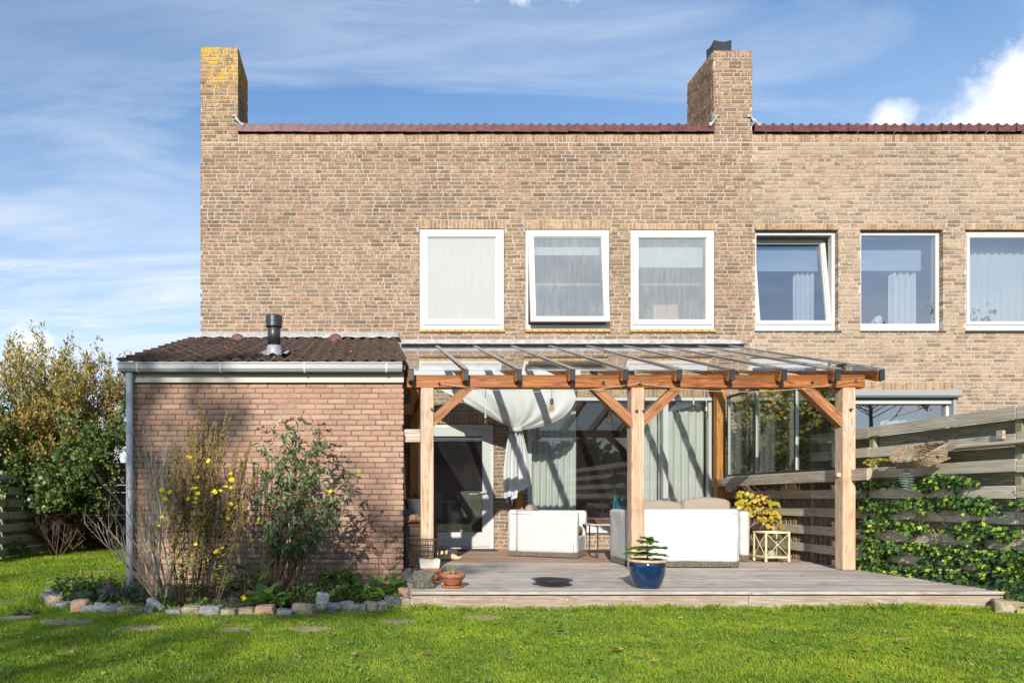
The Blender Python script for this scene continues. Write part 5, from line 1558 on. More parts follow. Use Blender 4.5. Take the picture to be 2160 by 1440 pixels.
beam('shelf_top', (.44, 9.35, .725), (.84, 9.35, .725), .34, .025, m_w_planter, stand)
for xx in (.46, .82):
    for yy in (9.22, 9.48): beam('leg', (xx, yy, DECK), (xx, yy, .712), .03, .03, m_w_planter, stand)
tr_ = thing('zinc_trough', 'tilted zinc trough on the shelf beside the shed', 'trough', (.52, 9.2, .74))
mb = MB(); mb.add([(-.06, -.05, 0), (.06, -.05, 0), (.06, .05, 0), (-.06, .05, 0), (-.085, -.07, .11), (.085, -.07, .11), (.085, .07, .11), (-.085, .07, .11)], [(3, 2, 1, 0), (0, 1, 5, 4), (1, 2, 6, 5), (2, 3, 7, 6), (3, 0, 4, 7)], Matrix.Translation((.50, 9.16, .75)) @ Matrix.Rotation(R(12), 4, 'Y'))
build('body', mb, m_zinc, tr_, thick=.006)
br = thing('garden_broom', 'long-handled tool leaning in the corner beside the shed', 'broom', (.62, 11.2, DECK))
build('handle', MB().tube([(.60, 10.9, DECK + .2), (.57, 11.35, 1.75)], .014, 8), m_clog, br)
build('head', MB().cbox(.06, .05, .22, .01, Matrix.Translation((.602, 10.88, DECK + .13))), m_zinc, br)
dt = thing('dead_pot_plant', 'dry cut stalks in the dark tub behind the left veranda post', 'pot plant', (.66, 9.75, .9))
mb = MB(); rg = random.Random(9)
for k in range(46):
    a = rg.uniform(0, 6.3); r = rg.uniform(0, .09)
    b_ = Vector((.66 + r * math.cos(a), 9.75 + r * math.sin(a), .98)); mb.tube([b_, b_ + Vector((rg.uniform(-.09, .09), rg.uniform(-.05, .05), rg.uniform(.06, .16)))], .003, 4, cap=False)
build('stalks', mb, m_stem_brown, dt)
build('tub', MB().lathe([(0, .74), (.11, .74), (.15, .96), (.16, .97), (.16, .985), (.14, .985), (.13, .96)], 24, Matrix.Translation((.66, 9.75, 0))), m_blackmetal, dt)
beam('shelf_board', (.44, 9.75, .725), (.85, 9.75, .725), .34, .025, m_w_planter, stand)

# wooden clogs and the door mat
for i, (px, py, lab) in enumerate(((947, 1181, 'bare wooden clog nearer the deck front, by the door mat'), (941, 1171, 'bare wooden clog nearer the door mat'))):
    Yc = .83 * 1500 / (py - 1050)
    base = P(px, py, Yc); base.z = DECK
    prof_ = [(-.145, .0, .075, .02), (-.12, .0, .085, .043), (-.06, .0, .075, .048), (0, .012, .085, .046), (.04, .012, .098, .05), (.08, .0, .085, .05), (.12, .004, .060, .042), (.15, .02, .055, .025), (.168, .042, .062, .008)]
    rows = []
    for (x, zb_, zt_, hw_) in prof_:
        zt_ = zt_ * .95
        rows.append([(x, hw_ * math.cos(a), (zb_ + zt_) / 2 + (zt_ - zb_) / 2 * math.sin(a)) for a in [2 * math.pi * k / 16 for k in range(17)]])
    mb = MB().grid(rows); mb.add(rows[0][:16], [tuple(range(16))]); mb.add(rows[-1][:16], [tuple(reversed(range(16)))])
    mb.rbox(.13, .07, .012, .006, Matrix.Translation((-.06, 0, .072)), 3)
    tag(build('wooden_clog', mb.transform(Matrix.Translation(base) @ Matrix.Rotation(R(-4 + 3 * i), 4, 'Z')), m_clog, None, smooth=True), lab, 'clog', 'pair of wooden clogs')
tag(build('door_mat', MB().cbox(.86, .32, .014, .004, Matrix.Translation((hx(985), YH - .22, DECK + .008))), m_rubber), 'thin black rubber mat in front of the glass door', 'door mat')

# ------------------------------------------------------------------ what shows inside the ground floor
tbl = thing('dining_table', 'light wooden dining table inside, seen through the door', 'table', (1.35, 13.3, DECK))
beam('table_top', (-.3, 13.35, .93), (1.62, 13.35, .93), .9, .05, m_w_table, tbl)
for (x, y) in ((1.50, 12.97), (-.2, 12.97), (1.50, 13.7), (-.2, 13.7)): beam('leg', (x, y, DECK), (x, y, .90), .10, .10, m_w_table, tbl)
def dchair(x, y, rz, lab):
    t = thing('dining_chair', lab, 'chair', (x, y, DECK), 'grey leather dining chairs')
    M = Matrix.Translation((x, y, DECK)) @ Matrix.Rotation(rz, 4, 'Z')
    build('backrest', MB().rbox(.46, .09, .55, .04, M @ Matrix.Translation((0, -.22, .68)), 5), m_leather, t, smooth=True)
    build('seat', MB().rbox(.47, .46, .12, .04, M @ Matrix.Translation((0, .02, .43)), 5), m_leather, t, smooth=True)
    build('grip', MB().rbox(.15, .02, .025, .01, M @ Matrix.Translation((0, -.27, .90)), 3), m_alu, t, smooth=True)
    for sx in (-1, 1):
        for sy in (-1, 1): beam('leg', M @ Vector((sx * .2, sy * .2, 0)), M @ Vector((sx * .2, sy * .2, .37)), .04, .04, m_w_table, t)
dchair(1.83, 12.55, .0, 'grey leather dining chair with a steel grip, inside the door')
dchair(1.08, 12.60, .0, 'grey leather dining chair behind the left veranda post, inside')
tc = thing('turquoise_chair', 'turquoise shell chair inside, behind the patio window', 'chair', (4.55, 12.6, DECK))
mb = MB(); rows = []
for i in range(9):
    t_ = i / 8; z = .62 + .38 * t_
    rows.append([(4.62 + (.19 - .05 * t_) * math.sin(a), 12.85 - (.20 - .03 * t_) * math.cos(a) * -1, z + .05 * math.cos(a)) for a in np.linspace(-1.4, 1.4, 11)])
mb.grid(rows)
build('shell', mb, m_teal, tc, smooth=True, thick=.02)
build('seat', MB().rbox(.40, .40, .06, .03, Matrix.Translation((4.60, 12.78, .62)), 4), m_teal, tc, smooth=True)
for sx in (-1, 1):
    for sy in (-1, 1): beam('leg', (4.6 + sx * .2, 12.78 + sy * .2, DECK), (4.6 + sx * .12, 12.78 + sy * .12, .6), .03, .03, m_w_table, tc)
tag(build('storage_box', MB().cbox(.34, .3, .36, .01, Matrix.Translation((4.05, 12.4, DECK + .19 + .12))), m_redbox), 'faded red box on the floor inside the patio window', 'box')

# hanging basket and spiral ornament on the fence
hb = Vector((FX - .20, 7.20, 1.36))
hbk = thing('wicker_basket', 'shallow wicker basket hanging from the fence by two hooks', 'basket', hb)
mb = MB()
def bk_pt(a, t, hb=hb):       # boat-shaped tray
    L_, W_ = .22 + .055 * t, .13 + .05 * t
    z = .11 * t + .035 * (abs(math.cos(a)) ** 4) * t + .03 * math.sin(a) * t
    ca, sa = math.cos(a), math.sin(a)
    pw = lambda v: math.copysign(abs(v) ** .75, v)
    return hb + Matrix.Rotation(R(-20), 3, 'Y') @ Vector((W_ * pw(sa), L_ * pw(ca), z - .06)) + Vector((0, 0, .05))
for r_ in range(11):
    t_ = r_ / 10
    mb.cur = .1 + .08 * r_
    mb.tube([bk_pt(2 * math.pi * k / 44, t_) + Vector(((.006 if (k + r_) % 2 else -.006), 0, 0)) for k in range(45)], .0085 if r_ < 10 else .014, 5, cap=False)
for k in range(30):
    a = 2 * math.pi * k / 30
    mb.tube([bk_pt(a, t_ / 5) for t_ in range(6)], .006, 4, cap=False)
for k in range(14):
    y = -.20 + .40 * k / 13
    mb.tube([hb + Vector((0, 0, .05)) + Matrix.Rotation(R(-20), 3, 'Y') @ Vector((-.12, y, -.06)), hb + Vector((0, 0, .05)) + Matrix.Rotation(R(-20), 3, 'Y') @ Vector((.12, y, -.06))], .010, 4, cap=False)
build('woven_body', mb, m_wicker, hbk)
mb = MB()
for y in (-.12, .13): mb.tube([hb + Vector((.10, y, .12)), hb + Vector((.165, y, .16)), hb + Vector((.178, y, .24)), hb + Vector((.225, y, .245)), hb + Vector((.23, y, .21))], .007, 6)
build('hook', mb, m_blackmetal, hbk)
rg = random.Random(6)
lv = leaf_mesh('dry_leaf', [[0, 0, 0]], [[1, 0, 0]], [[0, 0, 1]], [.075], m_l_fallen, OVAL, [0.0])
for k in range(10):
    q = hb + Vector((-.06 + rg.uniform(-.05, .05), -.20 + rg.uniform(-.06, .12), .02 + rg.uniform(0, .05)))
    put('dry_leaf', lv, hbk, Matrix.Translation(q) @ Matrix.Rotation(rg.uniform(0, 6), 4, 'Z') @ Matrix.Rotation(rg.uniform(-.6, .6), 4, 'X'))
so = thing('spiral_ornament', 'green metal bird and wire spiral hanging below the wicker basket', 'ornament', P(1912, 1040, 7.0))
c0 = P(1912, 1010, 7.28)
mb = MB()
for k in range(8):
    z = c0.z + .10 - .026 * k; r = .055 * math.sin(math.pi * (k + 1) / 9.2) + .008
    mb.tube([Vector((c0.x + r * math.cos(2 * math.pi * j / 16), c0.y + r * math.sin(2 * math.pi * j / 16), z - .026 * j / 16)) for j in range(17)], .0035, 4, cap=False)
build('spiral', mb, m_verdi, so)
build('wire', MB().tube([c0 + Vector((0, 0, .10)), c0 + Vector((0, 0, .22)), c0 + Vector((-.01, 0, .27)), c0 + Vector((.0, 0, .31))], .003, 4), m_verdi, so)
bd = [(-.075, -.05), (-.03, -.02), (-.01, .0), (.0, .035), (.02, .05), (.045, .045), (.035, .02), (.02, -.005), (-.015, -.03), (-.06, -.07)]
mb = MB(); mb.add([(c0.x + x, c0.y - .003, c0.z + .18 + z) for x, z in bd] + [(c0.x + x, c0.y + .003, c0.z + .18 + z) for x, z in bd], [tuple(range(10))[::-1], tuple(range(10, 20))] + [(i, (i + 1) % 10, 10 + (i + 1) % 10, 10 + i) for i in range(10)])
build('bird', mb, m_verdi, so)
# ------------------------------------------------------------------ stones, slabs, fallen leaves
edge = [(111, 1256, 100, 45, 1), (102, 1265, 130, 50, 1), (110, 1278, 115, 70, 2), (131, 1283, 140, 32, 0), (164, 1292, 115, 85, 3), (183, 1292, 95, 50, 1), (208, 1293, 110, 62, 1), (233, 1293, 100, 50, 0),
        (263, 1293, 110, 40, 2), (288, 1295, 110, 32, 2), (313, 1296, 62, 42, 0), (365, 1298, 110, 36, 0), (401, 1298, 130, 56, 2), (443, 1299, 155, 66, 0), (483, 1300, 115, 50, 2), (518, 1297, 120, 46, 2),
        (558, 1297, 140, 62, 3), (599, 1299, 115, 36, 0), (639, 1297, 165, 72, 2), (704, 1292, 100, 62, 1), (732, 1291, 100, 66, 0), (760, 1291, 95, 50, 1), (784, 1290, 80, 62, 2),
        (806, 1289, 76, 62, 0), (829, 1285, 110, 86, 5), (857, 1284, 74, 70, 2)]
names = {0: 'grey', 1: 'blue grey', 2: 'tan', 3: 'pink', 5: 'dark'}
for i, (px, yb, wz, hz__, k) in enumerate(edge):
    Y = 1500.0 / (yb - 1050) + .03
    s_ = 1500 / Y
    w_, h_ = wz / 3.6 / s_ * 1.05, max(.06, hz__ / 3.6 / s_ * 1.35)
    o = stone('edging_stone', Vector(((px - 775) / s_, Y + .05, h_ * .30)), (w_, .13, h_), m_stones[k], 20 + i, .22, rz=random.Random(i).uniform(-.25, .25))
    ordi = ['first', 'second', 'third', 'fourth', 'fifth', 'sixth', 'seventh', 'eighth', 'ninth', 'tenth', 'eleventh', 'twelfth', 'thirteenth']
    shape_ = 'broad' if wz > 135 else 'flat' if hz__ < 45 else 'blocky'
    where = ordi[i] + ' from the left end' if i < 13 else (ordi[25 - i] + ' from the deck end' if i < 25 else 'nearest the deck')
    tag(o, '%s %s stone in the flower bed edging, %s' % (shape_, names[k], where), 'stone', 'stones edging the flower bed')
tag(stone('edging_stone', Vector((-.41, 6.40, .065)), (.11, .09, .17), m_stones[4], 66, .13, rz=.2, tilt=.12), 'white upright pointed stone in the flower bed edging', 'stone', 'stones edging the flower bed')
tag(stone('edging_stone', Vector((-1.88, 6.30, .045)), (.18, .08, .08), m_stones[4], 67, .15, rz=-.5, tilt=.45), 'pale weathered stone tilted at the foot of the bare shrub', 'stone', 'stones edging the flower bed')
tag(stone('edging_stone', P(855, 1251, 6.85), (.11, .13, .12), m_stones[3], 62, .2), 'pinkish stone leaning beside the left edge of the deck', 'stone', 'stones edging the flower bed')
tag(stone('edging_stone', P(851, 1232, 7.4), (.11, .2, .13), m_stones[2], 63, .2), 'tan stone wedged between the shed corner and the deck', 'stone', 'stones edging the flower bed')
tag(stone('edging_stone', Vector((5.62, 6.22, .05)), (.24, .2, .12), m_stones[2], 65, .2), 'flat tan stone under the right front corner of the deck', 'stone', 'stones edging the flower bed')
tag(build('grey_paver', MB().cbox(.14, .08, .06, .006, Matrix.Translation((5.86, 6.05, .02))), m_stones[4]), 'small pale grey block beside the fence on the lawn', 'paver')

slabs = [(295, 1325, .34, .24, 'irregular sandstone slab in the lawn below the bare shrub'), (143, 1312, .40, .26, 'long sandstone slab in the lawn near the left bed stones'), (32, 1303, .30, .22, 'sandstone slab at the left edge of the lawn'),
         (838, 1312, .30, .22, 'sandstone slab in the lawn left of the deck corner'), (1016, 1302, .28, .20, 'sandstone slab in the lawn before the deck, rightmost of the path'), (655, 1326, .30, .2, 'sunken slab edge in the lawn beside a patch of bare earth'),
         (495, 1328, .26, .18, 'half overgrown slab in the lawn in front of the primroses'), (212, 1206, .30, .3, 'slab in the side lawn beside the shed, nearest the planter'), (222, 1198, .26, .26, 'small slab in the shaded side lawn'), (130, 1227, .42, .34, 'slab in the side lawn left of the flower bed'), (178, 1216, .3, .26, 'faint slab in the side lawn behind the bed')]
slab_pos = []
for i, (px, py, w_, d_, lab) in enumerate(slabs):
    Y = 1500 / (py - 1050); c = P(px, py, Y)
    slab_pos.append((c.x, Y, max(w_, d_) * .46))
    rg = random.Random(70 + i); n_ = 11; pts_ = []
    for k in range(n_):
        a = 2 * math.pi * k / n_; rr = 1 + rg.uniform(-.14, .14)
        pts_.append((c.x + w_ / 2 * rr * math.cos(a) * 1.05, Y + d_ / 2 * rr * math.sin(a)))
    mb = MB(); mb.add([(x, y, .008) for x, y in pts_] + [(c.x + (x - c.x) * 1.04, Y + (y - Y) * 1.04, .003) for x, y in pts_] + [(c.x + (x - c.x) * 1.04, Y + (y - Y) * 1.04, -.03) for x, y in pts_],
                      [tuple(range(n_))] + [(n_ + k, n_ + (k + 1) % n_, (k + 1) % n_, k) for k in range(n_)] + [(2 * n_ + k, 2 * n_ + (k + 1) % n_, n_ + (k + 1) % n_, n_ + k) for k in range(n_)])
    tag(build('stepping_stone', mb, m_slab), lab, 'stepping stone', 'slabs of the stepping stone path')

# ------------------------------------------------------------------ grass
rngG = np.random.default_rng(1)
def in_bed(x, y):
    inside = np.zeros(len(x), bool); n = len(bed_poly)
    for i in range(n):
        (x1, y1), (x2, y2) = bed_poly[i], bed_poly[(i + 1) % n]
        c = ((y1 > y) != (y2 > y)) & (x < (x2 - x1) * (y - y1) / (y2 - y1 + 1e-12) + x1)
        inside ^= c
    return inside
def blades(x0, x1, y0, y1, dens, h):
    n = int((x1 - x0) * (y1 - y0) * dens)
    x, y = rngG.uniform(x0, x1, n), rngG.uniform(y0, y1, n)
    keep = ~in_bed(x, y) & ~((x > DX0) & (x < DX1 + .05) & (y > DY0 + .03)) & ~((x > SX0 - .0) & (x < DX0) & (y > 8.1)) & (x < 5.75)
    for (sx, sy, sr) in slab_pos: keep &= ((x - sx) / sr) ** 2 + ((y - sy) / (sr * .72)) ** 2 > 1
    x, y = x[keep], y[keep]
    big = np.sin(x * 1.9 + 1.3 * np.sin(y * 1.7)) * np.sin(y * 2.6 + x) * .5 + .5
    wn_ = np.sin(x * 7.1 + 2 * np.sin(y * 5.3)) * np.sin(y * 8.7 + 1.7 * np.sin(x * 4.1)) + .5 * np.sin(x * 17 + y * 13)
    kp = rngG.random(len(x)) < np.clip(1.15 + wn_ * .55, .25, 1)
    x, y, big = x[kp], y[kp], big[kp] + .35 * wn_[kp]
    return x, y, h * rngG.uniform(.45, 1.25, len(x)) * (.75 + .5 * big)
parts_ = [blades(-3.6, 5.8, 3.4, 5.0, 15000, .019), blades(-5.2, 5.8, 5.0, 6.6, 11500, .021), blades(-6.0, -2.6, 6.6, 10, 4200, .035), blades(-6.4, -2.8, 10, 14.2, 2200, .045), blades(-7, -3.6, 2.5, 6.6, 1800, .04), blades(DX0, 5.7, 6.24, 6.34, 9000, .06), blades(-3.3, .4, 6.2, 7.0, 1500, .06)]
gx = np.concatenate([p[0] for p in parts_]); gy = np.concatenate([p[1] for p in parts_]); gh = np.concatenate([p[2] for p in parts_])
n = len(gx)
ang = rngG.uniform(0, 2 * np.pi, n); lean = rngG.uniform(0.15, 1.1, n)
wd = rngG.uniform(.0016, .0032, n) * (1 + np.maximum(0, gy - 6) * .12)
V = np.empty((n, 4, 3))
sx_, sy_ = np.cos(ang), np.sin(ang)
lx, ly = -sy_ * lean * gh, sx_ * lean * gh
V[:, 0] = np.stack([gx - sx_ * wd, gy - sy_ * wd, np.zeros(n)], 1)
V[:, 1] = np.stack([gx + sx_ * wd, gy + sy_ * wd, np.zeros(n)], 1)
V[:, 2] = np.stack([gx + sx_ * wd * .6 + lx * .45, gy + sy_ * wd * .6 + ly * .45, gh * .62], 1)
V[:, 3] = np.stack([gx + lx, gy + ly, gh], 1)
me = bpy.data.meshes.new('grass')
me.vertices.add(n * 4); me.loops.add(n * 4); me.polygons.add(n)
me.vertices.foreach_set('co', V.reshape(-1)); me.loops.foreach_set('vertex_index', np.arange(n * 4, dtype=np.int32)); me.polygons.foreach_set('loop_start', np.arange(0, n * 4, 4, dtype=np.int32))
at = me.attributes.new('rnd', 'FLOAT', 'FACE'); at.data.foreach_set('value', rngG.random(n))
me.materials.append(m_grass); me.update(calc_edges=True)
tag(put('grass', me, None, Matrix.Identity(4)), 'short green mown grass covering the lawn', 'grass', kind='stuff')

# clover and daisy leaves among the grass
nw = 1300
cx_, cy_ = rngG.uniform(-3.4, 5.6, 260), rngG.uniform(3.6, 6.25, 260)
ii = rngG.integers(0, 260, nw)
wp_ = np.stack([cx_[ii] + rngG.normal(0, .05, nw), cy_[ii] + rngG.normal(0, .04, nw), rngG.uniform(.012, .026, nw)], 1)
kk = ~in_bed(wp_[:, 0], wp_[:, 1]) & ~((wp_[:, 0] > DX0) & (wp_[:, 1] > DY0)); wp_ = wp_[kk]; nw = len(wp_)
tag(leaves('lawn_weeds', wp_, unit(rngG, nw) * [1, 1, .3], np.array([-.2, -.9, .8]) + unit(rngG, nw) * .3, rngG.uniform(.012, .024, nw), m_l_bed, None, ROUND), 'small round-leaved weeds scattered through the lawn', 'weeds')

# fallen leaves, each its own
rg = random.Random(31)
fl_mesh = [leaf_mesh('fallen_leaf', [[-.03, 0, 0]], [[1, 0, 0]], [[0, 0, 1]], [.065], m_l_fallen, [(a, b, u * 3.0 + rg.uniform(-.03, .06)) for a, b, u in OVAL], [0.0]) for _ in range(5)]
spots = [(1985, 1320), (2005, 1315), (2018, 1333), (1845, 1297), (1512, 1312), (1325, 1302), (1085, 1312), (1130, 1340), (1045, 1322), (905, 1320), (850, 1335), (620, 1322), (520, 1345), (480, 1370), (440, 1352), (330, 1378), (150, 1392), (60, 1400), (150, 1385),
         (700, 1345), (975, 1332), (1180, 1335), (1300, 1380), (1420, 1345), (1580, 1400), (1700, 1342), (1800, 1385), (20, 1192), (85, 1185), (35, 1220), (110, 1170), (215, 1158), (95, 1220), (140, 1172), (1900, 1360), (1240, 1405), (900, 1390), (1860, 1302), (1840, 1290), (545, 1335), (760, 1390)]
spots += [(rg.uniform(60, 2100), rg.uniform(1300, 1425)) for _ in range(45)]
for (px, py) in spots:
    Y = 1500 / (py - 1050); c = P(px, py, Y)
    o = put('fallen_leaf', fl_mesh[rg.randrange(5)], None, Matrix.Translation((c.x, c.y, .034)) @ Matrix.Rotation(rg.uniform(0, 6.3), 4, 'Z') @ Matrix.Rotation(rg.uniform(-.35, .35), 4, 'X') @ Matrix.Scale(rg.uniform(.4, 1.0), 4))
    tag(o, 'small brown fallen leaf lying on the lawn', 'leaf', 'fallen leaves on the lawn')
for (px, py) in ((1060, 1208), (860 + 132, 1206), (1010, 1184), (1650, 1188), (1690, 1215), (1545, 1222), (1265, 1160), (1283, 1168), (1720, 1178)):
    Y = .83 * 1500 / (py - 1050); c = P(px, py, Y)
    tag(put('fallen_leaf', fl_mesh[rg.randrange(5)], None, Matrix.Translation((c.x, c.y, DECK + .008)) @ Matrix.Rotation(rg.uniform(0, 6.3), 4, 'Z') @ Matrix.Scale(.55, 4)), 'tiny dry leaf lying on the deck boards', 'leaf', 'dry leaves on the deck')


# ------------------------------------------------------------------ plants
def grow_branch(p, d, L, r, depth, rg, out, tips, up=.25, wob=.18, split=(2, 3), ang=.5, shrink=.68, seg=6):
    pts, rad = [p.copy()], [r]
    d = d.normalized()
    for i in range(seg):
        d = (d + Vector((rg.gauss(0, wob), rg.gauss(0, wob), rg.gauss(0, wob) + up)) * (1.0 / seg) * 1.6).normalized()
        p = p + d * (L / seg)
        pts.append(p.copy()); rad.append(r * (1 - .5 * (i + 1) / seg))
    out.append((pts, rad, depth))
    if depth == 0:
        tips.append((pts[-1], d)); return
    for k in range(rg.randint(*split)):
        t = rg.uniform(.35, 1.0); i = min(seg - 1, int(t * seg))
        q = pts[i].lerp(pts[i + 1], t * seg - i) if i < seg else pts[-1]
        nd_ = (d + Vector((rg.gauss(0, ang), rg.gauss(0, ang), rg.gauss(0, ang * .6)))).normalized()
        grow_branch(q, nd_, L * shrink * rg.uniform(.75, 1.2), max(.0016, rad[i] * .68), depth - 1, rg, out, tips, up, wob, split, ang, shrink, max(3, seg - 1))


def tubes(name, branches, mat, parent, sides=5):
    mb = MB()
    for (pts, rad, dp) in branches: mb.tube(pts, rad, sides if dp > 0 else 4, cap=False)
    return build(name, mb, mat, parent, smooth=True)


def along(branches, rng, n, sel=lambda dp: True):
    """n random points on branches with their direction"""
    pool = [(p[i], p[i + 1]) for (p, r, dp) in branches if sel(dp) for i in range(len(p) - 1)]
    A = np.array([a for a, b in pool]); B = np.array([b for a, b in pool])
    w_ = np.linalg.norm(B - A, axis=1); idx = rng.choice(len(pool), n, p=w_ / w_.sum())
    t = rng.random((n, 1))
    d = (B - A)[idx]
    return A[idx] * (1 - t) + B[idx] * t, d / (np.linalg.norm(d, axis=1, keepdims=True) + 1e-9)


# bare many-stemmed shrub by the downpipe
base = Vector((-1.92, 6.52, 0))
sh = thing('bare_shrub', 'leafless pale-stemmed shrub fanning out beside the downpipe', 'shrub', base)
rg = random.Random(41)
targets = [(205, 1075, 6.5), (235, 1010, 6.7), (260, 960, 6.9), (215, 1140, 6.2), (290, 930, 6.8), (330, 920, 7.0), (360, 900, 7.2), (310, 880, 7.1), (345, 950, 6.6), (385, 960, 7.1), (270, 1040, 6.4), (188, 1110, 6.6), (400, 1000, 7.3), (300, 985, 6.5), (240, 1070, 6.3)]
br_, tips = [], []
for (px, py, Y) in targets:
    tgt = P(px, py, Y); b0 = base + Vector((rg.uniform(-.04, .08), rg.uniform(-.04, .3), 0)); v = tgt - b0
    L = v.length
    st = (v.normalized() + Vector((-.10 * (1 if px < 300 else -1), 0, .0))).normalized()
    pts, rad = [], []
    bend = Vector((.10 if px < 300 else -.02, 0, -.06)) * L
    for k in range(9):
        t = k / 8; q = b0 + v * t * .80 + bend * math.sin(math.pi * t) * .5 + Vector((rg.gauss(0, .008), rg.gauss(0, .008), 0)); pts.append(q); rad.append(.0115 * (1 - .7 * t))
    br_.append((pts, rad, 3))
    for k in (3, 4, 5, 6, 7, 8):
        for _ in range(2):
            grow_branch(pts[k], (v.normalized() + Vector((rg.gauss(0, .45), rg.gauss(0, .35), .25))), L * rg.uniform(.16, .30), rad[k] * .6, 1, rg, br_, tips, up=.35, wob=.22, split=(1, 2), ang=.4, shrink=.7, seg=5)
tubes('stems', br_, m_stem_grey, sh)
rn = np.random.default_rng(4)
tp_ = np.array([t[0] for t in tips]); sel_ = rn.choice(len(tp_), 46, replace=False)
leaves('buds', tp_[sel_], unit(rn, 46) * .5 + [0, 0, .8], unit(rn, 46), rn.uniform(.014, .026, 46), m_l_dry, sh, OVAL, wr=1.6)

# evening primroses
pr = thing('evening_primrose', 'clump of tall brown evening primrose stalks with yellow flowers before the shed', 'flowers', (-1.6, 6.85, 0))
rg = random.Random(43); rn = np.random.default_rng(43)
stalks = [(421, 850, 6.95), (428, 872, 7.0), (390, 915, 6.9), (398, 890, 7.1), (446, 905, 7.0), (478, 868, 7.15), (484, 885, 7.1), (457, 893, 7.2), (506, 935, 7.2), (531, 930, 7.2), (370, 935, 6.8), (412, 930, 6.8), (440, 935, 6.8), (467, 940, 6.9), (355, 985, 6.7), (512, 975, 7.0), (546, 985, 7.1), (425, 975, 6.6), (495, 955, 7.0), (380, 975, 6.7), (452, 950, 6.7), (535, 1005, 7.0), (522, 950, 7.1), (405, 900, 7.0), (436, 880, 7.05), (468, 910, 7.1)]
pods_p, pods_d, lf_p, lf_d = [], [], [], []
for (px, py, Y) in stalks:
    tip = P(px, py, Y)
    b0 = Vector((-1.62 + (tip.x + 1.45) * .50 + rg.uniform(-.05, .05), 6.62 + (Y - 6.9) * .5 + rg.uniform(-.05, .12), 0))
    pts = []
    for k in range(9):
        t = k / 8; pts.append(b0.lerp(tip, t) + Vector((.04 * math.sin(math.pi * t) * rg.uniform(-1, 1), 0, 0)) + Vector((rg.gauss(0, .006), rg.gauss(0, .006), 0)))
    build('stalk', MB().tube(pts, [.008 * (1 - .75 * k / 8) for k in range(9)], 5, cap=False), m_stem_brown, pr, smooth=True)
    side = []
    for k in range(rg.randint(4, 7)):                      # short side shoots
        t = rg.uniform(.35, .8); q = b0.lerp(tip, t); a = rg.uniform(0, 6.3); e = q + Vector((.10 * math.cos(a), .07 * math.sin(a), rg.uniform(.16, .34)))
        side.append([q, q.lerp(e, .5) + Vector((0, 0, .03)), e])
    mb = MB(); [mb.tube(s_, [.004, .003, .002], 4, cap=False) for s_ in side]; build('side_shoot', mb, m_stem_brown, pr)
    for k in range(190):
        t = 1 - rg.random() ** 1.25 * .62; q = b0.lerp(tip, t); a = rg.uniform(0, 6.3)
        pods_p.append(q); pods_d.append(Vector((math.cos(a) * .55, math.sin(a) * .55, 1)))
    for s_ in side:
        for k in range(26):
            pods_p.append(s_[0].lerp(s_[2], rg.uniform(.3, 1))); a = rg.uniform(0, 6.3); pods_d.append(Vector((math.cos(a) * .6, math.sin(a) * .6, 1)))
    for k in range(44):
        t = rg.uniform(.05, .66); q = b0.lerp(tip, t); a = rg.uniform(0, 6.3)
        lf_p.append(q); lf_d.append(Vector((math.cos(a), math.sin(a), rg.uniform(-.5, .5))))
n_ = len(pods_p)
leaves('seed_pods', pods_p, pods_d, unit(rn, n_), rn.uniform(.018, .034, n_), m_l_dry, pr, LANCE, wr=1.7)
n_ = len(lf_p)
leaves('leaves', lf_p, lf_d, unit(rn, n_), rn.uniform(.03, .075, n_), m_l_prim, pr, LANCE, wr=1.5)
fm = MB()
for k in range(4):
    a = math.pi / 2 * k; c_, s_ = math.cos(a), math.sin(a)
    pp = [(0, 0, 0), (.006, .010, .006), (.016, .014, .014), (.024, .006, .017), (.024, -.006, .017), (.016, -.014, .014), (.006, -.010, .006)]
    fm.add([(x * c_ - y * s_, x * s_ + y * c_, z) for x, y, z in pp], [tuple(range(7))])
flower = fm.mesh('flower', m_petal)
for (px, py) in [(423, 956), (395, 964), (401, 967), (442, 973), (487, 1000), (487, 1013), (492, 1016), (417, 1009), (343, 1033), (360, 1038), (407, 1032), (412, 1032), (476, 1029), (487, 1029), (453, 1037), (464, 1037), (342, 1092), (417, 1043), (413, 1053), (411, 1061), (399, 1052),
                 (347, 1054), (360, 1039), (413, 1149), (470, 1157), (457, 1165), (532, 1143), (522, 1103), (554, 1103), (543, 1101), (486, 1064), (500, 1071), (479, 1093), (453, 1039), (513, 1261), (492, 1014), (334, 1110)]:
    q = P(px, py, rg.uniform(6.35, 6.6))
    put('flower', flower, pr, Matrix.Translation(q) @ Matrix.Rotation(rg.uniform(.2, 1.3), 4, 'X') @ Matrix.Rotation(rg.uniform(-.6, .6), 4, 'Y') @ Matrix.Scale(rg.uniform(.75, 1.1), 4))

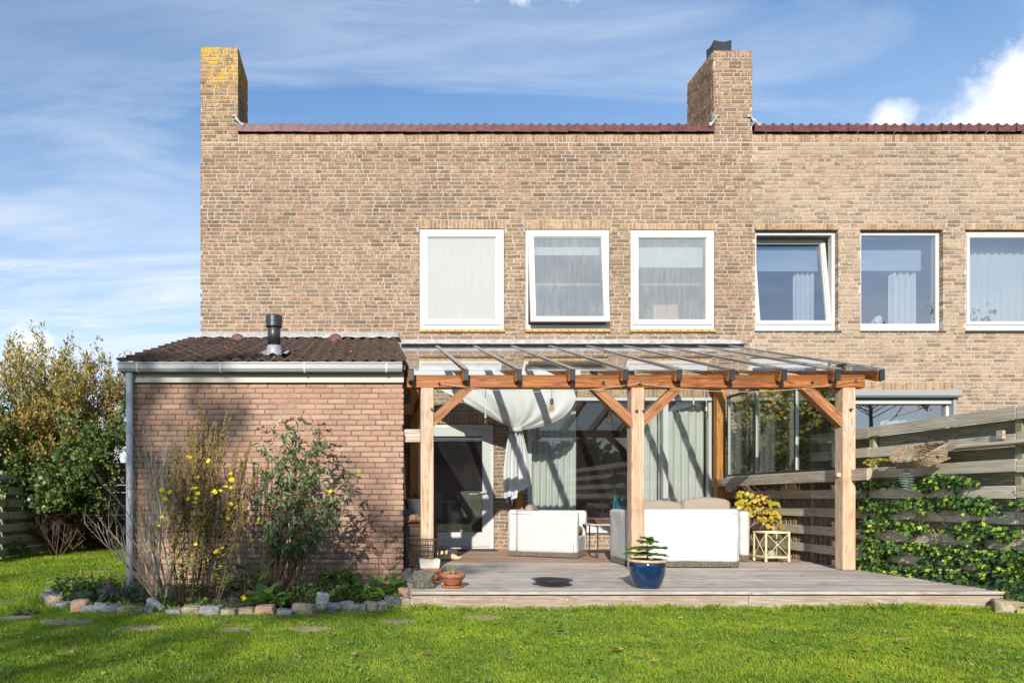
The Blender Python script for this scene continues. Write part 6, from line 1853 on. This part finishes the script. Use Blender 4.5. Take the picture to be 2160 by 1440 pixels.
# butterfly bush
bu = thing('butterfly_bush', 'loose bush with long grey-green leaves and brown seed heads before the shed', 'shrub', (-.92, 7.5, 0))
rg = random.Random(45); rn = np.random.default_rng(45)
br_, tips = [], []
for (px, py, Y) in [(575, 930, 7.5), (605, 900, 7.6), (640, 885, 7.6), (670, 905, 7.55), (690, 925, 7.5), (620, 950, 7.4), (655, 960, 7.4), (560, 965, 7.5), (585, 985, 7.3), (705, 1010, 7.4), (735, 1005, 7.3), (660, 1030, 7.2), (610, 1040, 7.2), (570, 1060, 7.3), (690, 1060, 7.2), (718, 1050, 7.3), (640, 1090, 7.1), (590, 1110, 7.1), (695, 1110, 7.2), (630, 920, 7.6), (597, 940, 7.4), (650, 1000, 7.3), (560, 1010, 7.2), (620, 1150, 7.1), (600, 1010, 7.3), (680, 985, 7.4), (570, 1140, 7.1), (655, 1130, 7.1), (710, 1090, 7.2)]:
    tip = P(px, py, Y); b0 = Vector((-.93 + (tip.x + .7) * .3 + rg.uniform(-.05, .05), 7.35 + rg.uniform(-.15, .2), 0))
    pts = [b0.lerp(tip, k / 7) + Vector((0, 0, .10 * math.sin(math.pi * k / 7))) + Vector((rg.gauss(0, .012), rg.gauss(0, .012), 0)) for k in range(8)]
    br_.append((pts, [.008 * (1 - .8 * k / 7) for k in range(8)], 2))
    for k in range(3, 8):
        grow_branch(pts[k], (tip - b0).normalized() + Vector((rg.gauss(0, .7), rg.gauss(0, .5), rg.gauss(0, .3))), rg.uniform(.10, .22), .003, 0, rg, br_, tips, up=.05)
    tips.append((tip, (tip - pts[-2]).normalized()))
tubes('stems', br_, m_stem_brown, bu)
P_, D_ = along(br_, rn, 1350, lambda d: d == 0); P2, D2 = along([b for b in br_ if b[2] == 2], rn, 480)
k2 = P2[:, 2] > .35; P2, D2 = P2[k2], D2[k2]
P_, D_ = np.concatenate([P_, P2]), np.concatenate([D_, D2]); n_ = len(P_)
dirs = D_ * .5 + unit(rn, n_) * .8 + [0, 0, -.55]
leaves('leaves', P_, dirs, unit(rn, n_) * .6 + [0, -.3, .8], rn.uniform(.055, .125, n_), m_l_budd, bu, LANCE, wr=1.15)
sp, sd = [], []
for (px, py) in [(548, 903), (560, 908), (598, 890), (635, 881), (650, 890), (678, 896), (692, 905), (700, 935), (712, 938), (690, 945), (565, 930), (612, 885), (668, 912), (640, 930), (615, 960), (698, 962), (690, 975)]:
    a = P(px - 8, py + 2, 7.5); b = P(px + 8, py - 1 + rg.uniform(-4, 6), 7.45)
    for k in range(34): sp.append(a.lerp(b, rg.random()) + Vector((rg.gauss(0, .004), rg.gauss(0, .004), rg.gauss(0, .006)))); sd.append(unit(rn, 1)[0])
leaves('seed_heads', sp, sd, unit(rn, len(sp)), rn.uniform(.010, .022, len(sp)), m_l_seed, bu, OVAL, wr=1.6)
for (px, py) in ((755, 996), (697, 1038)):
    put('flower', flower, bu, Matrix.Translation(P(px, py, 7.2)) @ Matrix.Rotation(.8, 4, 'X'))
mb = MB(); mb.tube([P(690, 1045, 7.2), P(720, 1022, 7.2), P(740, 1008, 7.2), P(754, 997, 7.2)], [.006, .007, .006, .003], 5); build('arching_spike', mb, m_stem_straw, bu)

# dried flower heads near the shed corner
dh = thing('dried_hydrangea', 'thin dried brown flower heads on bare stems at the shed corner', 'flowers', (.11, 7.65, 0))
rn = np.random.default_rng(47); rg = random.Random(47)
heads = [(752, 1113), (790, 1116), (815, 1122), (829, 1141), (833, 1132), (818, 1140), (770, 1130)]
mb = MB(); jn = P(797, 1170, 7.65); b0 = P(802, 1225, 7.65); b0.z = 0
mb.tube([b0, jn], [.007, .005], 5)
hp, hd_ = [], []
for (px, py) in heads:
    q = P(px, py, 7.65); mb.tube([jn, jn.lerp(q, .5) + Vector((0, 0, -.02)), q], [.004, .003, .0025], 4)
    for k in range(30): hp.append(q + Vector((rg.gauss(0, .02), rg.gauss(0, .02), rg.gauss(0, .016)))); hd_.append(unit(rn, 1)[0])
build('stems', mb, m_stem_brown, dh)
leaves('flower_heads', hp, hd_, unit(rn, len(hp)), rn.uniform(.012, .026, len(hp)), m_l_seed, dh, OVAL, wr=1.5)
mb = MB()
for k in range(5): a = P(818 + 6 * k, 1238, 7.4); a.z = 0; mb.tube([a, a + Vector((rg.uniform(-.05, .05), 0, rg.uniform(.12, .26)))], .003, 4)
build('dry_stalks', mb, m_stem_straw, dh)

# low plants of the bed, one by one
def clump(name, label, px, py, rad, h, n, size, mat, shape, seed, wr_=1.0, Yd=None, spread=1.0):
    Y = Yd or 1500 / (py - 1050)
    c = P(px, py, Y); c.z = 0
    t = thing(name, label, 'plant', c, 'low plants in the flower bed')
    rn = np.random.default_rng(seed)
    a = rn.uniform(0, 2 * np.pi, n); r = rad * np.sqrt(rn.random(n)); z = h * (1 - (r / rad) ** 2 * .6) * rn.uniform(.25, 1, n)
    pos = np.stack([c.x + r * np.cos(a), c.y + r * np.sin(a) * .8, z], 1)
    d = np.stack([np.cos(a) * spread, np.sin(a) * spread, rn.uniform(-.1, .9, n)], 1) + unit(rn, n) * .4
    leaves('leaves', pos, d, np.array([0, -.25, 1.0]) + unit(rn, n) * .45, size * rn.uniform(.6, 1.2, n), mat, t, shape, wr=wr_)
    mb = MB()
    for k in range(0, n, max(1, n // 24)): mb.tube([(c.x + r[k] * .25 * math.cos(a[k]), c.y + r[k] * .2 * math.sin(a[k]), 0), tuple(pos[k])], .0025, 4, cap=False)
    build('stems', mb, m_stem_brown, t)
    return t
clump('leafy_plant', 'broad pale green rosette beside the small iron pagoda', 196, 1283, .13, .14, 46, .13, m_l_bedgrey, OVAL, 1)
clump('leafy_plant', 'dark leafy tangle at the left end of the flower bed', 160, 1250, .22, .22, 260, .055, m_l_bed, OVAL, 2, Yd=7.3)
clump('leafy_plant', 'low green plant behind the left edging stones', 128, 1274, .12, .12, 90, .05, m_l_bed, OVAL, 3)
clump('leafy_plant', 'blue-green plant at the foot of the downpipe', 283, 1275, .17, .20, 170, .05, m_l_bedgrey, ROUND, 4)
clump('leafy_plant', 'green plant in the shade left of the downpipe', 235, 1248, .22, .18, 200, .06, m_l_bed, OVAL, 5, Yd=7.5)
clump('leafy_plant', 'small green plant at the foot of the bare shrub', 345, 1280, .11, .14, 90, .04, m_l_bed, OVAL, 6)
clump('leafy_plant', 'grey-green ferny plant under the primroses', 478, 1292, .15, .18, 260, .045, m_l_bedgrey, LANCE, 7)
clump('leafy_plant', 'tall blue-green leafy plant right of the primroses', 520, 1262, .14, .42, 150, .08, m_l_bedgrey, OVAL, 8, Yd=6.95)
clump('leafy_plant', 'bright green upright rosette left of the butterfly bush foot', 562, 1283, .15, .20, 60, .15, m_l_bed, OVAL, 9)
clump('leafy_plant', 'dark green broad leaves behind the bush foot', 545, 1240, .25, .2, 110, .11, m_l_bed, OVAL, 10, Yd=7.6)
clump('leafy_plant', 'dark round-leaved plant right of the butterfly bush', 712, 1240, .19, .27, 70, .12, m_l_bed, ROUND, 11, Yd=7.5)
clump('leafy_plant', 'bright scalloped leafy mat behind the white stone', 745, 1272, .24, .20, 330, .045, m_l_bed, ROUND, 12, Yd=6.75)
clump('leafy_plant', 'light green broad-leaved plant at the deck end of the bed', 815, 1262, .2, .26, 80, .13, m_l_bed, OVAL, 13, Yd=7.0)
clump('leafy_plant', 'grassy green tuft in front of the bush stems', 640, 1282, .2, .22, 260, .07, m_l_bed, LANCE, 14)
clump('leafy_plant', 'feathery grey-green young shoots left of the white stone', 668, 1262, .13, .34, 160, .06, m_l_budd, LANCE, 15, Yd=6.9)
clump('leafy_plant', 'low green plant between the primroses and the edging', 420, 1285, .12, .12, 80, .05, m_l_bed, OVAL, 16)
clump('leafy_plant', 'tiny blue-green weed in the lawn at far left', 52, 1297, .07, .05, 30, .04, m_l_bedgrey, ROUND, 17)
clump('leafy_plant', 'small weed growing at the foot of the deck front', 1908, 1283, .05, .12, 18, .05, m_l_bed, OVAL, 18)
clump('leafy_plant', 'seedlings growing at the left foot of the deck front', 955, 1284, .12, .06, 40, .03, m_l_bed, OVAL, 19)

# stake and broken stems
stk = P(324, 1262, 6.75); stk.z = 0
tag(beam('wooden_stake', stk, P(301, 1158, 6.85), .022, .022, m_clog), 'pale square wooden stake leaning beside the bare shrub', 'stake')
for (px, y0, y1, lab) in ((176, 1205, 1232, 'short broken stem stump at the left of the bed'), (195, 1204, 1248, 'taller red-brown broken stump at the left of the bed'), (259, 1210, 1256, 'thin broken stem next to the downpipe')):
    a = P(px + 3, y1, 7.4); a.z = 0
    tag(build('stem_stump', MB().tube([a, P(px, (y0 + y1) / 2, 7.4), P(px - 2, y0, 7.4)], [.014, .012, .008], 6), m_stem_brown), lab, 'stump', 'broken stems in the flower bed')
# little iron pagoda lantern
pg = P(231, 1288, 6.75); pg.z = 0
pa = thing('pagoda_lantern', 'small rust-brown iron pagoda lantern in the flower bed', 'garden lantern', pg)
build('base', MB().lathe([(.05, .0), (.055, .03), (.045, .05), (.05, .06), (.05, .11), (.04, .12)], 6, Matrix.Translation(pg)), m_iron, pa)
build('roof', MB().lathe([(.125, .112), (.12, .122), (.07, .155), (.035, .185), (.03, .19), (.045, .195), (.02, .215), (.012, .23), (.018, .24), (0, .26)], 6, Matrix.Translation(pg)), m_iron, pa)

# seedlings in pots
def sprigs(parent, c, r, h, n, seed, mat, size):
    rg = random.Random(seed); mb = MB(); pp, dd = [], []
    for k in range(n):
        a = rg.uniform(0, 6.3); q = c + Vector((r * rg.random() * math.cos(a), r * rg.random() * math.sin(a), 0)); e = q + Vector((rg.uniform(-.015, .015), rg.uniform(-.015, .015), h * rg.uniform(.4, 1)))
        mb.tube([q, e], .0015, 4, cap=False)
        for j in range(4): pp.append(q.lerp(e, rg.uniform(.4, 1))); dd.append((rg.uniform(-1, 1), rg.uniform(-1, 1), .5))
    build('sprig_stems', mb, m_stem_straw, parent)
    rn = np.random.default_rng(seed); leaves('sprig_leaves', pp, dd, unit(rn, len(pp)), rn.uniform(.5, 1, len(pp)) * size, mat, parent, OVAL)
sprigs(bw_, tp + Vector((.01, 0, .118)), .06, .09, 14, 3, m_l_bed, .018)
sprigs(cp_, tp2 + Vector((-.02, 0, .215)), .08, .06, 30, 4, m_l_gold, .02)

# small fir in the blue pot
fr_ = thing('young_fir', 'young fir with flat tiers of branches growing in the blue pot', 'fir', bl + Vector((0, 0, .23)))
c = bl + Vector((0, 0, .23)); rg = random.Random(51); rn = np.random.default_rng(51)
br_ = [([c, c + Vector((.003, 0, .10)), c + Vector((-.004, 0, .22))], [.008, .006, .003], 2)]
for (z, L, k) in ((.065, .20, 10), (.125, .17, 10), (.185, .10, 8), (.215, .06, 6)):
    for j in range(k):
        a = 2 * math.pi * (j + rg.uniform(-.2, .2)) / k; l = L * rg.uniform(.75, 1.1); p0 = c + Vector((0, 0, z)); e = p0 + Vector((l * math.cos(a), l * math.sin(a), .02 * rg.uniform(-.6, 1)))
        br_.append(([p0, p0.lerp(e, .5) + Vector((0, 0, .012)), e], [.003, .0025, .0015], 0))
        for s_ in (-1, 1):
            for t_ in (.4, .6, .8):
                q = p0.lerp(e, t_) + Vector((0, 0, .008)); a2 = a + s_ * .85; l2 = l * .38 * (1.2 - t_); br_.append(([q, q + Vector((l2 * math.cos(a2), l2 * math.sin(a2), 0))], [.002, .0012], 0))
tubes('branches', br_, m_stem_dark, fr_)
P_, D_ = along(br_, rn, 11000, lambda d: d == 0)
side = np.cross(D_, [0, 0, 1.0]) * rn.choice([-1, 1], (11000, 1))
leaves('needles', P_, D_ * .6 + side * .8 + [0, 0, .25] + unit(rn, 11000) * .35, unit(rn, 11000), rn.uniform(.014, .026, 11000), m_l_fir, fr_, LANCE, wr=.9)

# ivy on the fence: the nearest leaves are single objects
iv = thing('ivy', 'dark and lime green ivy climbing over the board fence behind the deck', 'ivy', (FX - .05, 7, DECK))
rn = np.random.default_rng(61); rg = random.Random(61)
cand = []
while len(cand) < 4300:
    y = rg.uniform(5.95, 8.22); t = (y - 6.0) / 2.2
    zt = 1.26 - .10 * math.sin(y * 5)
    z = rg.uniform(.05 if y < 6.3 else DECK, zt)
    v = mnoise.noise(Vector((y * 2.3, z * 3.1, 4.2))) + .55 * mnoise.noise(Vector((y * 5.1, z * 6.3, 1.2)))
    band = math.cos(2 * math.pi * (z - 1.644) / .236)                       # thicker where the gaps are
    cov = .30 - .62 * max(0, z - .95) / .35 + (.25 if z < .45 else 0) - (.25 if (z > .75 and y < 6.7) else 0)
    if v + .42 * band + cov > .22: cand.append((y, z))
cand = np.array(cand)
pos = np.stack([FX - .02 - rn.random(len(cand)) ** 1.5 * .12 - np.maximum(0, .4 - cand[:, 1]) * .25 * rn.random(len(cand)), cand[:, 0], cand[:, 1]], 1)
n_ = len(pos)
dirs = np.stack([rn.normal(-.25, .3, n_), rn.normal(0, .75, n_), rn.normal(-.55, .45, n_)], 1)
nrm = np.stack([rn.normal(-.9, .25, n_), rn.normal(-.35, .4, n_), rn.normal(.45, .35, n_)], 1)
size = rn.uniform(.024, .056, n_)
order = np.argsort(pos[:, 0] + pos[:, 1] * .15 - size * 1.5)
one = order[:300]; rest = order[300:]
leaves('leaves', pos[rest], dirs[rest], nrm[rest], size[rest], m_l_ivy, iv, IVY, wr=.95)
ivl = [leaf_mesh('leaf', [[0, 0, 0]], [[1, 0, 0]], [[0, 0, 1]], [.055], m_l_ivy, [(a, b, u * s_) for a, b, u in IVY], [0.0]) for s_ in (.5, 1.5, 2.5, -1.2)]
for i in one:
    x = Vector(dirs[i]).normalized(); y = Vector(nrm[i]).cross(x).normalized(); z = x.cross(y)
    M = Matrix((x, y, z)).transposed().to_4x4() @ Matrix.Scale(size[i] / .055, 4); M.translation = Vector(pos[i])
    put('leaf', ivl[int(i) % 4], iv, M)
mb = MB()
for k in range(46):
    y = rg.uniform(6.0, 8.1); z = rg.uniform(.15, 1.0); p = [Vector((FX - .018, y, z))]
    for j in range(7): p.append(p[-1] + Vector((rg.uniform(-.012, .006), rg.uniform(-.11, .09), rg.uniform(-.03, .07))))
    for q in p: q.x = min(q.x, FX - .014)
    mb.tube(p, .0028, 4, cap=False)
build('stems', mb, m_stem_straw, iv, kind='stuff')
clump('ivy_tuft', 'bright lime ivy tuft growing through the fence beside the veranda post', 1860, 965, .1, .1, 1, .05, m_l_ivy, IVY, 62, Yd=7.9) if False else None
tf = thing('ivy_tuft', 'bright lime ivy tuft growing through the fence beside the right post', 'ivy', P(1850, 975, 7.9))
q0 = P(1848, 972, 7.92); n_ = 34
leaves('leaves', np.array(q0) + rn.normal(0, 1, (n_, 3)) * [.03, .11, .022], unit(rn, n_) + [0, 0, -.3], np.array([-.6, -.4, .8]) + unit(rn, n_) * .4, rn.uniform(.03, .055, n_), m_l_gold, tf, IVY, rnd=rn.uniform(0, .22, n_))

# yellow climber in the corner
gc = thing('yellow_climber', 'yellow autumn leaves of a climber in the corner below the glass screen', 'climber', P(1600, 1110, 10.2))
rn = np.random.default_rng(65); rg = random.Random(65)
gl_ = [leaf_mesh('leaf', [[0, 0, 0]], [[1, 0, 0]], [[0, 0, 1]], [.058], m_l_gold, [(a, b, u * s_) for a, b, u in ROUND], [0.0]) for s_ in (.5, 1.4, -1.0)]
br_ = []
for k in range(9):
    a = P(1585 + rg.uniform(-25, 15), 1022, 10.3); e = P(1555 + 100 * rg.random(), 1060 + rg.random() * 50, 9.9)
    br_.append(([a, a.lerp(e, .5) + Vector((0, 0, .05)), e], [.004, .003, .002], 0))
tubes('stems', br_, m_stem_brown, gc)
for k in range(165):
    u = rg.random(); px = 1553 + 102 * u; py = 1032 + rg.random() * (30 + 55 * u) + 18 * u
    q = P(px, min(py, 1108), rg.uniform(9.7, 10.2))
    x = Vector((rg.gauss(0, .5), rg.gauss(0, .3), -.8)).normalized(); y = Vector((rg.gauss(-.2, .35), -1, .45 + rg.gauss(0, .3))).cross(x).normalized(); z = x.cross(y)
    M = Matrix((x, y, z)).transposed().to_4x4() @ Matrix.Scale(rg.uniform(.6, 1.15), 4); M.translation = q
    put('leaf', gl_[k % 3], gc, M)

# ------------------------------------------------------------------ big shrubs on the left
def shrub_mass(name, label, stems, n_leaves, size, lmat, smat, seed, shape, droop, wr_=1.0, up=.2, ang=.5, depth=2, stem_r=.02, cat='shrub', min_z=0.0, loc=None, split=(3, 4), shrink=.62, wob=.18, reach=.9):
    rg = random.Random(seed); rn = np.random.default_rng(seed)
    t = thing(name, label, cat, loc or stems[0][0])
    br_, tips = [], []
    for (b, e) in stems:
        b, e = Vector(b), Vector(e)
        L = (e - b).length
        pts = [b.lerp(e, k / 7) + Vector((rg.gauss(0, .05), rg.gauss(0, .05), .12 * L * math.sin(math.pi * k / 7) * .5)) for k in range(8)]
        br_.append((pts, [stem_r * (1 - .8 * k / 7) for k in range(8)], 9))
        for k in range(2, 8):
            for _ in range(2):
                grow_branch(pts[k], (e - b).normalized() * .6 + Vector((rg.gauss(0, .7), rg.gauss(0, .6), rg.gauss(0, .4))), L * .30 * reach * rg.uniform(.7, 1.2), stem_r * .35, depth - 1, rg, br_, tips, up=up, wob=wob, split=split, ang=ang, shrink=shrink, seg=5)
    tubes('branches', br_, smat, t, 5)
    P_, D_ = along(br_, rn, n_leaves, lambda d: d <= 1)
    k_ = P_[:, 2] > min_z; P_, D_ = P_[k_], D_[k_]; m_ = len(P_)
    P_ = P_ + rn.normal(0, size * .5, (m_, 3))
    leaves('foliage', P_, D_ * .7 + unit(rn, m_) * .7 + [0, 0, droop], unit(rn, m_) * .8 + [.1, -.4, .7], size * rn.uniform(.6, 1.25, m_), lmat, t, shape, wr=wr_)
    return t
rg = random.Random(71)
st_ = []
for k in range(40):
    b = Vector((rg.uniform(-5.7, -5.2), rg.uniform(12.5, 13.2), .1)); e = P(rg.uniform(-150, 262), rg.uniform(920, 1110), rg.uniform(11.4, 13.4))
    st_.append((b, e))
shrub_mass('rose_shrub', 'large dense dark green rose shrub in front of the rear left fence', st_, 40000, .062, m_l_rose, m_stem_dark, 71, OVAL, -.25, 1.5, up=.0, ang=.7, loc=(-5.3, 12.4, 0), min_z=.82)
st_ = []
for k in range(40):
    b = Vector((rg.uniform(-6.6, -5.0), rg.uniform(12.6, 13.8), .5)); e = P(rg.uniform(-120, 248), rg.uniform(790, 960), rg.uniform(11.9, 13.4))
    st_.append((b, e))
shrub_mass('willow_shrub', 'tall olive and yellow willow-like shrub rising above the dark rose', st_, 52000, .068, m_l_willow, m_stem_straw, 73, LANCE, .15, 1.5, up=.45, ang=.42, loc=(-5.6, 13.2, 0), min_z=1.6, reach=.75)
# low bare stems with a few leaves under the shrubs
for (px, lab) in ((115, 'bare-stemmed young shrub in front of the rear left fence'), (25, 'thin leafless shrub at the far left of the fence')):
    b = P(px, 1166, 12.3); b.z = 0
    t = thing('young_shrub', lab, 'shrub', b); br_, tips = [], []
    for k in range(11): grow_branch(b + Vector((rg.gauss(0, .05), rg.gauss(0, .05), 0)), Vector((rg.gauss(0, .35), rg.gauss(0, .3), 1)), rg.uniform(.5, .9), .011, 2, rg, br_, tips, up=.2, wob=.2, split=(1, 3), ang=.45)
    tubes('stems', br_, m_stem_dark, t)
clump('leafy_plant', 'green leafy plant at the foot of the rear left fence', 40, 1176, .16, .35, 120, .06, m_l_bed, ROUND, 75, Yd=11.8)

# hedge in the neighbouring garden, seen through the glass screen
rn = np.random.default_rng(81); n_ = 15000
hd2 = thing('neighbour_hedge', 'green and yellow hedge in the neighbouring garden seen through the glass screen', 'hedge', (6.2, 10.2, 0))
pos = np.stack([5.93 + rn.random(n_) ** 1.7 * .5, rn.uniform(9.0, 11.4, n_), 2.62 * rn.random(n_) ** .75], 1)
pos[:, 0] = np.minimum(pos[:, 0], 5.97 + (pos[:, 1] - 9.0) * .30 + rn.random(n_) * .05)
pos[:, 0] += .02 * np.sin(pos[:, 1] * 9) * np.sin(pos[:, 2] * 7)
rnd_ = np.clip(rn.random(n_) * .75 + .25 * np.sin(pos[:, 1] * 4 + 1) + .1, .0, .99)
leaves('foliage', pos, unit(rn, n_) + [0, -.2, -.3], np.array([-.7, -.6, .4]) + unit(rn, n_) * .6, rn.uniform(.035, .075, n_), m_l_hedge, hd2, OVAL, rnd=rnd_, wr=1.3)
build('core', MB().box(6.30, 6.38, 10.25, 11.3, 0, 2.25), m_stem_dark, hd2)
mb = MB(); rg = random.Random(82)
for k in range(14): mb.tube([(6.0 + .3 * k / 13, 9.1 + 2.2 * k / 13, 0), (6.0 + .3 * k / 13 + rg.uniform(-.04, .04), 9.1 + 2.2 * k / 13, 2.3)], .012, 5)
build('stems', mb, m_stem_dark, hd2)

# ------------------------------------------------------------------ what stands behind the camera: it shades the lawn and shows in the glass
def garden_tree(name, label, base, h, crown_c, crown_r, n_leaves, size, seed, stems=9):
    rg = random.Random(seed); rn = np.random.default_rng(seed)
    t = thing(name, label, 'tree', base); br_, tips = [], []
    base = Vector(base); c = Vector(crown_c)
    build('trunk', MB().tube([base, base.lerp(c, .35) + Vector((.08, .05, 0)), c], [.13, .10, .04], 9), m_stem_dark, t, smooth=True)
    for k in range(stems):
        grow_branch(base.lerp(c, rg.uniform(.72, 1.0)), Vector((rg.gauss(0, .8), rg.gauss(0, .8), rg.uniform(.1, .8))), crown_r * rg.uniform(.7, 1.0), .018, 3, rg, br_, tips, up=.15, wob=.25, split=(2, 3), ang=.6, shrink=.66)
    tubes('limbs', br_, m_stem_dark, t, 5)
    P_, D_ = along(br_, rn, n_leaves, lambda d: d <= 1)
    leaves('crown', P_ + rn.normal(0, size * .6, P_.shape), D_ + unit(rn, n_leaves) * .8, unit(rn, n_leaves), size * rn.uniform(.6, 1.3, n_leaves), m_l_tree, t, OVAL, wr=1.4)
    return t
garden_tree('garden_tree', 'leafy garden tree behind the viewpoint shading the left of the lawn', (-7.9, -13.6, 0), 7, (-7.7, -13.4, 10.7), 2.1, 2600, .14, 91, 10)
garden_tree('young_garden_tree', 'slim young tree behind the viewpoint dappling the lawn', (-7.2, -12.4, 0), 4, (-7.1, -12.3, 7.7), 1.5, 1300, .13, 97, 9)
garden_tree('orchard_tree', 'thin-crowned tree far right behind the viewpoint, reflected in windows', (17.5, -1.5, 0), 7, (17.5, -1.5, 4.6), 2.8, 4500, .10, 93, 12)
rn = np.random.default_rng(95); n_ = 16000
pos = np.stack([rn.uniform(-22, 34, n_), rn.uniform(-19, -15, n_), rn.random(n_) * 4.6], 1)
pos[:, 2] *= .72 + .28 * np.sin(pos[:, 0] * .9) * np.sin(pos[:, 0] * .37 + 1)
tag(leaves('far_tree_belt', pos, unit(rn, n_), unit(rn, n_), rn.uniform(.35, .7, n_), m_l_tree, None, OVAL, wr=1.3), 'belt of hedge and trees behind the viewpoint', 'trees')
rs_ = thing('red_garden_house', 'dark red boarded garden house behind the viewpoint, reflected in the panes', 'garden house', (4, -11, 0))
for k in range(16): beam('board', (-1.0, -11, .1 + k * .17), (9.0, -11, .1 + k * .17), .03, .165, m_roomdark, rs_, c=.003)
mb = MB(); mb.add([(-1.2, -10.7, 2.75), (9.2, -10.7, 2.75), (9.2, -13, 3.9), (-1.2, -13, 3.9), (-1.2, -10.7, 2.68), (9.2, -10.7, 2.68), (9.2, -13, 3.83), (-1.2, -13, 3.83)], [(0, 1, 2, 3), (7, 6, 5, 4), (0, 4, 5, 1), (1, 5, 6, 2), (2, 6, 7, 3), (3, 7, 4, 0)])
build('roof', mb, m_tile, rs_)
